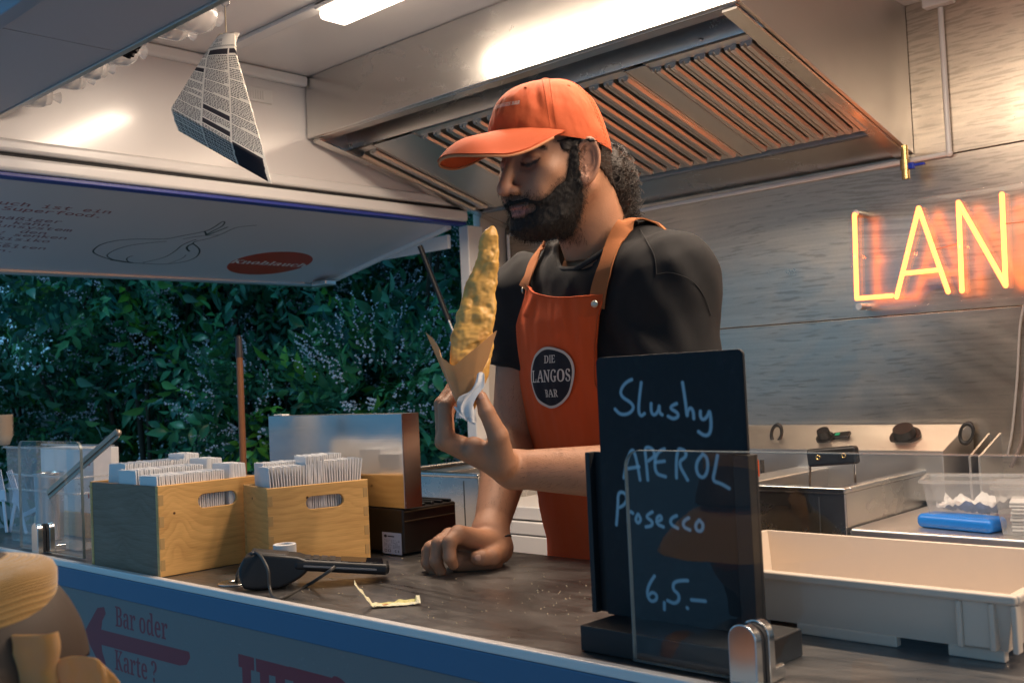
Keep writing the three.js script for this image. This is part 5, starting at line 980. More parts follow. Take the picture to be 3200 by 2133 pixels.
function face(x, y, z) {
  const X = Math.abs(x);
  let d = ellip(x, y, z, 0, 0.033, -0.004, 0.077, 0.092, 0.089);
  d = smin(d, ellip(x, y, z, 0, -0.028, 0.03, 0.064, 0.085, 0.066), 0.03);
  d = smin(d, ellip(x, y, z, 0, -0.088, 0.06, 0.034, 0.026, 0.034), 0.03);
  d = smin(d, caps(X, y, z, jawA, jawB, 0.02, 0.018), 0.025);
  d = smin(d, ellip(X, y, z, 0.046, -0.014, 0.066, 0.02, 0.018, 0.018), 0.022);
  d = smin(d, ellip(X, y, z, 0.034, -0.04, 0.078, 0.018, 0.02, 0.015), 0.02);
  d = smin(d, caps(X, y, z, browA, browB, 0.0105, 0.010), 0.016);
  d = smax(d, -ellip(X, y, z, 0.033, 0.009, 0.103, 0.019, 0.0125, 0.021), 0.014);
  d = smin(d, ellip(X, y, z, 0.0325, 0.008, 0.0765, 0.0165, 0.0135, 0.0135), 0.004);
  d = smin(d, caps(x, y, z, nbA, nbB, 0.0075, 0.0105), 0.012);
  d = smin(d, ellip(x, y, z, 0, -0.034, 0.117, 0.0105, 0.0095, 0.0115), 0.008);
  d = smin(d, ellip(X, y, z, 0.0125, -0.037, 0.104, 0.0075, 0.0075, 0.010), 0.007);
  d = smax(d, -ellip(X, y, z, 0.0068, -0.045, 0.109, 0.0038, 0.0042, 0.006), 0.003);
  d = smin(d, ellip(x, y, z, 0, -0.0635, 0.0925, 0.024, 0.0055, 0.0105), 0.006);
  d = smin(d, ellip(x, y, z, 0, -0.0745, 0.0905, 0.021, 0.0062, 0.0105), 0.006);
  const my = y + 0.0685 - 3.2 * x * x; d = smax(d, -(Math.hypot(my, Math.max(0, Math.abs(x) - 0.026), Math.max(0, 0.1 - z)) - 0.0016), 0.003);
  d = smin(d, caps(x, y, z, neckTop, neckL, 0.057, 0.062), 0.03);
  // ears
  for (const s of [1, -1]) {
    const ex0 = s * x - 0.071, ez0 = z - 0.020, ey = y + 0.006, c = 0.87, sn = 0.49;           // flare out to the back
    const ox = ex0 * c + ez0 * sn, oz = -ex0 * sn + ez0 * c;                                 // ox: out of the ear plane, oz: along the ear (front +)
    if (Math.abs(ox) > 0.05 || Math.abs(oz) > 0.06 || Math.abs(ey) > 0.06) continue;
    const t = ey * 0.16, zz = oz + 0.016 + t;
    const rad = Math.hypot(zz / 0.0185, (ey + 0.0) / 0.031), ring = Math.hypot((rad - 1) * 0.019, ox - 0.004) - 0.0043;
    let e = zz < 0.012 || ey > 0.0 || ey < -0.026 ? ring : ring + 0.004 * sstep(0.008, 0.016, zz);
    const plate = Math.max((rad - 1) * 0.0185, Math.abs(ox + 0.001) - 0.0022); e = smin(e, plate, 0.004);
    const ar = Math.hypot((zz + 0.0015) / 0.0105, (ey - 0.002) / 0.020), anti = Math.hypot((ar - 1) * 0.012, ox - 0.0015) - 0.0028; e = smin(e, zz > 0.004 ? e + 1 : anti, 0.004);
    e = smin(e, ellip(zz, ey, ox, 0.006, -0.030, 0.002, 0.009, 0.0095, 0.005), 0.005);          // lobe
    e = smin(e, ellip(zz, ey, ox, 0.0155, -0.006, 0.004, 0.0045, 0.008, 0.0045), 0.004);        // tragus
    d = smin(d, e, 0.006);
  }
  return d;
}
const skinTone = (x, y, z, k = 1) => { const n = 1 + 0.10 * N3(x * 40, y * 40, z * 40) + 0.06 * N3(x * 160, y * 160, z * 160); return [0.41 * n * k, 0.20 * n * k, 0.112 * n * k]; };
// where the beard grows (negative inside), in head coordinates
function beardRegion(x, y, z) {
  const X = Math.abs(x);
  const cheek = z < 0.045 ? mix(0.030, -0.028, sstep(0.026, 0.045, z)) : mix(-0.028, -0.053, clamp((z - 0.045) / 0.035));
  let g = Math.max(y - cheek, (y > -0.04 ? 0.017 : 0.017 + (y + 0.04) * 0.25) - z);
  g = Math.max(g, -(y + 0.128));
  const mouth = Math.hypot(x / 0.028, (y + 0.0695 - 2.2 * x * x) / 0.0088) - 1; if (z > 0.06) g = Math.max(g, -mouth * 0.012);
  const stash = Math.max(-(y + 0.062), y + 0.0475, X - 0.034, 0.07 - z); g = Math.min(g, Math.max(stash, -mouth * 0.012));
  return g;
}
function hairRegion(x, y, z) { // sides and back under the cap
  const nz = 0.005 * N3(x * 110, y * 110, z * 110) + 0.004 * N3(x * 45, y * 45, z * 45);
  let g = Math.max(-y - 0.010 - clamp(-z - 0.012, 0, 0.09) * 0.6, z - 0.052 + Math.max(0, 0.03 - y) * 0.8, y - (0.026 + 0.17 * z));
  const ear = Math.hypot((z - 0.010) / 0.026, (y + 0.010) / 0.034) - 1; g = Math.max(g, -ear * 0.02 * (y < 0.02 ? 1 : 0.6));
  return g + nz;
}
const headGeo = paint(surfaceNet(face, [-0.105, -0.165, -0.125], [0.105, 0.14, 0.14], 0.0031), (x, y, z) => {
  let c = skinTone(x, y, z); const X = Math.abs(x);
  const blend = (q, t) => { c = c.map((v, i) => mix(v, q[i], t)); };
  const lip = 1 - sstep(0.8, 1.15, Math.hypot(x / 0.025, (y + 0.069) / 0.0115)); if (z > 0.08) blend([0.44, 0.17, 0.14], lip * 0.9);
  const b = beardRegion(x, y, z); blend([0.055, 0.034, 0.024], 0.75 * (1 - sstep(-0.008, 0.009, b + 0.004 * N3(x * 70, y * 70, z * 70))));
  const h = hairRegion(x, y, z); blend([0.03, 0.02, 0.015], 0.85 * (1 - sstep(-0.004, 0.004, h)));
  const br = Math.abs(y - 0.0275 - (X - 0.03) * 0.12 + (X > 0.045 ? (X - 0.045) * 0.8 : 0)); if (z > 0.05 && X > 0.012 && X < 0.058) blend([0.03, 0.018, 0.012], 0.8 * (1 - sstep(0.003, 0.006, br)));
  const lash = Math.abs(y - 0.000 + Math.pow((X - 0.0325) / 0.016, 2) * -0.0035); if (z > 0.055 && X > 0.015 && X < 0.052) blend([0.012, 0.008, 0.007], 0.97 * (1 - sstep(0.0016, 0.0042, lash)));
  const lid = Math.abs(y - 0.0125 + Math.pow((X - 0.0325) / 0.018, 2) * 0.004); if (z > 0.06 && X > 0.017 && X < 0.05) blend([0.2, 0.085, 0.05], 0.55 * (1 - sstep(0.0008, 0.0028, lid)));
  const bag = Math.abs(y + 0.009 - Math.pow((X - 0.0325) / 0.02, 2) * 0.004); if (z > 0.055 && X > 0.015 && X < 0.05) blend([0.26, 0.115, 0.07], 0.4 * (1 - sstep(0.001, 0.004, bag)));
  const nose = Math.hypot(X / 0.02, (y + 0.03) / 0.02); if (z > 0.095) blend([0.45, 0.19, 0.12], 0.4 * (1 - sstep(0.5, 1.2, nose)));
  const ear = X > 0.076 ? 1 : 0; if (ear) blend([0.48, 0.22, 0.14], 0.5);
  return c;
});
headGeo.applyMatrix4(HEAD);

// ---- hands: every bone a tapered capsule between two joints given by pixel and depth
const chain = (list) => list.slice(1).map((b, i) => [list[i][0], b[0], list[i][1], b[1]]);
const pj = (px, py, w, r) => [W(px, py, w), r];
function limbSdf(groups, kIn, kOut) { return (x, y, z) => { let d = 1; for (const [bones, k] of groups) { let e = 1; for (const [a, b, ra, rb] of bones) e = smin(e, caps(x, y, z, a, b, ra, rb), kIn); d = smin(d, e, k); } return d; }; }
// left hand, palm up round the paper cone
const wl = J.wrL;
const handL = limbSdf([
  [[[J.elL, wl, 0.046, 0.0295]], 0.03],
  [[[wl, W(1392, 1372, 1.612), 0.026, 0.0135], [wl, W(1386, 1380, 1.638), 0.025, 0.0135], [wl, W(1390, 1382, 1.662), 0.024, 0.0130], [W(1560, 1450, 1.63), W(1480, 1402, 1.612), 0.024, 0.019]], 0.016],
  [chain([pj(1392, 1372, 1.612, 0.0122), pj(1390, 1268, 1.622, 0.0104), pj(1428, 1226, 1.648, 0.0092), pj(1466, 1232, 1.652, 0.0082)]), 0.006],
  [chain([pj(1386, 1380, 1.638, 0.0122), pj(1378, 1262, 1.648, 0.0106), pj(1412, 1212, 1.668, 0.0094), pj(1452, 1216, 1.672, 0.0082)]), 0.005],
  [chain([pj(1390, 1382, 1.662, 0.0118), pj(1386, 1272, 1.674, 0.010), pj(1418, 1226, 1.69, 0.0088), pj(1452, 1230, 1.692, 0.0078)]), 0.005],
  [chain([pj(1402, 1376, 1.682, 0.0108), pj(1400, 1290, 1.694, 0.009), pj(1428, 1250, 1.706, 0.008), pj(1454, 1252, 1.706, 0.007)]), 0.005],
  [chain([pj(1570, 1440, 1.615, 0.0205), pj(1556, 1360, 1.59, 0.0155), pj(1520, 1285, 1.582, 0.0122), pj(1503, 1240, 1.588, 0.0095)]), 0.014],
], 0.004);
// right fist resting on the counter
const wr = J.wrR;
const handR = limbSdf([
  [[[J.elR, wr, 0.047, 0.029]], 0.03],
  [[[wr, W(1556, 1712, 1.79), 0.028, 0.027], [W(1552, 1706, 1.785), W(1432, 1668, 1.715), 0.024, 0.0148], [W(1552, 1712, 1.79), W(1405, 1676, 1.735), 0.024, 0.0145], [W(1552, 1718, 1.795), W(1385, 1690, 1.755), 0.023, 0.014], [W(1548, 1722, 1.80), W(1374, 1706, 1.772), 0.022, 0.013], [W(1535, 1758, 1.772), W(1430, 1752, 1.745), 0.02, 0.018]], 0.018],
  [chain([pj(1432, 1668, 1.715, 0.0132), pj(1404, 1694, 1.694, 0.0116), pj(1405, 1740, 1.69, 0.0105), pj(1416, 1764, 1.70, 0.0088)]), 0.005],
  [chain([pj(1405, 1676, 1.735, 0.0134), pj(1370, 1698, 1.712, 0.0118), pj(1362, 1752, 1.706, 0.0105), pj(1378, 1784, 1.712, 0.0088)]), 0.0045],
  [chain([pj(1385, 1690, 1.755, 0.0128), pj(1345, 1712, 1.735, 0.0112), pj(1337, 1760, 1.732, 0.0098), pj(1354, 1785, 1.735, 0.0082)]), 0.0045],
  [chain([pj(1374, 1706, 1.772, 0.0115), pj(1336, 1722, 1.758, 0.010), pj(1332, 1756, 1.755, 0.0088), pj(1348, 1774, 1.757, 0.0075)]), 0.0045],
  [chain([pj(1558, 1722, 1.768, 0.018), pj(1536, 1740, 1.735, 0.0142), pj(1506, 1742, 1.722, 0.0128), pj(1488, 1742, 1.718, 0.0112)]), 0.007],
], 0.004);
const boundsOf = (pts, m) => { const b = new THREE.Box3().setFromPoints(pts); return [[b.min.x - m, b.min.y - m, b.min.z - m], [b.max.x + m, b.max.y + m, b.max.z + m]]; };
const hl = boundsOf([wl, W(1380, 1210, 1.62), W(1380, 1400, 1.7), W(1560, 1480, 1.6), W(1500, 1230, 1.57)], 0.036), hr = boundsOf([wr, W(1330, 1650, 1.75), W(1420, 1800, 1.69), W(1570, 1760, 1.8), W(1340, 1790, 1.77)], 0.034);
const skinPaint = (x, y, z) => skinTone(x, y, z);
const hg1 = paint(surfaceNet(handL, hl[0], hl[1], 0.0032), skinPaint), hg2 = paint(surfaceNet(handR, hr[0], hr[1], 0.0032), skinPaint);
// forearms and upper arms: overlap the hand grids at the wrist
const armL = limbSdf([[[[J.shL, J.elL, 0.05, 0.043], [J.elL, J.elL.clone().lerp(wl, 0.3), 0.044, 0.0455], [J.elL.clone().lerp(wl, 0.3), wl, 0.0455, 0.0295]], 0.03]], 0.025);
const armR = limbSdf([[[[J.shR, J.elR, 0.05, 0.042], [J.elR, J.elR.clone().lerp(wr, 0.3), 0.043, 0.045], [J.elR.clone().lerp(wr, 0.3), wr, 0.045, 0.029]], 0.03]], 0.025);
const cut = (f, box2) => (x, y, z) => f(x, y, z);
const ag = [[armL, [J.shL, J.elL, wl]], [armR, [J.shR, J.elR, wr]]].map(([f, pts]) => { const b = boundsOf(pts, 0.06); return paint(surfaceNet(f, b[0], b[1], 0.007), skinPaint); });

// ---- torso sections: [height, centre x, centre z, half width, half depth]
const SEC = [[0.95, -1.19, -1.63, 0.172, 0.125], [1.20, -1.195, -1.615, 0.175, 0.135], [1.36, -1.195, -1.59, 0.178, 0.15], [1.48, -1.18, -1.555, 0.178, 0.148], [1.60, -1.160, -1.515, 0.190, 0.146], [1.70, -1.142, -1.478, 0.190, 0.130], [1.77, -1.135, -1.442, 0.150, 0.092], [1.82, -1.128, -1.43, 0.088, 0.066]];
const TY = -14 * D, TL = V(Math.cos(TY), 0, -Math.sin(TY)), TF = V(Math.sin(TY), 0, Math.cos(TY));
function secAt(y) { if (y <= SEC[0][0]) return SEC[0]; for (let i = 1; i < SEC.length; i++) if (y <= SEC[i][0]) { const a = SEC[i - 1], b = SEC[i], t = (y - a[0]) / (b[0] - a[0]), s = t * t * (3 - 2 * t) * 0.35 + t * 0.65; return a.map((v, k) => mix(v, b[k], k ? s : t)); } return SEC[SEC.length - 1]; }
function torsoSdf(x, y, z) {
  const s = secAt(y), qx = x - s[1], qz = z - s[2], l = Math.abs(qx * TL.x + qz * TL.z) / s[3], f = Math.abs(qx * TF.x + qz * TF.z) / s[4];
  let d = (Math.pow(Math.pow(l, 2.3) + Math.pow(f, 2.3), 1 / 2.3) - 1) * Math.min(s[3], s[4]);
  return Math.max(d, y - 1.835, 0.95 - y);
}
const collarA = J.neck.clone().add(V(0.002, -0.03, -0.004)), collarB = hv(0, -0.02, -0.035);
const slR = J.shR.clone().lerp(J.elR, 0.50), slL = J.shL.clone().lerp(J.elL, 0.72);
const trapA = V(-1.11, 1.815, -1.475);
function shirtBase(x, y, z) {
  let d = torsoSdf(x, y, z);
  d = smin(d, caps(x, y, z, trapA, J.shR, 0.052, 0.06), 0.05); d = smin(d, caps(x, y, z, trapA, J.shL, 0.052, 0.062), 0.05);
  let s = caps(x, y, z, J.shL, slL, 0.066, 0.066), r = caps(x, y, z, J.shR, slR, 0.064, 0.060);
  // sleeves end in a straight hem
  const cutAt = (a, b, e) => { const dx = b.x - a.x, dy = b.y - a.y, dz = b.z - a.z, L = Math.hypot(dx, dy, dz); return ((x - e.x) * dx + (y - e.y) * dy + (z - e.z) * dz) / L; };
  s = Math.max(s, cutAt(J.shL, J.elL, slL)); r = Math.max(r, cutAt(J.shR, J.elR, slR));
  d = smin(d, s, 0.045); d = smin(d, r, 0.04);
  return d;
}
function shirt(x, y, z) {
  let d = shirtBase(x, y, z);
  const near = sstep(0.2, 0.02, Math.hypot(x + 0.95, y - 1.62, z + 1.40) - 0.02); const w = 0.0075 * N3(x * 13 + y * 5, y * 9, z * 13) + 0.0035 * N3(x * 26 - y * 14, y * 20, z * 26) + (0.0045 + 0.006 * near) * Math.sin((y * 0.6 + x * 1.1 - z) * 70 + 5 * N3(x * 6, y * 6, z * 6)) * Math.max(0, N3(x * 8, y * 7 + 3, z * 8) + 0.15);
  d += w - 0.002;
  d = smax(d, -caps(x, y, z, collarA, collarB, 0.069, 0.078), 0.006);
  return d;
}
const bodyCore = (x, y, z) => torsoSdf(x, y, z) + 0.02;
const coreGeo = paint(surfaceNet(bodyCore, [-1.40, 0.93, -1.82], [-0.95, 1.85, -1.30], 0.02), skinPaint);
const pores = dataTex(512, 512, (u, v) => 0.5 + 0.3 * T(u, v, 60, 60) + 0.25 * T(u, v, 24, 110, 3) + 0.25 * (rnd() - 0.5), { size: 0.08 });
const skin = phy({ vertexColors: true, roughness: 0.5, sheen: 0.15, sheenRoughness: 0.6, sheenColor: lin(0.5, 0.25, 0.15), bumpMap: pores, bumpScale: 0.0005 });
const bodyGeo = merge([headGeo, hg1, hg2, ...ag, coreGeo]);
part('body', uvm(bodyGeo), skin, man);

// ---- t-shirt
const weave = dataTex(256, 256, (u, v, i, j) => 0.5 + 0.25 * Math.sin(i * 1.57) * Math.sin(j * 1.57) + 0.25 * (rnd() - 0.5), { size: 0.06 });
const planar = (g) => { g = g.index ? g.toNonIndexed() : g; return uvm(g); };
const shirtGeo = surfaceNet(shirt, [-1.47, 0.98, -1.84], [-0.85, 1.86, -1.27], 0.0085);
part('t_shirt', planar(shirtGeo), phy({ color: lin(0.0075, 0.0072, 0.008), roughness: 0.92, sheen: 0.2, sheenRoughness: 0.5, sheenColor: lin(0.06, 0.055, 0.055), bumpMap: weave, bumpScale: 0.0006 }), man);
const march = (p, f, off) => { for (let i = 0; i < 16; i++) { const d = f(p.x, p.y, p.z) - off; if (Math.abs(d) < 2e-4) break; p.addScaledVector(normalOf(p, f), -0.8 * d); } return p; };
const normalOf = (p, f) => { const e = 0.002; return V(f(p.x + e, p.y, p.z) - f(p.x - e, p.y, p.z), f(p.x, p.y + e, p.z) - f(p.x, p.y - e, p.z), f(p.x, p.y, p.z + e) - f(p.x, p.y, p.z - e)).normalize(); };
// ray from the lens onto a surface of the figure (places a mark seen at a pixel on that surface)
const hit = (px, py, f, off = 0, w0 = 1.4) => { const d = ray(px, py); let t = w0; for (let i = 0; i < 90; i++) { const p = EYE.clone().addScaledVector(d, t), q = f(p.x, p.y, p.z) - off; if (q < 4e-4) break; t += q * 0.7; if (t > 2.4) break; } return EYE.clone().addScaledVector(d, t); };
{ // collar ribbing
  const axis = collarB.clone().sub(collarA).normalize(), u = V(1, 0, 0).cross(axis).normalize(), v = axis.clone().cross(u), ring = [];
  for (let i = 0; i < 40; i++) { const a = i / 40 * 6.283, dir = u.clone().multiplyScalar(Math.cos(a)).addScaledVector(v, Math.sin(a)); let best = null; for (let s = 0.11; s > -0.09; s -= 0.004) { const p = collarA.clone().addScaledVector(axis, s).addScaledVector(dir, 0.0705 + 0.003); if (shirtBase(p.x, p.y, p.z) < 0.0) { best = p; break; } } if (best) ring.push(best); }
  part('collar', tube(ring, 0.0052, 120, 8, true), phy({ color: lin(0.018, 0.0175, 0.018), roughness: 0.9, sheen: 0.4, sheenColor: lin(0.1, 0.09, 0.09) }), man);
}
// sleeve seam lines on the near shoulder
{
  const sf = std({ color: lin(0.008, 0.008, 0.009), roughness: 0.9 });
  const seam = (list, n) => { const pts = list.map(([a, b]) => hit(a, b, shirt, 0.0008)); part('seam', tube(pts, 0.0008, 40, 6), sf, man); };
  seam([[2052, 858], [2085, 852], [2120, 858], [2165, 880], [2200, 925], [2222, 985]]);
  seam([[2000, 715], [2025, 760], [2045, 800], [2052, 856]]);
}

// ---- trousers and shoes, out of sight behind the counter
{
  const hip = [V(-1.27, 1.0, -1.62), V(-1.11, 1.0, -1.65)], knee = [V(-1.28, 0.80, -1.56), V(-1.10, 0.80, -1.60)], ank = [V(-1.28, 0.46, -1.60), V(-1.10, 0.46, -1.66)];
  const f = (x, y, z) => { let d = Math.max(torsoSdf(x, Math.max(y, 0.96), z) - 0.008, y - 1.22); d = Math.max(d, 0.95 - y); for (let i = 0; i < 2; i++) { d = smin(d, caps(x, y, z, hip[i], knee[i], 0.095, 0.068), 0.05); d = smin(d, caps(x, y, z, knee[i], ank[i], 0.066, 0.055), 0.03); } return d; };
  part('trousers', surfaceNet(f, [-1.42, 0.40, -1.85], [-0.94, 1.1, -1.38], 0.016), std({ color: lin(0.02, 0.022, 0.03), roughness: 0.9 }), man);
  for (const a of ank) { const g = (x, y, z) => smin(ellip(x, y, z, a.x, FLOOR + 0.042, a.z + 0.05, 0.045, 0.042, 0.125), ellip(x, y, z, a.x, FLOOR + 0.06, a.z - 0.01, 0.045, 0.06, 0.06), 0.03); part('shoe', surfaceNet((x, y, z) => Math.max(g(x, y, z), FLOOR + 0.002 - y), [a.x - 0.06, FLOOR - 0.01, a.z - 0.12], [a.x + 0.06, FLOOR + 0.14, a.z + 0.2], 0.01), M.black, man); }
}

// ---- apron: a sheet wrapped on the torso sections
const apronAt = (th, y, off) => { const s = secAt(Math.max(y, 1.30)), c = Math.cos(th), n = Math.sin(th), k = Math.pow(Math.pow(Math.abs(n), 2.3) + Math.pow(Math.abs(c), 2.3), -1 / 2.3); return V(s[1], y, s[2]).addScaledVector(TL, n * k * (s[3] + off)).addScaledVector(TF, c * k * (s[4] + off)); };
const findApron = (px, py) => { let best = [0, 1.6], bd = 1e9, st = [1.4, 0.35]; let c0 = 0, c1 = 1.58; for (let it = 0; it < 9; it++) { const [a0, a1] = [c0, c1]; for (let i = -6; i <= 6; i++) for (let j = -6; j <= 6; j++) { const th = a0 + st[0] * i / 6, y = a1 + st[1] * j / 6, q = projectPx(apronAt(th, y, 0.014)), d = (q[0] - px) ** 2 + (q[1] - py) ** 2 + (Math.abs(th) > 1.5 ? 1e4 : 0) + (q[2] - 1.5) * 900; if (d < bd) { bd = d; best = [th, y]; } } [c0, c1] = best; st = st.map((v) => v * 0.45); } return best; };
const orange = phy({ color: lin(0.66, 0.085, 0.009), roughness: 0.8, sheen: 0.25, sheenRoughness: 0.5, sheenColor: lin(0.6, 0.2, 0.08), bumpMap: weave, bumpScale: 0.0008 });
const tanStrap = std({ color: lin(0.36, 0.12, 0.035), roughness: 0.85, bumpMap: weave, bumpScale: 0.001 });
const L_ = [[1643, 870], [1616, 922], [1632, 1030], [1655, 1180]].map((p) => findApron(...p)), R_ = [[1888, 918], [1872, 985], [1864, 1080], [1866, 1200]].map((p) => findApron(...p));
{
  const edge = (T2, sgn) => (v) => { // v 0 top .. 1 bottom -> [theta, y]
    const k = [...T2, [sgn * 1.15, 1.42], [sgn * 1.4, 1.36], [sgn * 1.45, 1.1], [sgn * 1.45, 0.72]]; const t = v * (k.length - 1), i = Math.min(k.length - 2, Math.floor(t)), f = t - i; return [mix(k[i][0], k[i + 1][0], f), mix(k[i][1], k[i + 1][1], f)]; };
  const eL = edge(L_, -1), eR = edge(R_, 1);
  const ap = (u, v, o) => { const a = eL(v), b = eR(v), th = mix(a[0], b[0], u); let y = mix(a[1], b[1], u); const sag = v < 0.15 ? (0.15 - v) * 0.10 * Math.sin(Math.PI * u) : 0; y -= sag; const fold = (0.0035 * N3(th * 5, y * 7, 2) + 0.0025 * N3(th * 12 + y * 6, y * 5, 7)) + (y < 1.4 ? 0.012 * (1.4 - y) * Math.sin(th * 9 + y * 3) : 0) + (v < 0.2 ? 0.004 * Math.exp(-Math.pow((u - 0.33) / 0.06, 2)) : 0); return apronAt(th, y, 0.0125 + fold + o); };
  const g = sheet((u, v) => ap(u, v, 0), 60, 110, true), tg = thick(g, -0.0022);
  part('apron', planar(tg), orange, man);
  // hem round the bib
  part('apron_hem', merge([tube(Array.from({ length: 24 }, (_, i) => ap(0.02 + 0.96 * i / 23, 0.004, 0.003)), 0.0014, 60, 5), tube(Array.from({ length: 30 }, (_, i) => ap(0.012, i / 29 * 0.5, 0.003)), 0.0012, 60, 5), tube(Array.from({ length: 30 }, (_, i) => ap(0.988, i / 29 * 0.5, 0.003)), 0.0012, 60, 5)]), std({ color: lin(0.5, 0.08, 0.015), roughness: 0.85 }), man);
  for (const [px, py] of [[1641, 906], [1861, 950]]) { const q = findApron(px, py), p = apronAt(q[0], q[1], 0.0185), n = apronAt(q[0], q[1], 0.05).sub(p).normalize(), gg = new THREE.SphereGeometry(0.0062, 14, 8, 0, 6.3, 0, 1.57); gg.scale(1, 0.55, 1); gg.applyQuaternion(new THREE.Quaternion().setFromUnitVectors(V(0, 1, 0), n)); gg.translate(p.x, p.y, p.z); part('rivet', gg, std({ color: lin(0.55, 0.5, 0.42), metalness: 1, roughness: 0.35 }), man); }
  // side pocket seam and strap end
  // emblem patch
  const c = findApron(1723, 1178), rim = (a) => { const s = Math.sin(a), k = Math.cos(a); return [k * 0.74 * (0.060 + 0.003 * Math.sin(2 * a + 0.6) + 0.002 * Math.sin(3 * a)), s * (0.0555 + 0.003 * Math.cos(2 * a) + 0.002 * Math.sin(3 * a + 1)) ]; };
  const sx = secAt(c[1])[4];
  const pt = (r, a, o) => { const q = rim(a), th = c[0] + r * q[0] / (sx * 1.05), y = c[1] + r * q[1]; return apronAt(th, y, 0.0125 + 0.0035 * N3(th * 5, y * 7, 2) + 0.0025 * N3(th * 12 + y * 6, y * 5, 7) + o); };
  const tex = canvasOf(512, 512, (x, w, h) => {
    x.fillStyle = '#c9c2b6'; x.fillRect(0, 0, w, h);
    x.fillStyle = '#0c1220'; x.beginPath(); for (let i = 0; i <= 60; i++) { const q = rim(i / 60 * 6.2832), X = w / 2 + q[0] / 0.0495 * w / 2 * 0.915, Y = h / 2 - q[1] / 0.066 * h / 2 * 0.915; i ? x.lineTo(X, Y) : x.moveTo(X, Y); } x.fill();
    x.fillStyle = '#cfc8bc'; x.textAlign = 'center'; x.textBaseline = 'middle';
    const tx = (s, y, k, sq) => { x.save(); x.translate(w / 2, y); x.scale(sq, 1); x.font = 'bold ' + k + 'px serif'; x.fillText(s, 0, 0); x.restore(); };
    tx('DIE', h * 0.27, 70, 1); tx('LANGOS', h * 0.485, 112, 0.86); tx('BAR', h * 0.71, 70, 1);
  });
  const eg = sheet((u, v) => pt(v, u * 6.28318, 0.0055), 64, 8, true), uv = eg.attributes.uv; for (let i = 0; i < uv.count; i++) { const a = uv.getX(i) * 6.28318, r = uv.getY(i), q = rim(a); uv.setXY(i, 0.5 + r * q[0] / 0.0495 / 2, 0.5 + r * q[1] / 0.066 / 2); }
  part('emblem', eg, std({ map: tex, roughness: 0.8 }), man, 'dark oval emblem lettered in white');
  // neck straps
  const ribbon = (list, wd) => { const ctl = list.map((q) => q.isVector3 ? march(q.clone(), shirtBase, 0.006) : hit(q[0], q[1], shirtBase, 0.006)); const cv = new THREE.CatmullRomCurve3(ctl), n = 48, L2 = []; for (let i = 0; i <= n; i++) { const p = cv.getPoint(i / n), t = cv.getTangent(i / n), nr = normalOf(p, shirtBase), s = nr.clone().cross(t).normalize(); L2.push([p.addScaledVector(nr, 0.003), s]); } return thick(sheet((u, v) => L2[Math.round(v * n)][0].clone().addScaledVector(L2[Math.round(v * n)][1], (u - 0.5) * wd), 3, n), 0.0022); };
  part('neck_strap', planar(ribbon([[1868, 962], [1876, 905], [1900, 825], [1925, 755], [1955, 706], [1995, 690], V(-1.03, 1.835, -1.50), V(-1.05, 1.80, -1.56), V(-1.08, 1.74, -1.60)], 0.030)), tanStrap, man);
  part('neck_strap', planar(ribbon([[1642, 900], [1656, 866], [1676, 812], [1700, 772], [1712, 752]], 0.027)), tanStrap, man);
  // apron tie at the back
  const tie = [[2300, 1440], [2345, 1452], [2372, 1462]].map(([a, b]) => W(a, b, 1.93)); part('apron_tie', thick(sheet((u, v) => { const cv = tie[0].clone().lerp(tie[2], v); return cv.add(V(0, (u - 0.5) * 0.03, 0.012 * Math.sin(v * 3))); }, 2, 12), 0.003), orange, man);
}
// fingernails and forearm hair
{
  const nailM = phy({ color: lin(0.52, 0.30, 0.22), roughness: 0.3 });
  const nail = (tip, prev, f) => { const d = tip.clone().sub(prev).normalize(), c = tip.clone(); const n0 = normalOf(c.clone().addScaledVector(EYE.clone().sub(c).normalize(), 0.012), f), g = new THREE.SphereGeometry(0.0062, 12, 8); g.scale(0.85, 0.28, 1.15); const s = d.clone().cross(n0).normalize(), up = s.clone().cross(d).normalize(); g.applyMatrix4(new THREE.Matrix4().makeBasis(s.clone().negate(), up, d)); const p = march(c.clone().addScaledVector(up, 0.008), f, -0.0004); g.translate(p.x, p.y, p.z); part('fingernail', g, nailM, man); };
  nail(W(1503, 1240, 1.588), W(1520, 1285, 1.582), handL); nail(W(1488, 1742, 1.718), W(1506, 1742, 1.722), handR);
  const p = [], pick = (geo, a, b, n, lo) => { const P2 = geo.attributes.position, Nn = geo.attributes.normal, d = b.clone().sub(a), L2 = d.length(); d.normalize(); for (let i = 0; i < n; i++) { const k = Math.floor(rnd() * P2.count), q = V().fromBufferAttribute(P2, k), t = q.clone().sub(a).dot(d) / L2; if (t < lo || t > 0.95) continue; const nn = V().fromBufferAttribute(Nn, k), dir = d.clone().multiplyScalar(0.8).addScaledVector(nn, 0.45).add(V(rr(-0.35, 0.35), rr(-0.5, 0.1), rr(-0.35, 0.35))).normalize(), e = q.clone().addScaledVector(dir, rr(0.006, 0.013)), s = dir.clone().cross(nn).normalize().multiplyScalar(0.00016); p.push(q.x - s.x, q.y - s.y, q.z - s.z, q.x + s.x, q.y + s.y, q.z + s.z, e.x, e.y, e.z); } };
  pick(ag[0], J.elL, J.wrL, 3000, 0.0); pick(ag[1], J.elR, J.wrR, 2600, -0.1);
  part('arm_hair', bufferOf(p), std({ color: lin(0.03, 0.018, 0.012), roughness: 0.7 }), man);
}
// hair tie on the right wrist
{
  const a = J.wrR.clone().lerp(W(1556, 1712, 1.79), 0.75), d = W(1556, 1712, 1.79).sub(J.wrR).normalize(), g = new THREE.TorusGeometry(0.0285, 0.0022, 8, 30); g.applyQuaternion(new THREE.Quaternion().setFromUnitVectors(V(0, 0, 1), d)); g.translate(a.x, a.y, a.z);
  part('wrist_band', g, M.rubber, man);
}

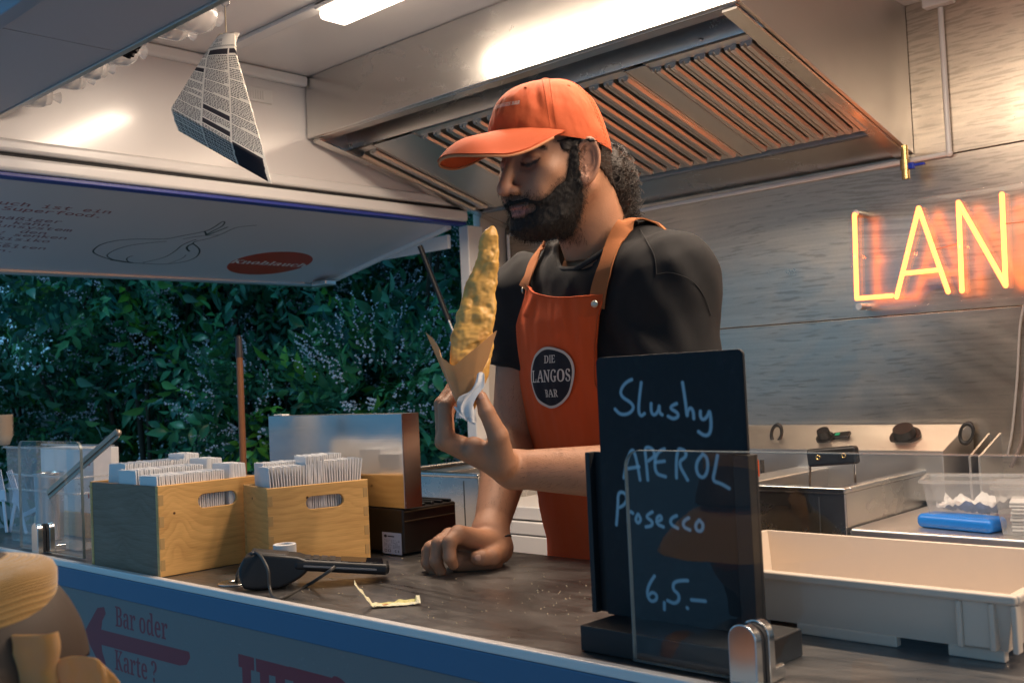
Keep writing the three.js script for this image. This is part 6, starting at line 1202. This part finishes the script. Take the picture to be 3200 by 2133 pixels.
// ---- beard, hair
const inHead = (g) => g.applyMatrix4(HEAD);
const strands = (base, n, len, wd, dirFn, jit) => { // short hairs rooted on a surface
  const p = base.attributes.position, nr = base.attributes.normal, pos = [];
  for (let i = 0; i < n; i++) { const k = Math.floor(rnd() * p.count), a = V().fromBufferAttribute(p, k), q = V().fromBufferAttribute(nr, k), d = dirFn(a, q).add(V(rr(-jit, jit), rr(-jit, jit), rr(-jit, jit))).normalize(), l = len * rr(0.5, 1.2), s = d.clone().cross(V(rr(-1, 1), rr(-1, 1), rr(-1, 1))).normalize().multiplyScalar(wd); const e = a.clone().addScaledVector(d, l), m = a.clone().addScaledVector(d, l * 0.5).addScaledVector(q, l * 0.12); pos.push(a.x - s.x, a.y - s.y, a.z - s.z, a.x + s.x, a.y + s.y, a.z + s.z, m.x, m.y, m.z, m.x - s.x * 0.6, m.y - s.y * 0.6, m.z - s.z * 0.6, m.x + s.x * 0.6, m.y + s.y * 0.6, m.z + s.z * 0.6, e.x, e.y, e.z); }
  return bufferOf(pos);
};
const hairMat = std({ color: lin(0.010, 0.0062, 0.0042), roughness: 0.75 });
{
  const thickB = (x, y, z) => Math.min(0.0006 + 0.2 * Math.max(0, -beardRegion(x, y, z)), 0.003 + 0.0085 * sstep(-0.06, -0.1, y) * sstep(0.0, 0.06, z)) + 0.0014 * N3(x * 140, y * 140, z * 140);
  const bf = (x, y, z) => Math.max(face(x, y, z) - thickB(x, y, z), beardRegion(x, y, z) + 0.004 + 0.004 * N3(x * 90, y * 90, z * 90));
  const bg = surfaceNet(bf, [-0.085, -0.14, -0.01], [0.085, 0.04, 0.125], 0.0032);
  const st = strands(bg, 8000, 0.0085, 0.00036, (a, q) => q.clone().multiplyScalar(0.45).add(V(0, -0.7, 0.25)), 0.35);
  const mg = merge([(() => { const g = bg.toNonIndexed(); return g; })(), st]); part('beard', inHead(mg), hairMat, man);
  // sparse hairs where the beard thins out on the cheek
  const cheekPts = (() => { const p = headGeo.attributes.position, nr = headGeo.attributes.normal, P = [], Nn = [], inv = new THREE.Matrix3().setFromMatrix4(HEADI); for (let i = 0; i < p.count; i++) { const a = V().fromBufferAttribute(p, i).applyMatrix4(HEADI), b = beardRegion(a.x, a.y, a.z); if (b < 0.011 && b > -0.008 && rnd() < 0.9 - clamp(b / 0.011) * 0.75) { const q = V().fromBufferAttribute(nr, i).applyMatrix3(inv); P.push(a.x, a.y, a.z); Nn.push(q.x, q.y, q.z); } } const g = new THREE.BufferGeometry(); g.setAttribute('position', new THREE.Float32BufferAttribute(P, 3)); g.setAttribute('normal', new THREE.Float32BufferAttribute(Nn, 3)); return g; })();
  part('stubble', inHead(strands(cheekPts, 5200, 0.006, 0.00026, (a, q) => q.clone().multiplyScalar(0.4).add(V(0, -0.8, -0.1)), 0.3)), hairMat, man);
  // hair under the cap
  const hf = (x, y, z) => Math.max(face(x, y, z) - 0.0035 - 0.0015 * N3(x * 120, y * 120, z * 120), hairRegion(x, y, z));
  const hgeo = surfaceNet(hf, [-0.095, -0.07, -0.125], [0.095, 0.085, 0.06], 0.004);
  const hs = strands(hgeo, 4200, 0.012, 0.0004, (a, q) => q.clone().multiplyScalar(0.3).add(V(0, -0.4, -0.7)), 0.3);
  // curly ponytail
  const curls = []; const core = ellip, cc = V(0.012, -0.030, -0.108);
  curls.push((() => { const g = surfaceNet((x, y, z) => smin(ellip(x, y, z, cc.x, cc.y, cc.z, 0.026, 0.048, 0.026), ellip(x, y, z, 0.014, -0.09, -0.108, 0.018, 0.035, 0.018), 0.03) + 0.006 * N3(x * 70, y * 70, z * 70), [-0.05, -0.16, -0.18], [0.07, 0.03, -0.07], 0.006); return g.toNonIndexed(); })());
  for (let i = 0; i < 520; i++) {
    const a = rnd() * 6.283, e = rr(-1, 1), k = Math.sqrt(1 - e * e) * 1.0, low = rnd() < 0.35, c0 = low ? V(0.014, -0.088, -0.112) : cc, R2 = low ? V(0.026, 0.045, 0.026) : V(0.033, 0.056, 0.034);
    const s0 = V(c0.x + R2.x * k * Math.cos(a), c0.y + R2.y * e, c0.z + R2.z * k * Math.sin(a)), L2 = rr(0.02, 0.06), rad = rr(0.003, 0.009), tw = rr(1.2, 2.6), ph = rnd() * 6.28, drift = V(Math.cos(a) * rr(0, 0.35), -1, Math.sin(a) * rr(0, 0.35)).normalize();
    const pts = []; for (let q = 0; q <= 8; q++) { const t = q / 8; pts.push(s0.clone().addScaledVector(drift, t * L2).add(V(Math.cos(ph + t * tw * 6.28) * rad, Math.sin(ph * 2 + t * tw * 4) * rad * 0.5, Math.sin(ph + t * tw * 6.28) * rad))); }
    const g = new THREE.TubeGeometry(new THREE.CatmullRomCurve3(pts), 12, rr(0.0003, 0.00062), 3); g.deleteAttribute('uv'); curls.push(g.toNonIndexed());
  }
  const all = merge([hgeo.toNonIndexed(), hs, ...curls].map((g) => { g.deleteAttribute('uv'); return g; }));
  part('hair', inHead(all), std({ color: lin(0.024, 0.015, 0.010), roughness: 0.62 }), man);
  // brows
  const brow = []; for (const s of [1, -1]) for (let i = 0; i < 320; i++) { const t = rnd(), X = mix(0.013, 0.056, t), y = 0.0275 + (X - 0.03) * 0.12 - (X > 0.045 ? (X - 0.045) * 0.8 : 0) + rr(-0.003, 0.003); let z = 0.11; while (face(s * X, y, z) > 0 && z > 0.03) z -= 0.001; const a = V(s * X, y, z), d = V(s * 0.8, 0.25, -0.15).add(V(rr(-0.2, 0.2), rr(-0.3, 0.3), 0.15)).normalize(), w = V(0, 0.0004, 0); const e = a.clone().addScaledVector(d, rr(0.005, 0.009)); brow.push(a.x, a.y - 0.0004, a.z, a.x, a.y + 0.0004, a.z, e.x, e.y, e.z + 0.001); }
  part('eyebrows', inHead(bufferOf(brow)), hairMat, man);
}
// ---- cap
{
  const capM = phy({ color: lin(0.53, 0.088, 0.020), roughness: 0.85, sheen: 0.3, sheenRoughness: 0.5, sheenColor: lin(0.6, 0.25, 0.12), bumpMap: weave, bumpScale: 0.0008 });
  const base = (a) => ({ y: 0.026 + 0.026 * Math.cos(a), rx: 0.0845, rz: Math.cos(a) > 0 ? 0.113 : 0.0965 });
  const crown = (a, t, o = 0) => { // t 0 hem .. 1 button
    const b = base(a), ph = t * Math.PI / 2, rho = Math.pow(Math.cos(ph), 0.72), y = mix(b.y, 0.134, Math.pow(Math.sin(ph), 1.05));
    let k = 1 + 0.02 * N3(Math.sin(a) * 2.1, t * 3, Math.cos(a) * 2.1) + 0.015 * N3(Math.sin(a) * 5, t * 6, Math.cos(a) * 5) + 0.006 * N3(Math.sin(a) * 12, t * 11, Math.cos(a) * 12);
    const crease = Math.exp(-Math.pow((a - 0.80 + 0.25 * (t - 0.5)) / 0.10, 2)) * sstep(0.15, 0.4, t) * (1 - sstep(0.75, 0.95, t)); k -= 0.045 * crease; k += 0.02 * Math.exp(-Math.pow((a - 1.05) / 0.12, 2)) * sstep(0.2, 0.5, t) * (1 - sstep(0.8, 1, t));
    const dent = Math.exp(-Math.pow((a - 2.3 + t) / 0.35, 2)) * Math.exp(-Math.pow((t - 0.25) / 0.10, 2)); k -= 0.022 * dent;
    const seam = (a2) => { const d = Math.atan2(Math.sin(a - a2), Math.cos(a - a2)); return Math.exp(-Math.pow(d * rho / 0.022, 2)); };
    let s = 0; for (let i = 0; i < 6; i++) s += seam(0.0 + i * Math.PI / 3 + Math.PI / 6 * 0); k -= 0.010 * Math.min(1, s) * (t < 0.97 ? 1 : 0);
    return V(Math.sin(a) * b.rx * rho * k + 0, y, Math.cos(a) * b.rz * rho * k + 0.004).multiplyScalar(1).add(V(Math.sin(a) * o, o * t, Math.cos(a) * o));
  };
  const g = sheet((u, v) => crown(u * 6.28318 - Math.PI, Math.min(v, 0.9999)), 216, 46, true);
  part('cap_crown', inHead(planar(thick(g, 0.0016))), capM, man);
  const btn = new THREE.SphereGeometry(0.0085, 18, 10); btn.scale(1, 0.5, 1); btn.translate(0, 0.1355, 0.004); part('cap_button', inHead(btn), capM, man);
  // stitches beside the near seams
  const st = []; for (const a0 of [Math.PI / 3, -Math.PI / 3, 2 * Math.PI / 3]) for (const o of [-0.045, 0.045]) for (let i = 0; i < 22; i++) { const t = 0.04 + i * 0.037; st.push(rod(crown(a0 + o / Math.max(0.35, Math.cos(t * 1.5)), t, 0.0018), crown(a0 + o / Math.max(0.35, Math.cos((t + 0.02) * 1.5)), t + 0.02, 0.0018), 0.0005, 0.0005, 4)); }
  part('stitching', inHead(merge(st)), std({ color: lin(0.45, 0.085, 0.025), roughness: 0.9 }), man);
  for (const [a, t] of [[0.52, 0.62], [1.57, 0.62]]) { const e = new THREE.TorusGeometry(0.0028, 0.0011, 6, 14); const p = crown(a, t, 0.0008), n = crown(a, t, 0.02).sub(p).normalize(); e.applyQuaternion(new THREE.Quaternion().setFromUnitVectors(V(0, 0, 1), n)); e.translate(p.x, p.y, p.z); part('eyelet', inHead(e), capM, man); }
  // peak
  const peak = (u, v) => { const q = u * 2 - 1, a = q * 1.22, b = crown(a, 0.03, 0.0015), ex = 0.086 * Math.sin(q * 1.5), ez = 0.10 + 0.115 * Math.pow(Math.max(0, Math.cos(q * 1.5)), 0.62) - 0.06 * Math.pow(Math.abs(q), 4), t = v; const x = mix(b.x, ex, t), z = mix(b.z, ez, t); const y = b.y + 0.002 - 0.12 * Math.max(0, z - b.z) - 5.8 * x * x * sstep(0, 1, t) * (1 - Math.pow(Math.abs(q), 4)) - 9 * Math.pow(Math.max(0, z - 0.17), 2); return V(x, y, z); };
  const pg = thick(sheet(peak, 60, 20, false), 0.0032);
  part('cap_peak', inHead(planar(pg)), capM, man);
  part('peak_piping', inHead(tube(Array.from({ length: 50 }, (_, i) => peak(0.01 + 0.98 * i / 49, 1).add(V(0, -0.0016, 0))), 0.0022, 140, 6)), std({ color: lin(0.52, 0.22, 0.10), roughness: 0.85 }), man);
  const sw = []; for (let j = 0; j < 4; j++) for (let i = 0; i < 60; i++) { const u0 = 0.08 + 0.84 * i / 60; sw.push(rod(peak(u0, 0.25 + j * 0.2).add(V(0, 0.0004, 0)), peak(u0 + 0.009, 0.25 + j * 0.2).add(V(0, 0.0004, 0)), 0.00045, 0.00045, 4)); }
  part('peak_stitching', inHead(merge(sw)), std({ color: lin(0.48, 0.095, 0.03), roughness: 0.9 }), man);
  // embroidered lettering that runs round the front of the cap
  const { FontLoader } = await import('three/addons/loaders/FontLoader.js');
  const font = await new FontLoader().loadAsync('fonts/droid/droid_sans_bold.typeface.json');
  const sg = new THREE.ShapeGeometry(font.generateShapes('DIE LANGOS BAR', 1), 3); sg.computeBoundingBox(); const bb = sg.boundingBox, p = sg.attributes.position, k = 0.0068;
  const mid = (bb.min.x + bb.max.x) / 2; const tt = (y) => 0.36 + y * 0.055;
  for (let i = 0; i < p.count; i++) { const a = (p.getX(i) - mid) * k / 0.104 + 0.16, q = crown(a, tt(p.getY(i)), 0.0028); p.setXYZ(i, q.x, q.y, q.z); }
  sg.computeVertexNormals(); part('cap_lettering', inHead(sg), std({ color: lin(0.62, 0.5, 0.42), roughness: 0.8 }), man);
}

// ================================================================ the fried bread, its paper and napkin
{
  const LB = [[705, 1530, 1545], [722, 1514, 1552], [745, 1501, 1558], [768, 1497, 1561], [800, 1492, 1563], [830, 1486, 1560], [860, 1470, 1556], [895, 1452, 1550], [930, 1441, 1549], [965, 1437, 1549], [985, 1422, 1548], [1010, 1424, 1546], [1060, 1409, 1544], [1110, 1404, 1537], [1160, 1412, 1530], [1210, 1424, 1512], [1250, 1436, 1495], [1285, 1450, 1478]];
  const at = (py) => { for (let i = 1; i < LB.length; i++) if (py <= LB[i][0]) { const a = LB[i - 1], b = LB[i], t = (py - a[0]) / (b[0] - a[0]); return [mix(a[1], b[1], t), mix(a[2], b[2], t)]; } return LB[LB.length - 1].slice(1); };
  const w = 1.618, bump = (x, y, s) => 0.75 * N3(x * 26, y * 34, s) + 0.45 * N3(x * 55, y * 75, s + 4) + 0.22 * N3(x * 120, y * 170, s + 9);
  const bl = Array.from({ length: 55 }, () => [rr(0.05, 0.95), rr(0.02, 0.98), rr(0.006, 0.017), rr(0.35, 0.8)]);
  const blister = (px2, v2, l2, r2) => { let s2 = 0; const uu = (px2 - l2) / Math.max(20, r2 - l2); for (const [bu, bv, br, bh] of bl) { const dx = (uu - bu) * (r2 - l2) * 0.00049, dy = (v2 - bv) * 0.285, q2 = 1 - (dx * dx + dy * dy) / (br * br); if (q2 > 0) s2 = Math.max(s2, Math.sqrt(q2) * br * 0.38 * bh); } return s2; };
  const cols = []; const view = V(Math.sin(43.25 * D), 0, Math.cos(43.25 * D));
  const g = sheet((u, v) => {
    const py = mix(705, 1285, v), [l, r] = at(py), a = u * 6.28318, e = 0.0; let c = Math.cos(a), s = Math.sin(a);
    const wob = 7 * N3(v * 13, c > 0 ? 2 : 9, 3) + 2.5 * N3(v * 40, c > 0 ? 2 : 9, 7);
    const px = (l + r) / 2 - (r - l) / 2 * Math.sign(c) * Math.pow(Math.abs(c), 0.85) + wob * Math.abs(c) * -Math.sign(c);
    const end = Math.sqrt(clamp(Math.min(v, 1 - v) * 18)), p = W(px, py, w + 0.012 * Math.sin(v * 5));
    const th = (0.004 + 0.005 * Math.pow(Math.abs(s), 0.6)) * end;
    const b = (0.0058 * bump(p.x - p.z, p.y, s > 0 ? 1 : 20) + (s > 0 ? blister(px, v, l, r) : 0)) * Math.pow(Math.abs(s), 0.7) * end;
    return p.addScaledVector(view, Math.sign(s) * (th * Math.pow(Math.abs(s), 0.4)) + (s > 0 ? 1 : -1) * b);
  }, 84, 190, true);
  const bread = part('fried_bread', (() => { const n = mergeVertices(g, 1e-5); n.computeVertexNormals(); return paint(n, (x, y, z) => { const k = 0.5 + 0.5 * N3((x - z) * 42, y * 34, 1), q = N3(x * 120, y * 120, z * 120), r = N3((x - z) * 25, y * 22, 30), br = clamp(clamp(0.40 - k + 0.45 * r + 0.22 * q, 0, 1) * 2.0); return [mix(0.78, 0.46, br), mix(0.43, 0.19, br), mix(0.10, 0.03, br)]; }); })(), phy({ vertexColors: true, roughness: 0.5, clearcoat: 0.25, clearcoatRoughness: 0.4 }), scene);
  tag(bread, 'long golden blistered fried flatbread held upright in a paper cone', 'flatbread');
  // paper cone
  const apex = W(1452, 1300, 1.606), tin = [[-3.0, 1035, 1330, 0.03], [-2.2, 1048, 1350, 0.025]];
  const kraft = phy({ color: lin(0.50, 0.285, 0.125), roughness: 0.7, transmission: 0.28, thickness: 0, ior: 1.4, bumpMap: smear, bumpScale: 0.0006 });
  // rim given round the cone: angle 0 faces the lens
  const rimPts = [[1330, 1038, 1.632], [1352, 1056, 1.622], [1372, 1086, 1.606], [1376, 1112, 1.596], [1396, 1128, 1.584], [1418, 1142, 1.578], [1455, 1112, 1.577], [1495, 1080, 1.58], [1530, 1050, 1.592], [1552, 1032, 1.608], [1546, 1046, 1.624], [1520, 1062, 1.640], [1480, 1066, 1.652], [1440, 1072, 1.655]].map((p) => W(...p));
  const rc = new THREE.CatmullRomCurve3(rimPts, false, 'catmullrom', 0.3);
  const botPts = [[1440, 1292, 1.612], [1438, 1294, 1.608], [1437, 1296, 1.602], [1440, 1298, 1.596], [1446, 1300, 1.592], [1452, 1302, 1.590], [1458, 1300, 1.590], [1464, 1296, 1.592], [1470, 1290, 1.596], [1475, 1286, 1.602], [1476, 1286, 1.610], [1470, 1288, 1.618], [1460, 1290, 1.622], [1450, 1292, 1.622]].map((p) => W(...p));
  const bc = new THREE.CatmullRomCurve3(botPts);
  const cone = sheet((u, v) => { const a = rc.getPoint(u), b = bc.getPoint(u), p = b.clone().lerp(a, v); const k = 0.0022 * N3(u * 9, v * 4, 2) * Math.sin(v * 3.14); return p.addScaledVector(view, k * (u < 0.65 ? 1 : -1)); }, 70, 26);
  tag(part('paper_cone', cone, kraft, scene), 'brown kraft paper cone wrapped round the bread bottom', 'paper cone');
  // napkin folded under the cone
  const np = []; for (let i = 0; i < 5; i++) { const o = i * 5, c = new THREE.CatmullRomCurve3([W(1502 - o * 0.3, 1168 + o * 2, 1.578 + i * 0.002), W(1496 - o, 1208 + o, 1.574 + i * 0.002), W(1470 - o, 1240, 1.572 + i * 0.002), W(1456 - o * 0.6, 1276, 1.570 + i * 0.0015), W(1466 - o * 1.4, 1308, 1.571 + i * 0.002)]); const n = 24; np.push(thick(sheet((u, v) => { const p = c.getPoint(v), wd = 0.010 + 0.008 * Math.sin(v * 2.4); return p.addScaledVector(V(0.728, 0, -0.685), (u - 0.45) * wd).add(V(0, 0.003 * Math.sin(u * 3.14), 0)).addScaledVector(view, 0.002 * Math.sin(u * 6 + v * 4)); }, 5, n), 0.0006)); }
  const cup = sheet((u, v) => { const a = W(mix(1418, 1452, u), mix(1272, 1312, u), 1.583), b = W(mix(1440, 1486, u), mix(1300, 1322, u), 1.574); return a.lerp(b, v).addScaledVector(view, 0.004 * Math.sin(v * 3.1)); }, 10, 10); np.push(thick(cup, 0.003));
  const c3 = sheet((u, v) => { const a = W(mix(1452, 1462, u), mix(1278, 1318, u), 1.576), b = W(mix(1478, 1490, u), mix(1262, 1318, u), 1.578); return a.lerp(b, v).addScaledVector(view, 0.005 * Math.sin(v * 3.1)); }, 10, 10); np.push(thick(c3, 0.003));
  tag(part('napkin', merge(np), napkinMat, scene), 'folded white napkin held under the paper cone in the hand', 'napkin');
}

// ================================================================ customer in a straw hat, mostly below the frame
{
  const top = W(-150, 1822, 0.84);
  const hx = top.x, hz = top.z, yTop = top.y + 0.012;                    // hat axis and crown top
  const straw = phy({ color: lin(0.92, 0.56, 0.20), roughness: 1, transmission: 0.5, thickness: 0, ior: 1.3, map: dataTex(256, 256, (u, v, i, j) => { const k = 0.82 + 0.14 * Math.sin(j * 0.8 + 2 * T(u, v, 4, 4)) + 0.1 * (rnd() - 0.5); return [k, k, k]; }, { size: 0.12, sizeY: 0.06 }), bumpMap: dataTex(128, 128, (u, v, i, j) => 0.5 + 0.3 * Math.sin(j * 0.8) + 0.3 * (rnd() - 0.5), { size: 0.12, sizeY: 0.06 }), bumpScale: 0.0012 });
  const ribbonM = phy({ color: lin(0.92, 0.50, 0.14), roughness: 1, transmission: 0.4, thickness: 0, ior: 1.3, bumpMap: weave, bumpScale: 0.0008 });
  const hat = thing('straw_hat', 'yellow straw sun hat with a knotted ribbon worn by the customer', 'hat', [hx, yTop, hz]);
  const lathe = (pts, seg) => { const g = new THREE.LatheGeometry(pts.map(([a, b]) => new THREE.Vector2(a, b)), seg); const p = g.attributes.position; for (let i = 0; i < p.count; i++) { const x = p.getX(i), y = p.getY(i), z = p.getZ(i), a = Math.atan2(z, x), k = 1 + 0.012 * Math.sin(a * 3 + y * 30) + 0.01 * N3(x * 18, y * 18, z * 18); p.setXYZ(i, x * k, y + 0.003 * N3(x * 25, 3, z * 25), z * k); } g.computeVertexNormals(); return g; };
  const uvLathe = (pts, seg) => { const g = lathe(pts, seg), uv = g.attributes.uv; for (let i = 0; i < uv.count; i++) uv.setXY(i, uv.getX(i) * 0.48, uv.getY(i) * 0.12); return g; };
  part('hat_crown', uvLathe([[0.0, 0.006], [0.04, 0.005], [0.066, 0.001], [0.0735, -0.003], [0.0765, -0.009], [0.0765, -0.018], [0.075, -0.04], [0.076, -0.06], [0.079, -0.092]], 72), straw, hat);
  part('hat_brim', uvLathe([[0.079, -0.092], [0.088, -0.096], [0.105, -0.104], [0.125, -0.12], [0.145, -0.142], [0.156, -0.16]], 80), straw, hat);
  const band = sheet((u, v) => { const a = u * 6.28318, r = 0.0778 + 0.0032 * v + 0.0016 * Math.sin(v * 14 + 2 * Math.sin(a * 2)); return V(Math.cos(a) * r, -0.052 - 0.036 * v + 0.002 * Math.sin(a * 2), Math.sin(a) * r); }, 90, 10);
  part('hat_ribbon', band, ribbonM, hat);
  // knot on the lens side: a wrapped band and two soft loops
  const kd = EYE.clone().sub(top).setY(0).normalize(), kr = V(kd.z, 0, -kd.x).multiplyScalar(-1), base = (s, y, o) => V(0, 0, 0).addScaledVector(kd.clone().multiplyScalar(0.60).addScaledVector(V(0.728, 0, -0.685), 0.80).normalize(), 0.082 + o).add(V(0.728, 0, -0.685).multiplyScalar(s)).setY(y);
  part('bow_knot', (() => { const g = sheet((u, v) => base((u - 0.5) * 0.030, mix(-0.046, -0.098, v), 0.010 + 0.010 * Math.sin(u * 3.14) + 0.002 * Math.sin(v * 9)), 10, 14); return thick(g, 0.004); })(), ribbonM, hat);
  for (const s of [-1, 1]) part('bow_loop', (() => { const g = sheet((u, v) => { const a = v * 6.28318; return base(s * (0.012 + 0.055 * u), -0.075 - 0.022 * u + Math.sin(a) * (0.006 + 0.018 * Math.sin(u * 2.6)) - 0.010 * u * u, 0.004 + 0.012 * Math.sin(u * 3.0) + Math.cos(a) * 0.007 + 0.002 * Math.sin(u * 16)); }, 22, 22); g.computeVertexNormals(); return g; })(), ribbonM, hat);
  // the wearer
  const w = thing('person', 'customer in a light blue top and straw hat standing before the counter', 'person', [hx, 0, hz]);
  const hy = yTop - 0.115, sh = hy - 0.20;
  const head = (x, y, z) => { let d = ellip(x, y, z, 0, hy + 0.02, 0, 0.074, 0.098, 0.092); d = smin(d, ellip(x, y, z, 0, hy - 0.045, -0.03, 0.056, 0.07, 0.06), 0.03); d = smin(d, caps(x, y, z, P0(0, hy - 0.005, -0.085), P0(0, hy - 0.035, -0.112), 0.007, 0.011), 0.012); d = smax(d, -ellip(Math.abs(x), y, z, 0.03, hy + 0.004, -0.10, 0.018, 0.011, 0.02), 0.012); d = smin(d, ellip(Math.abs(x), y, z, 0.03, hy + 0.003, -0.074, 0.014, 0.012, 0.014), 0.004); d = smin(d, ellip(x, y, z, 0, hy - 0.066, -0.088, 0.022, 0.008, 0.01), 0.006); for (const s of [-1, 1]) d = smin(d, ellip(x, y, z, s * 0.077, hy, 0.008, 0.01, 0.03, 0.018), 0.006); d = smin(d, caps(x, y, z, P0(0, hy - 0.06, 0.02), P0(0, sh - 0.01, 0.03), 0.046, 0.05), 0.03); return d; };
  const aR = [P0(0.17, sh - 0.05, 0.03), P0(0.20, sh - 0.33, 0.05), P0(0.19, sh - 0.56, -0.04)], fingers = (x, y, z, s) => { let d = caps(x, y, z, P0(s * 0.19, sh - 0.57, -0.045), P0(s * 0.19, sh - 0.63, -0.06), 0.022, 0.024); for (let i = 0; i < 4; i++) d = smin(d, caps(x, y, z, P0(s * 0.19, sh - 0.65, -0.085 + i * 0.018), P0(s * 0.182, sh - 0.71 - 0.01 * (i % 3), -0.082 + i * 0.017), 0.0095, 0.008), 0.006); d = smin(d, caps(x, y, z, P0(s * 0.19, sh - 0.60, -0.085), P0(s * 0.183, sh - 0.65, -0.108), 0.011, 0.009), 0.01); return d; };
  const arms = (x, y, z) => { let d = 1; for (const s of [-1, 1]) { const X = x * s; d = Math.min(d, smin(smin(caps(X, y, z, aR[0], aR[1], 0.042, 0.034), caps(X, y, z, aR[1], aR[2], 0.034, 0.024), 0.02), fingers(X, y, z, 1), 0.02)); } return d; };
  const bd = merge([paint(surfaceNet(head, [-0.1, sh - 0.03, -0.13], [0.1, hy + 0.125, 0.11], 0.005), skinPaint), paint(surfaceNet(arms, [-0.25, sh - 0.75, -0.14], [0.25, sh + 0.02, 0.1], 0.007), skinPaint)]);
  part('body', bd, skin, w);
  const hair = (x, y, z) => Math.max(head(x, y, z) - 0.012, -(z + 0.02) - (y > hy + 0.03 ? 0.1 : 0), sh + 0.04 - y); part('hair', surfaceNet(hair, [-0.11, sh - 0.02, -0.12], [0.11, hy + 0.14, 0.13], 0.007), std({ color: lin(0.05, 0.03, 0.018), roughness: 0.6 }), w);
  const dress = (x, y, z) => { const t = clamp((sh - y) / (sh - 0.35)), rx = mix(0.15, 0.20, t) - 0.03 * Math.exp(-Math.pow((t - 0.35) / 0.15, 2)), rz = mix(0.085, 0.17, t); let d = (Math.hypot(x / rx, (z - 0.02) / rz) - 1) * Math.min(rx, rz) + 0.006 * Math.sin(Math.atan2(z, x) * 11) * t; d = Math.max(d, y - sh + 0.02, 0.34 - y); for (const s of [-1, 1]) d = smin(d, Math.max(caps(x * s, y, z, P0(0.05, sh - 0.02, 0.03), P0(0.175, sh - 0.1, 0.03), 0.05, 0.056), (sh - 0.16) - y), 0.03); return Math.max(d, -(caps(x, y, z, P0(0, sh - 0.05, 0.02), P0(0, sh + 0.1, 0.02), 0.055, 0.06))); };
  part('dress', surfaceNet(dress, [-0.27, 0.32, -0.24], [0.27, sh + 0.06, 0.26], 0.012), std({ color: lin(0.2, 0.3, 0.42), roughness: 0.9 }), w);
  for (const s of [-1, 1]) { const lg = (x, y, z) => Math.min(caps(x, y, z, P0(s * 0.075, 0.40, 0.02), P0(s * 0.075, 0.1, 0.03), 0.045, 0.032), 1); part('leg', paint(surfaceNet(lg, [s * 0.075 - 0.06, 0.04, -0.05], [s * 0.075 + 0.06, 0.46, 0.1], 0.01), skinPaint), skin, w); const shoe = (x, y, z) => Math.max(smin(ellip(x, y, z, s * 0.075, 0.045, -0.03, 0.042, 0.045, 0.12), ellip(x, y, z, s * 0.075, 0.06, 0.035, 0.042, 0.06, 0.05), 0.03), 0.001 - y); part('shoe', surfaceNet(shoe, [s * 0.075 - 0.06, -0.01, -0.17], [s * 0.075 + 0.06, 0.14, 0.11], 0.01), M.paper, w); }
}

renderer.render(scene, camera);
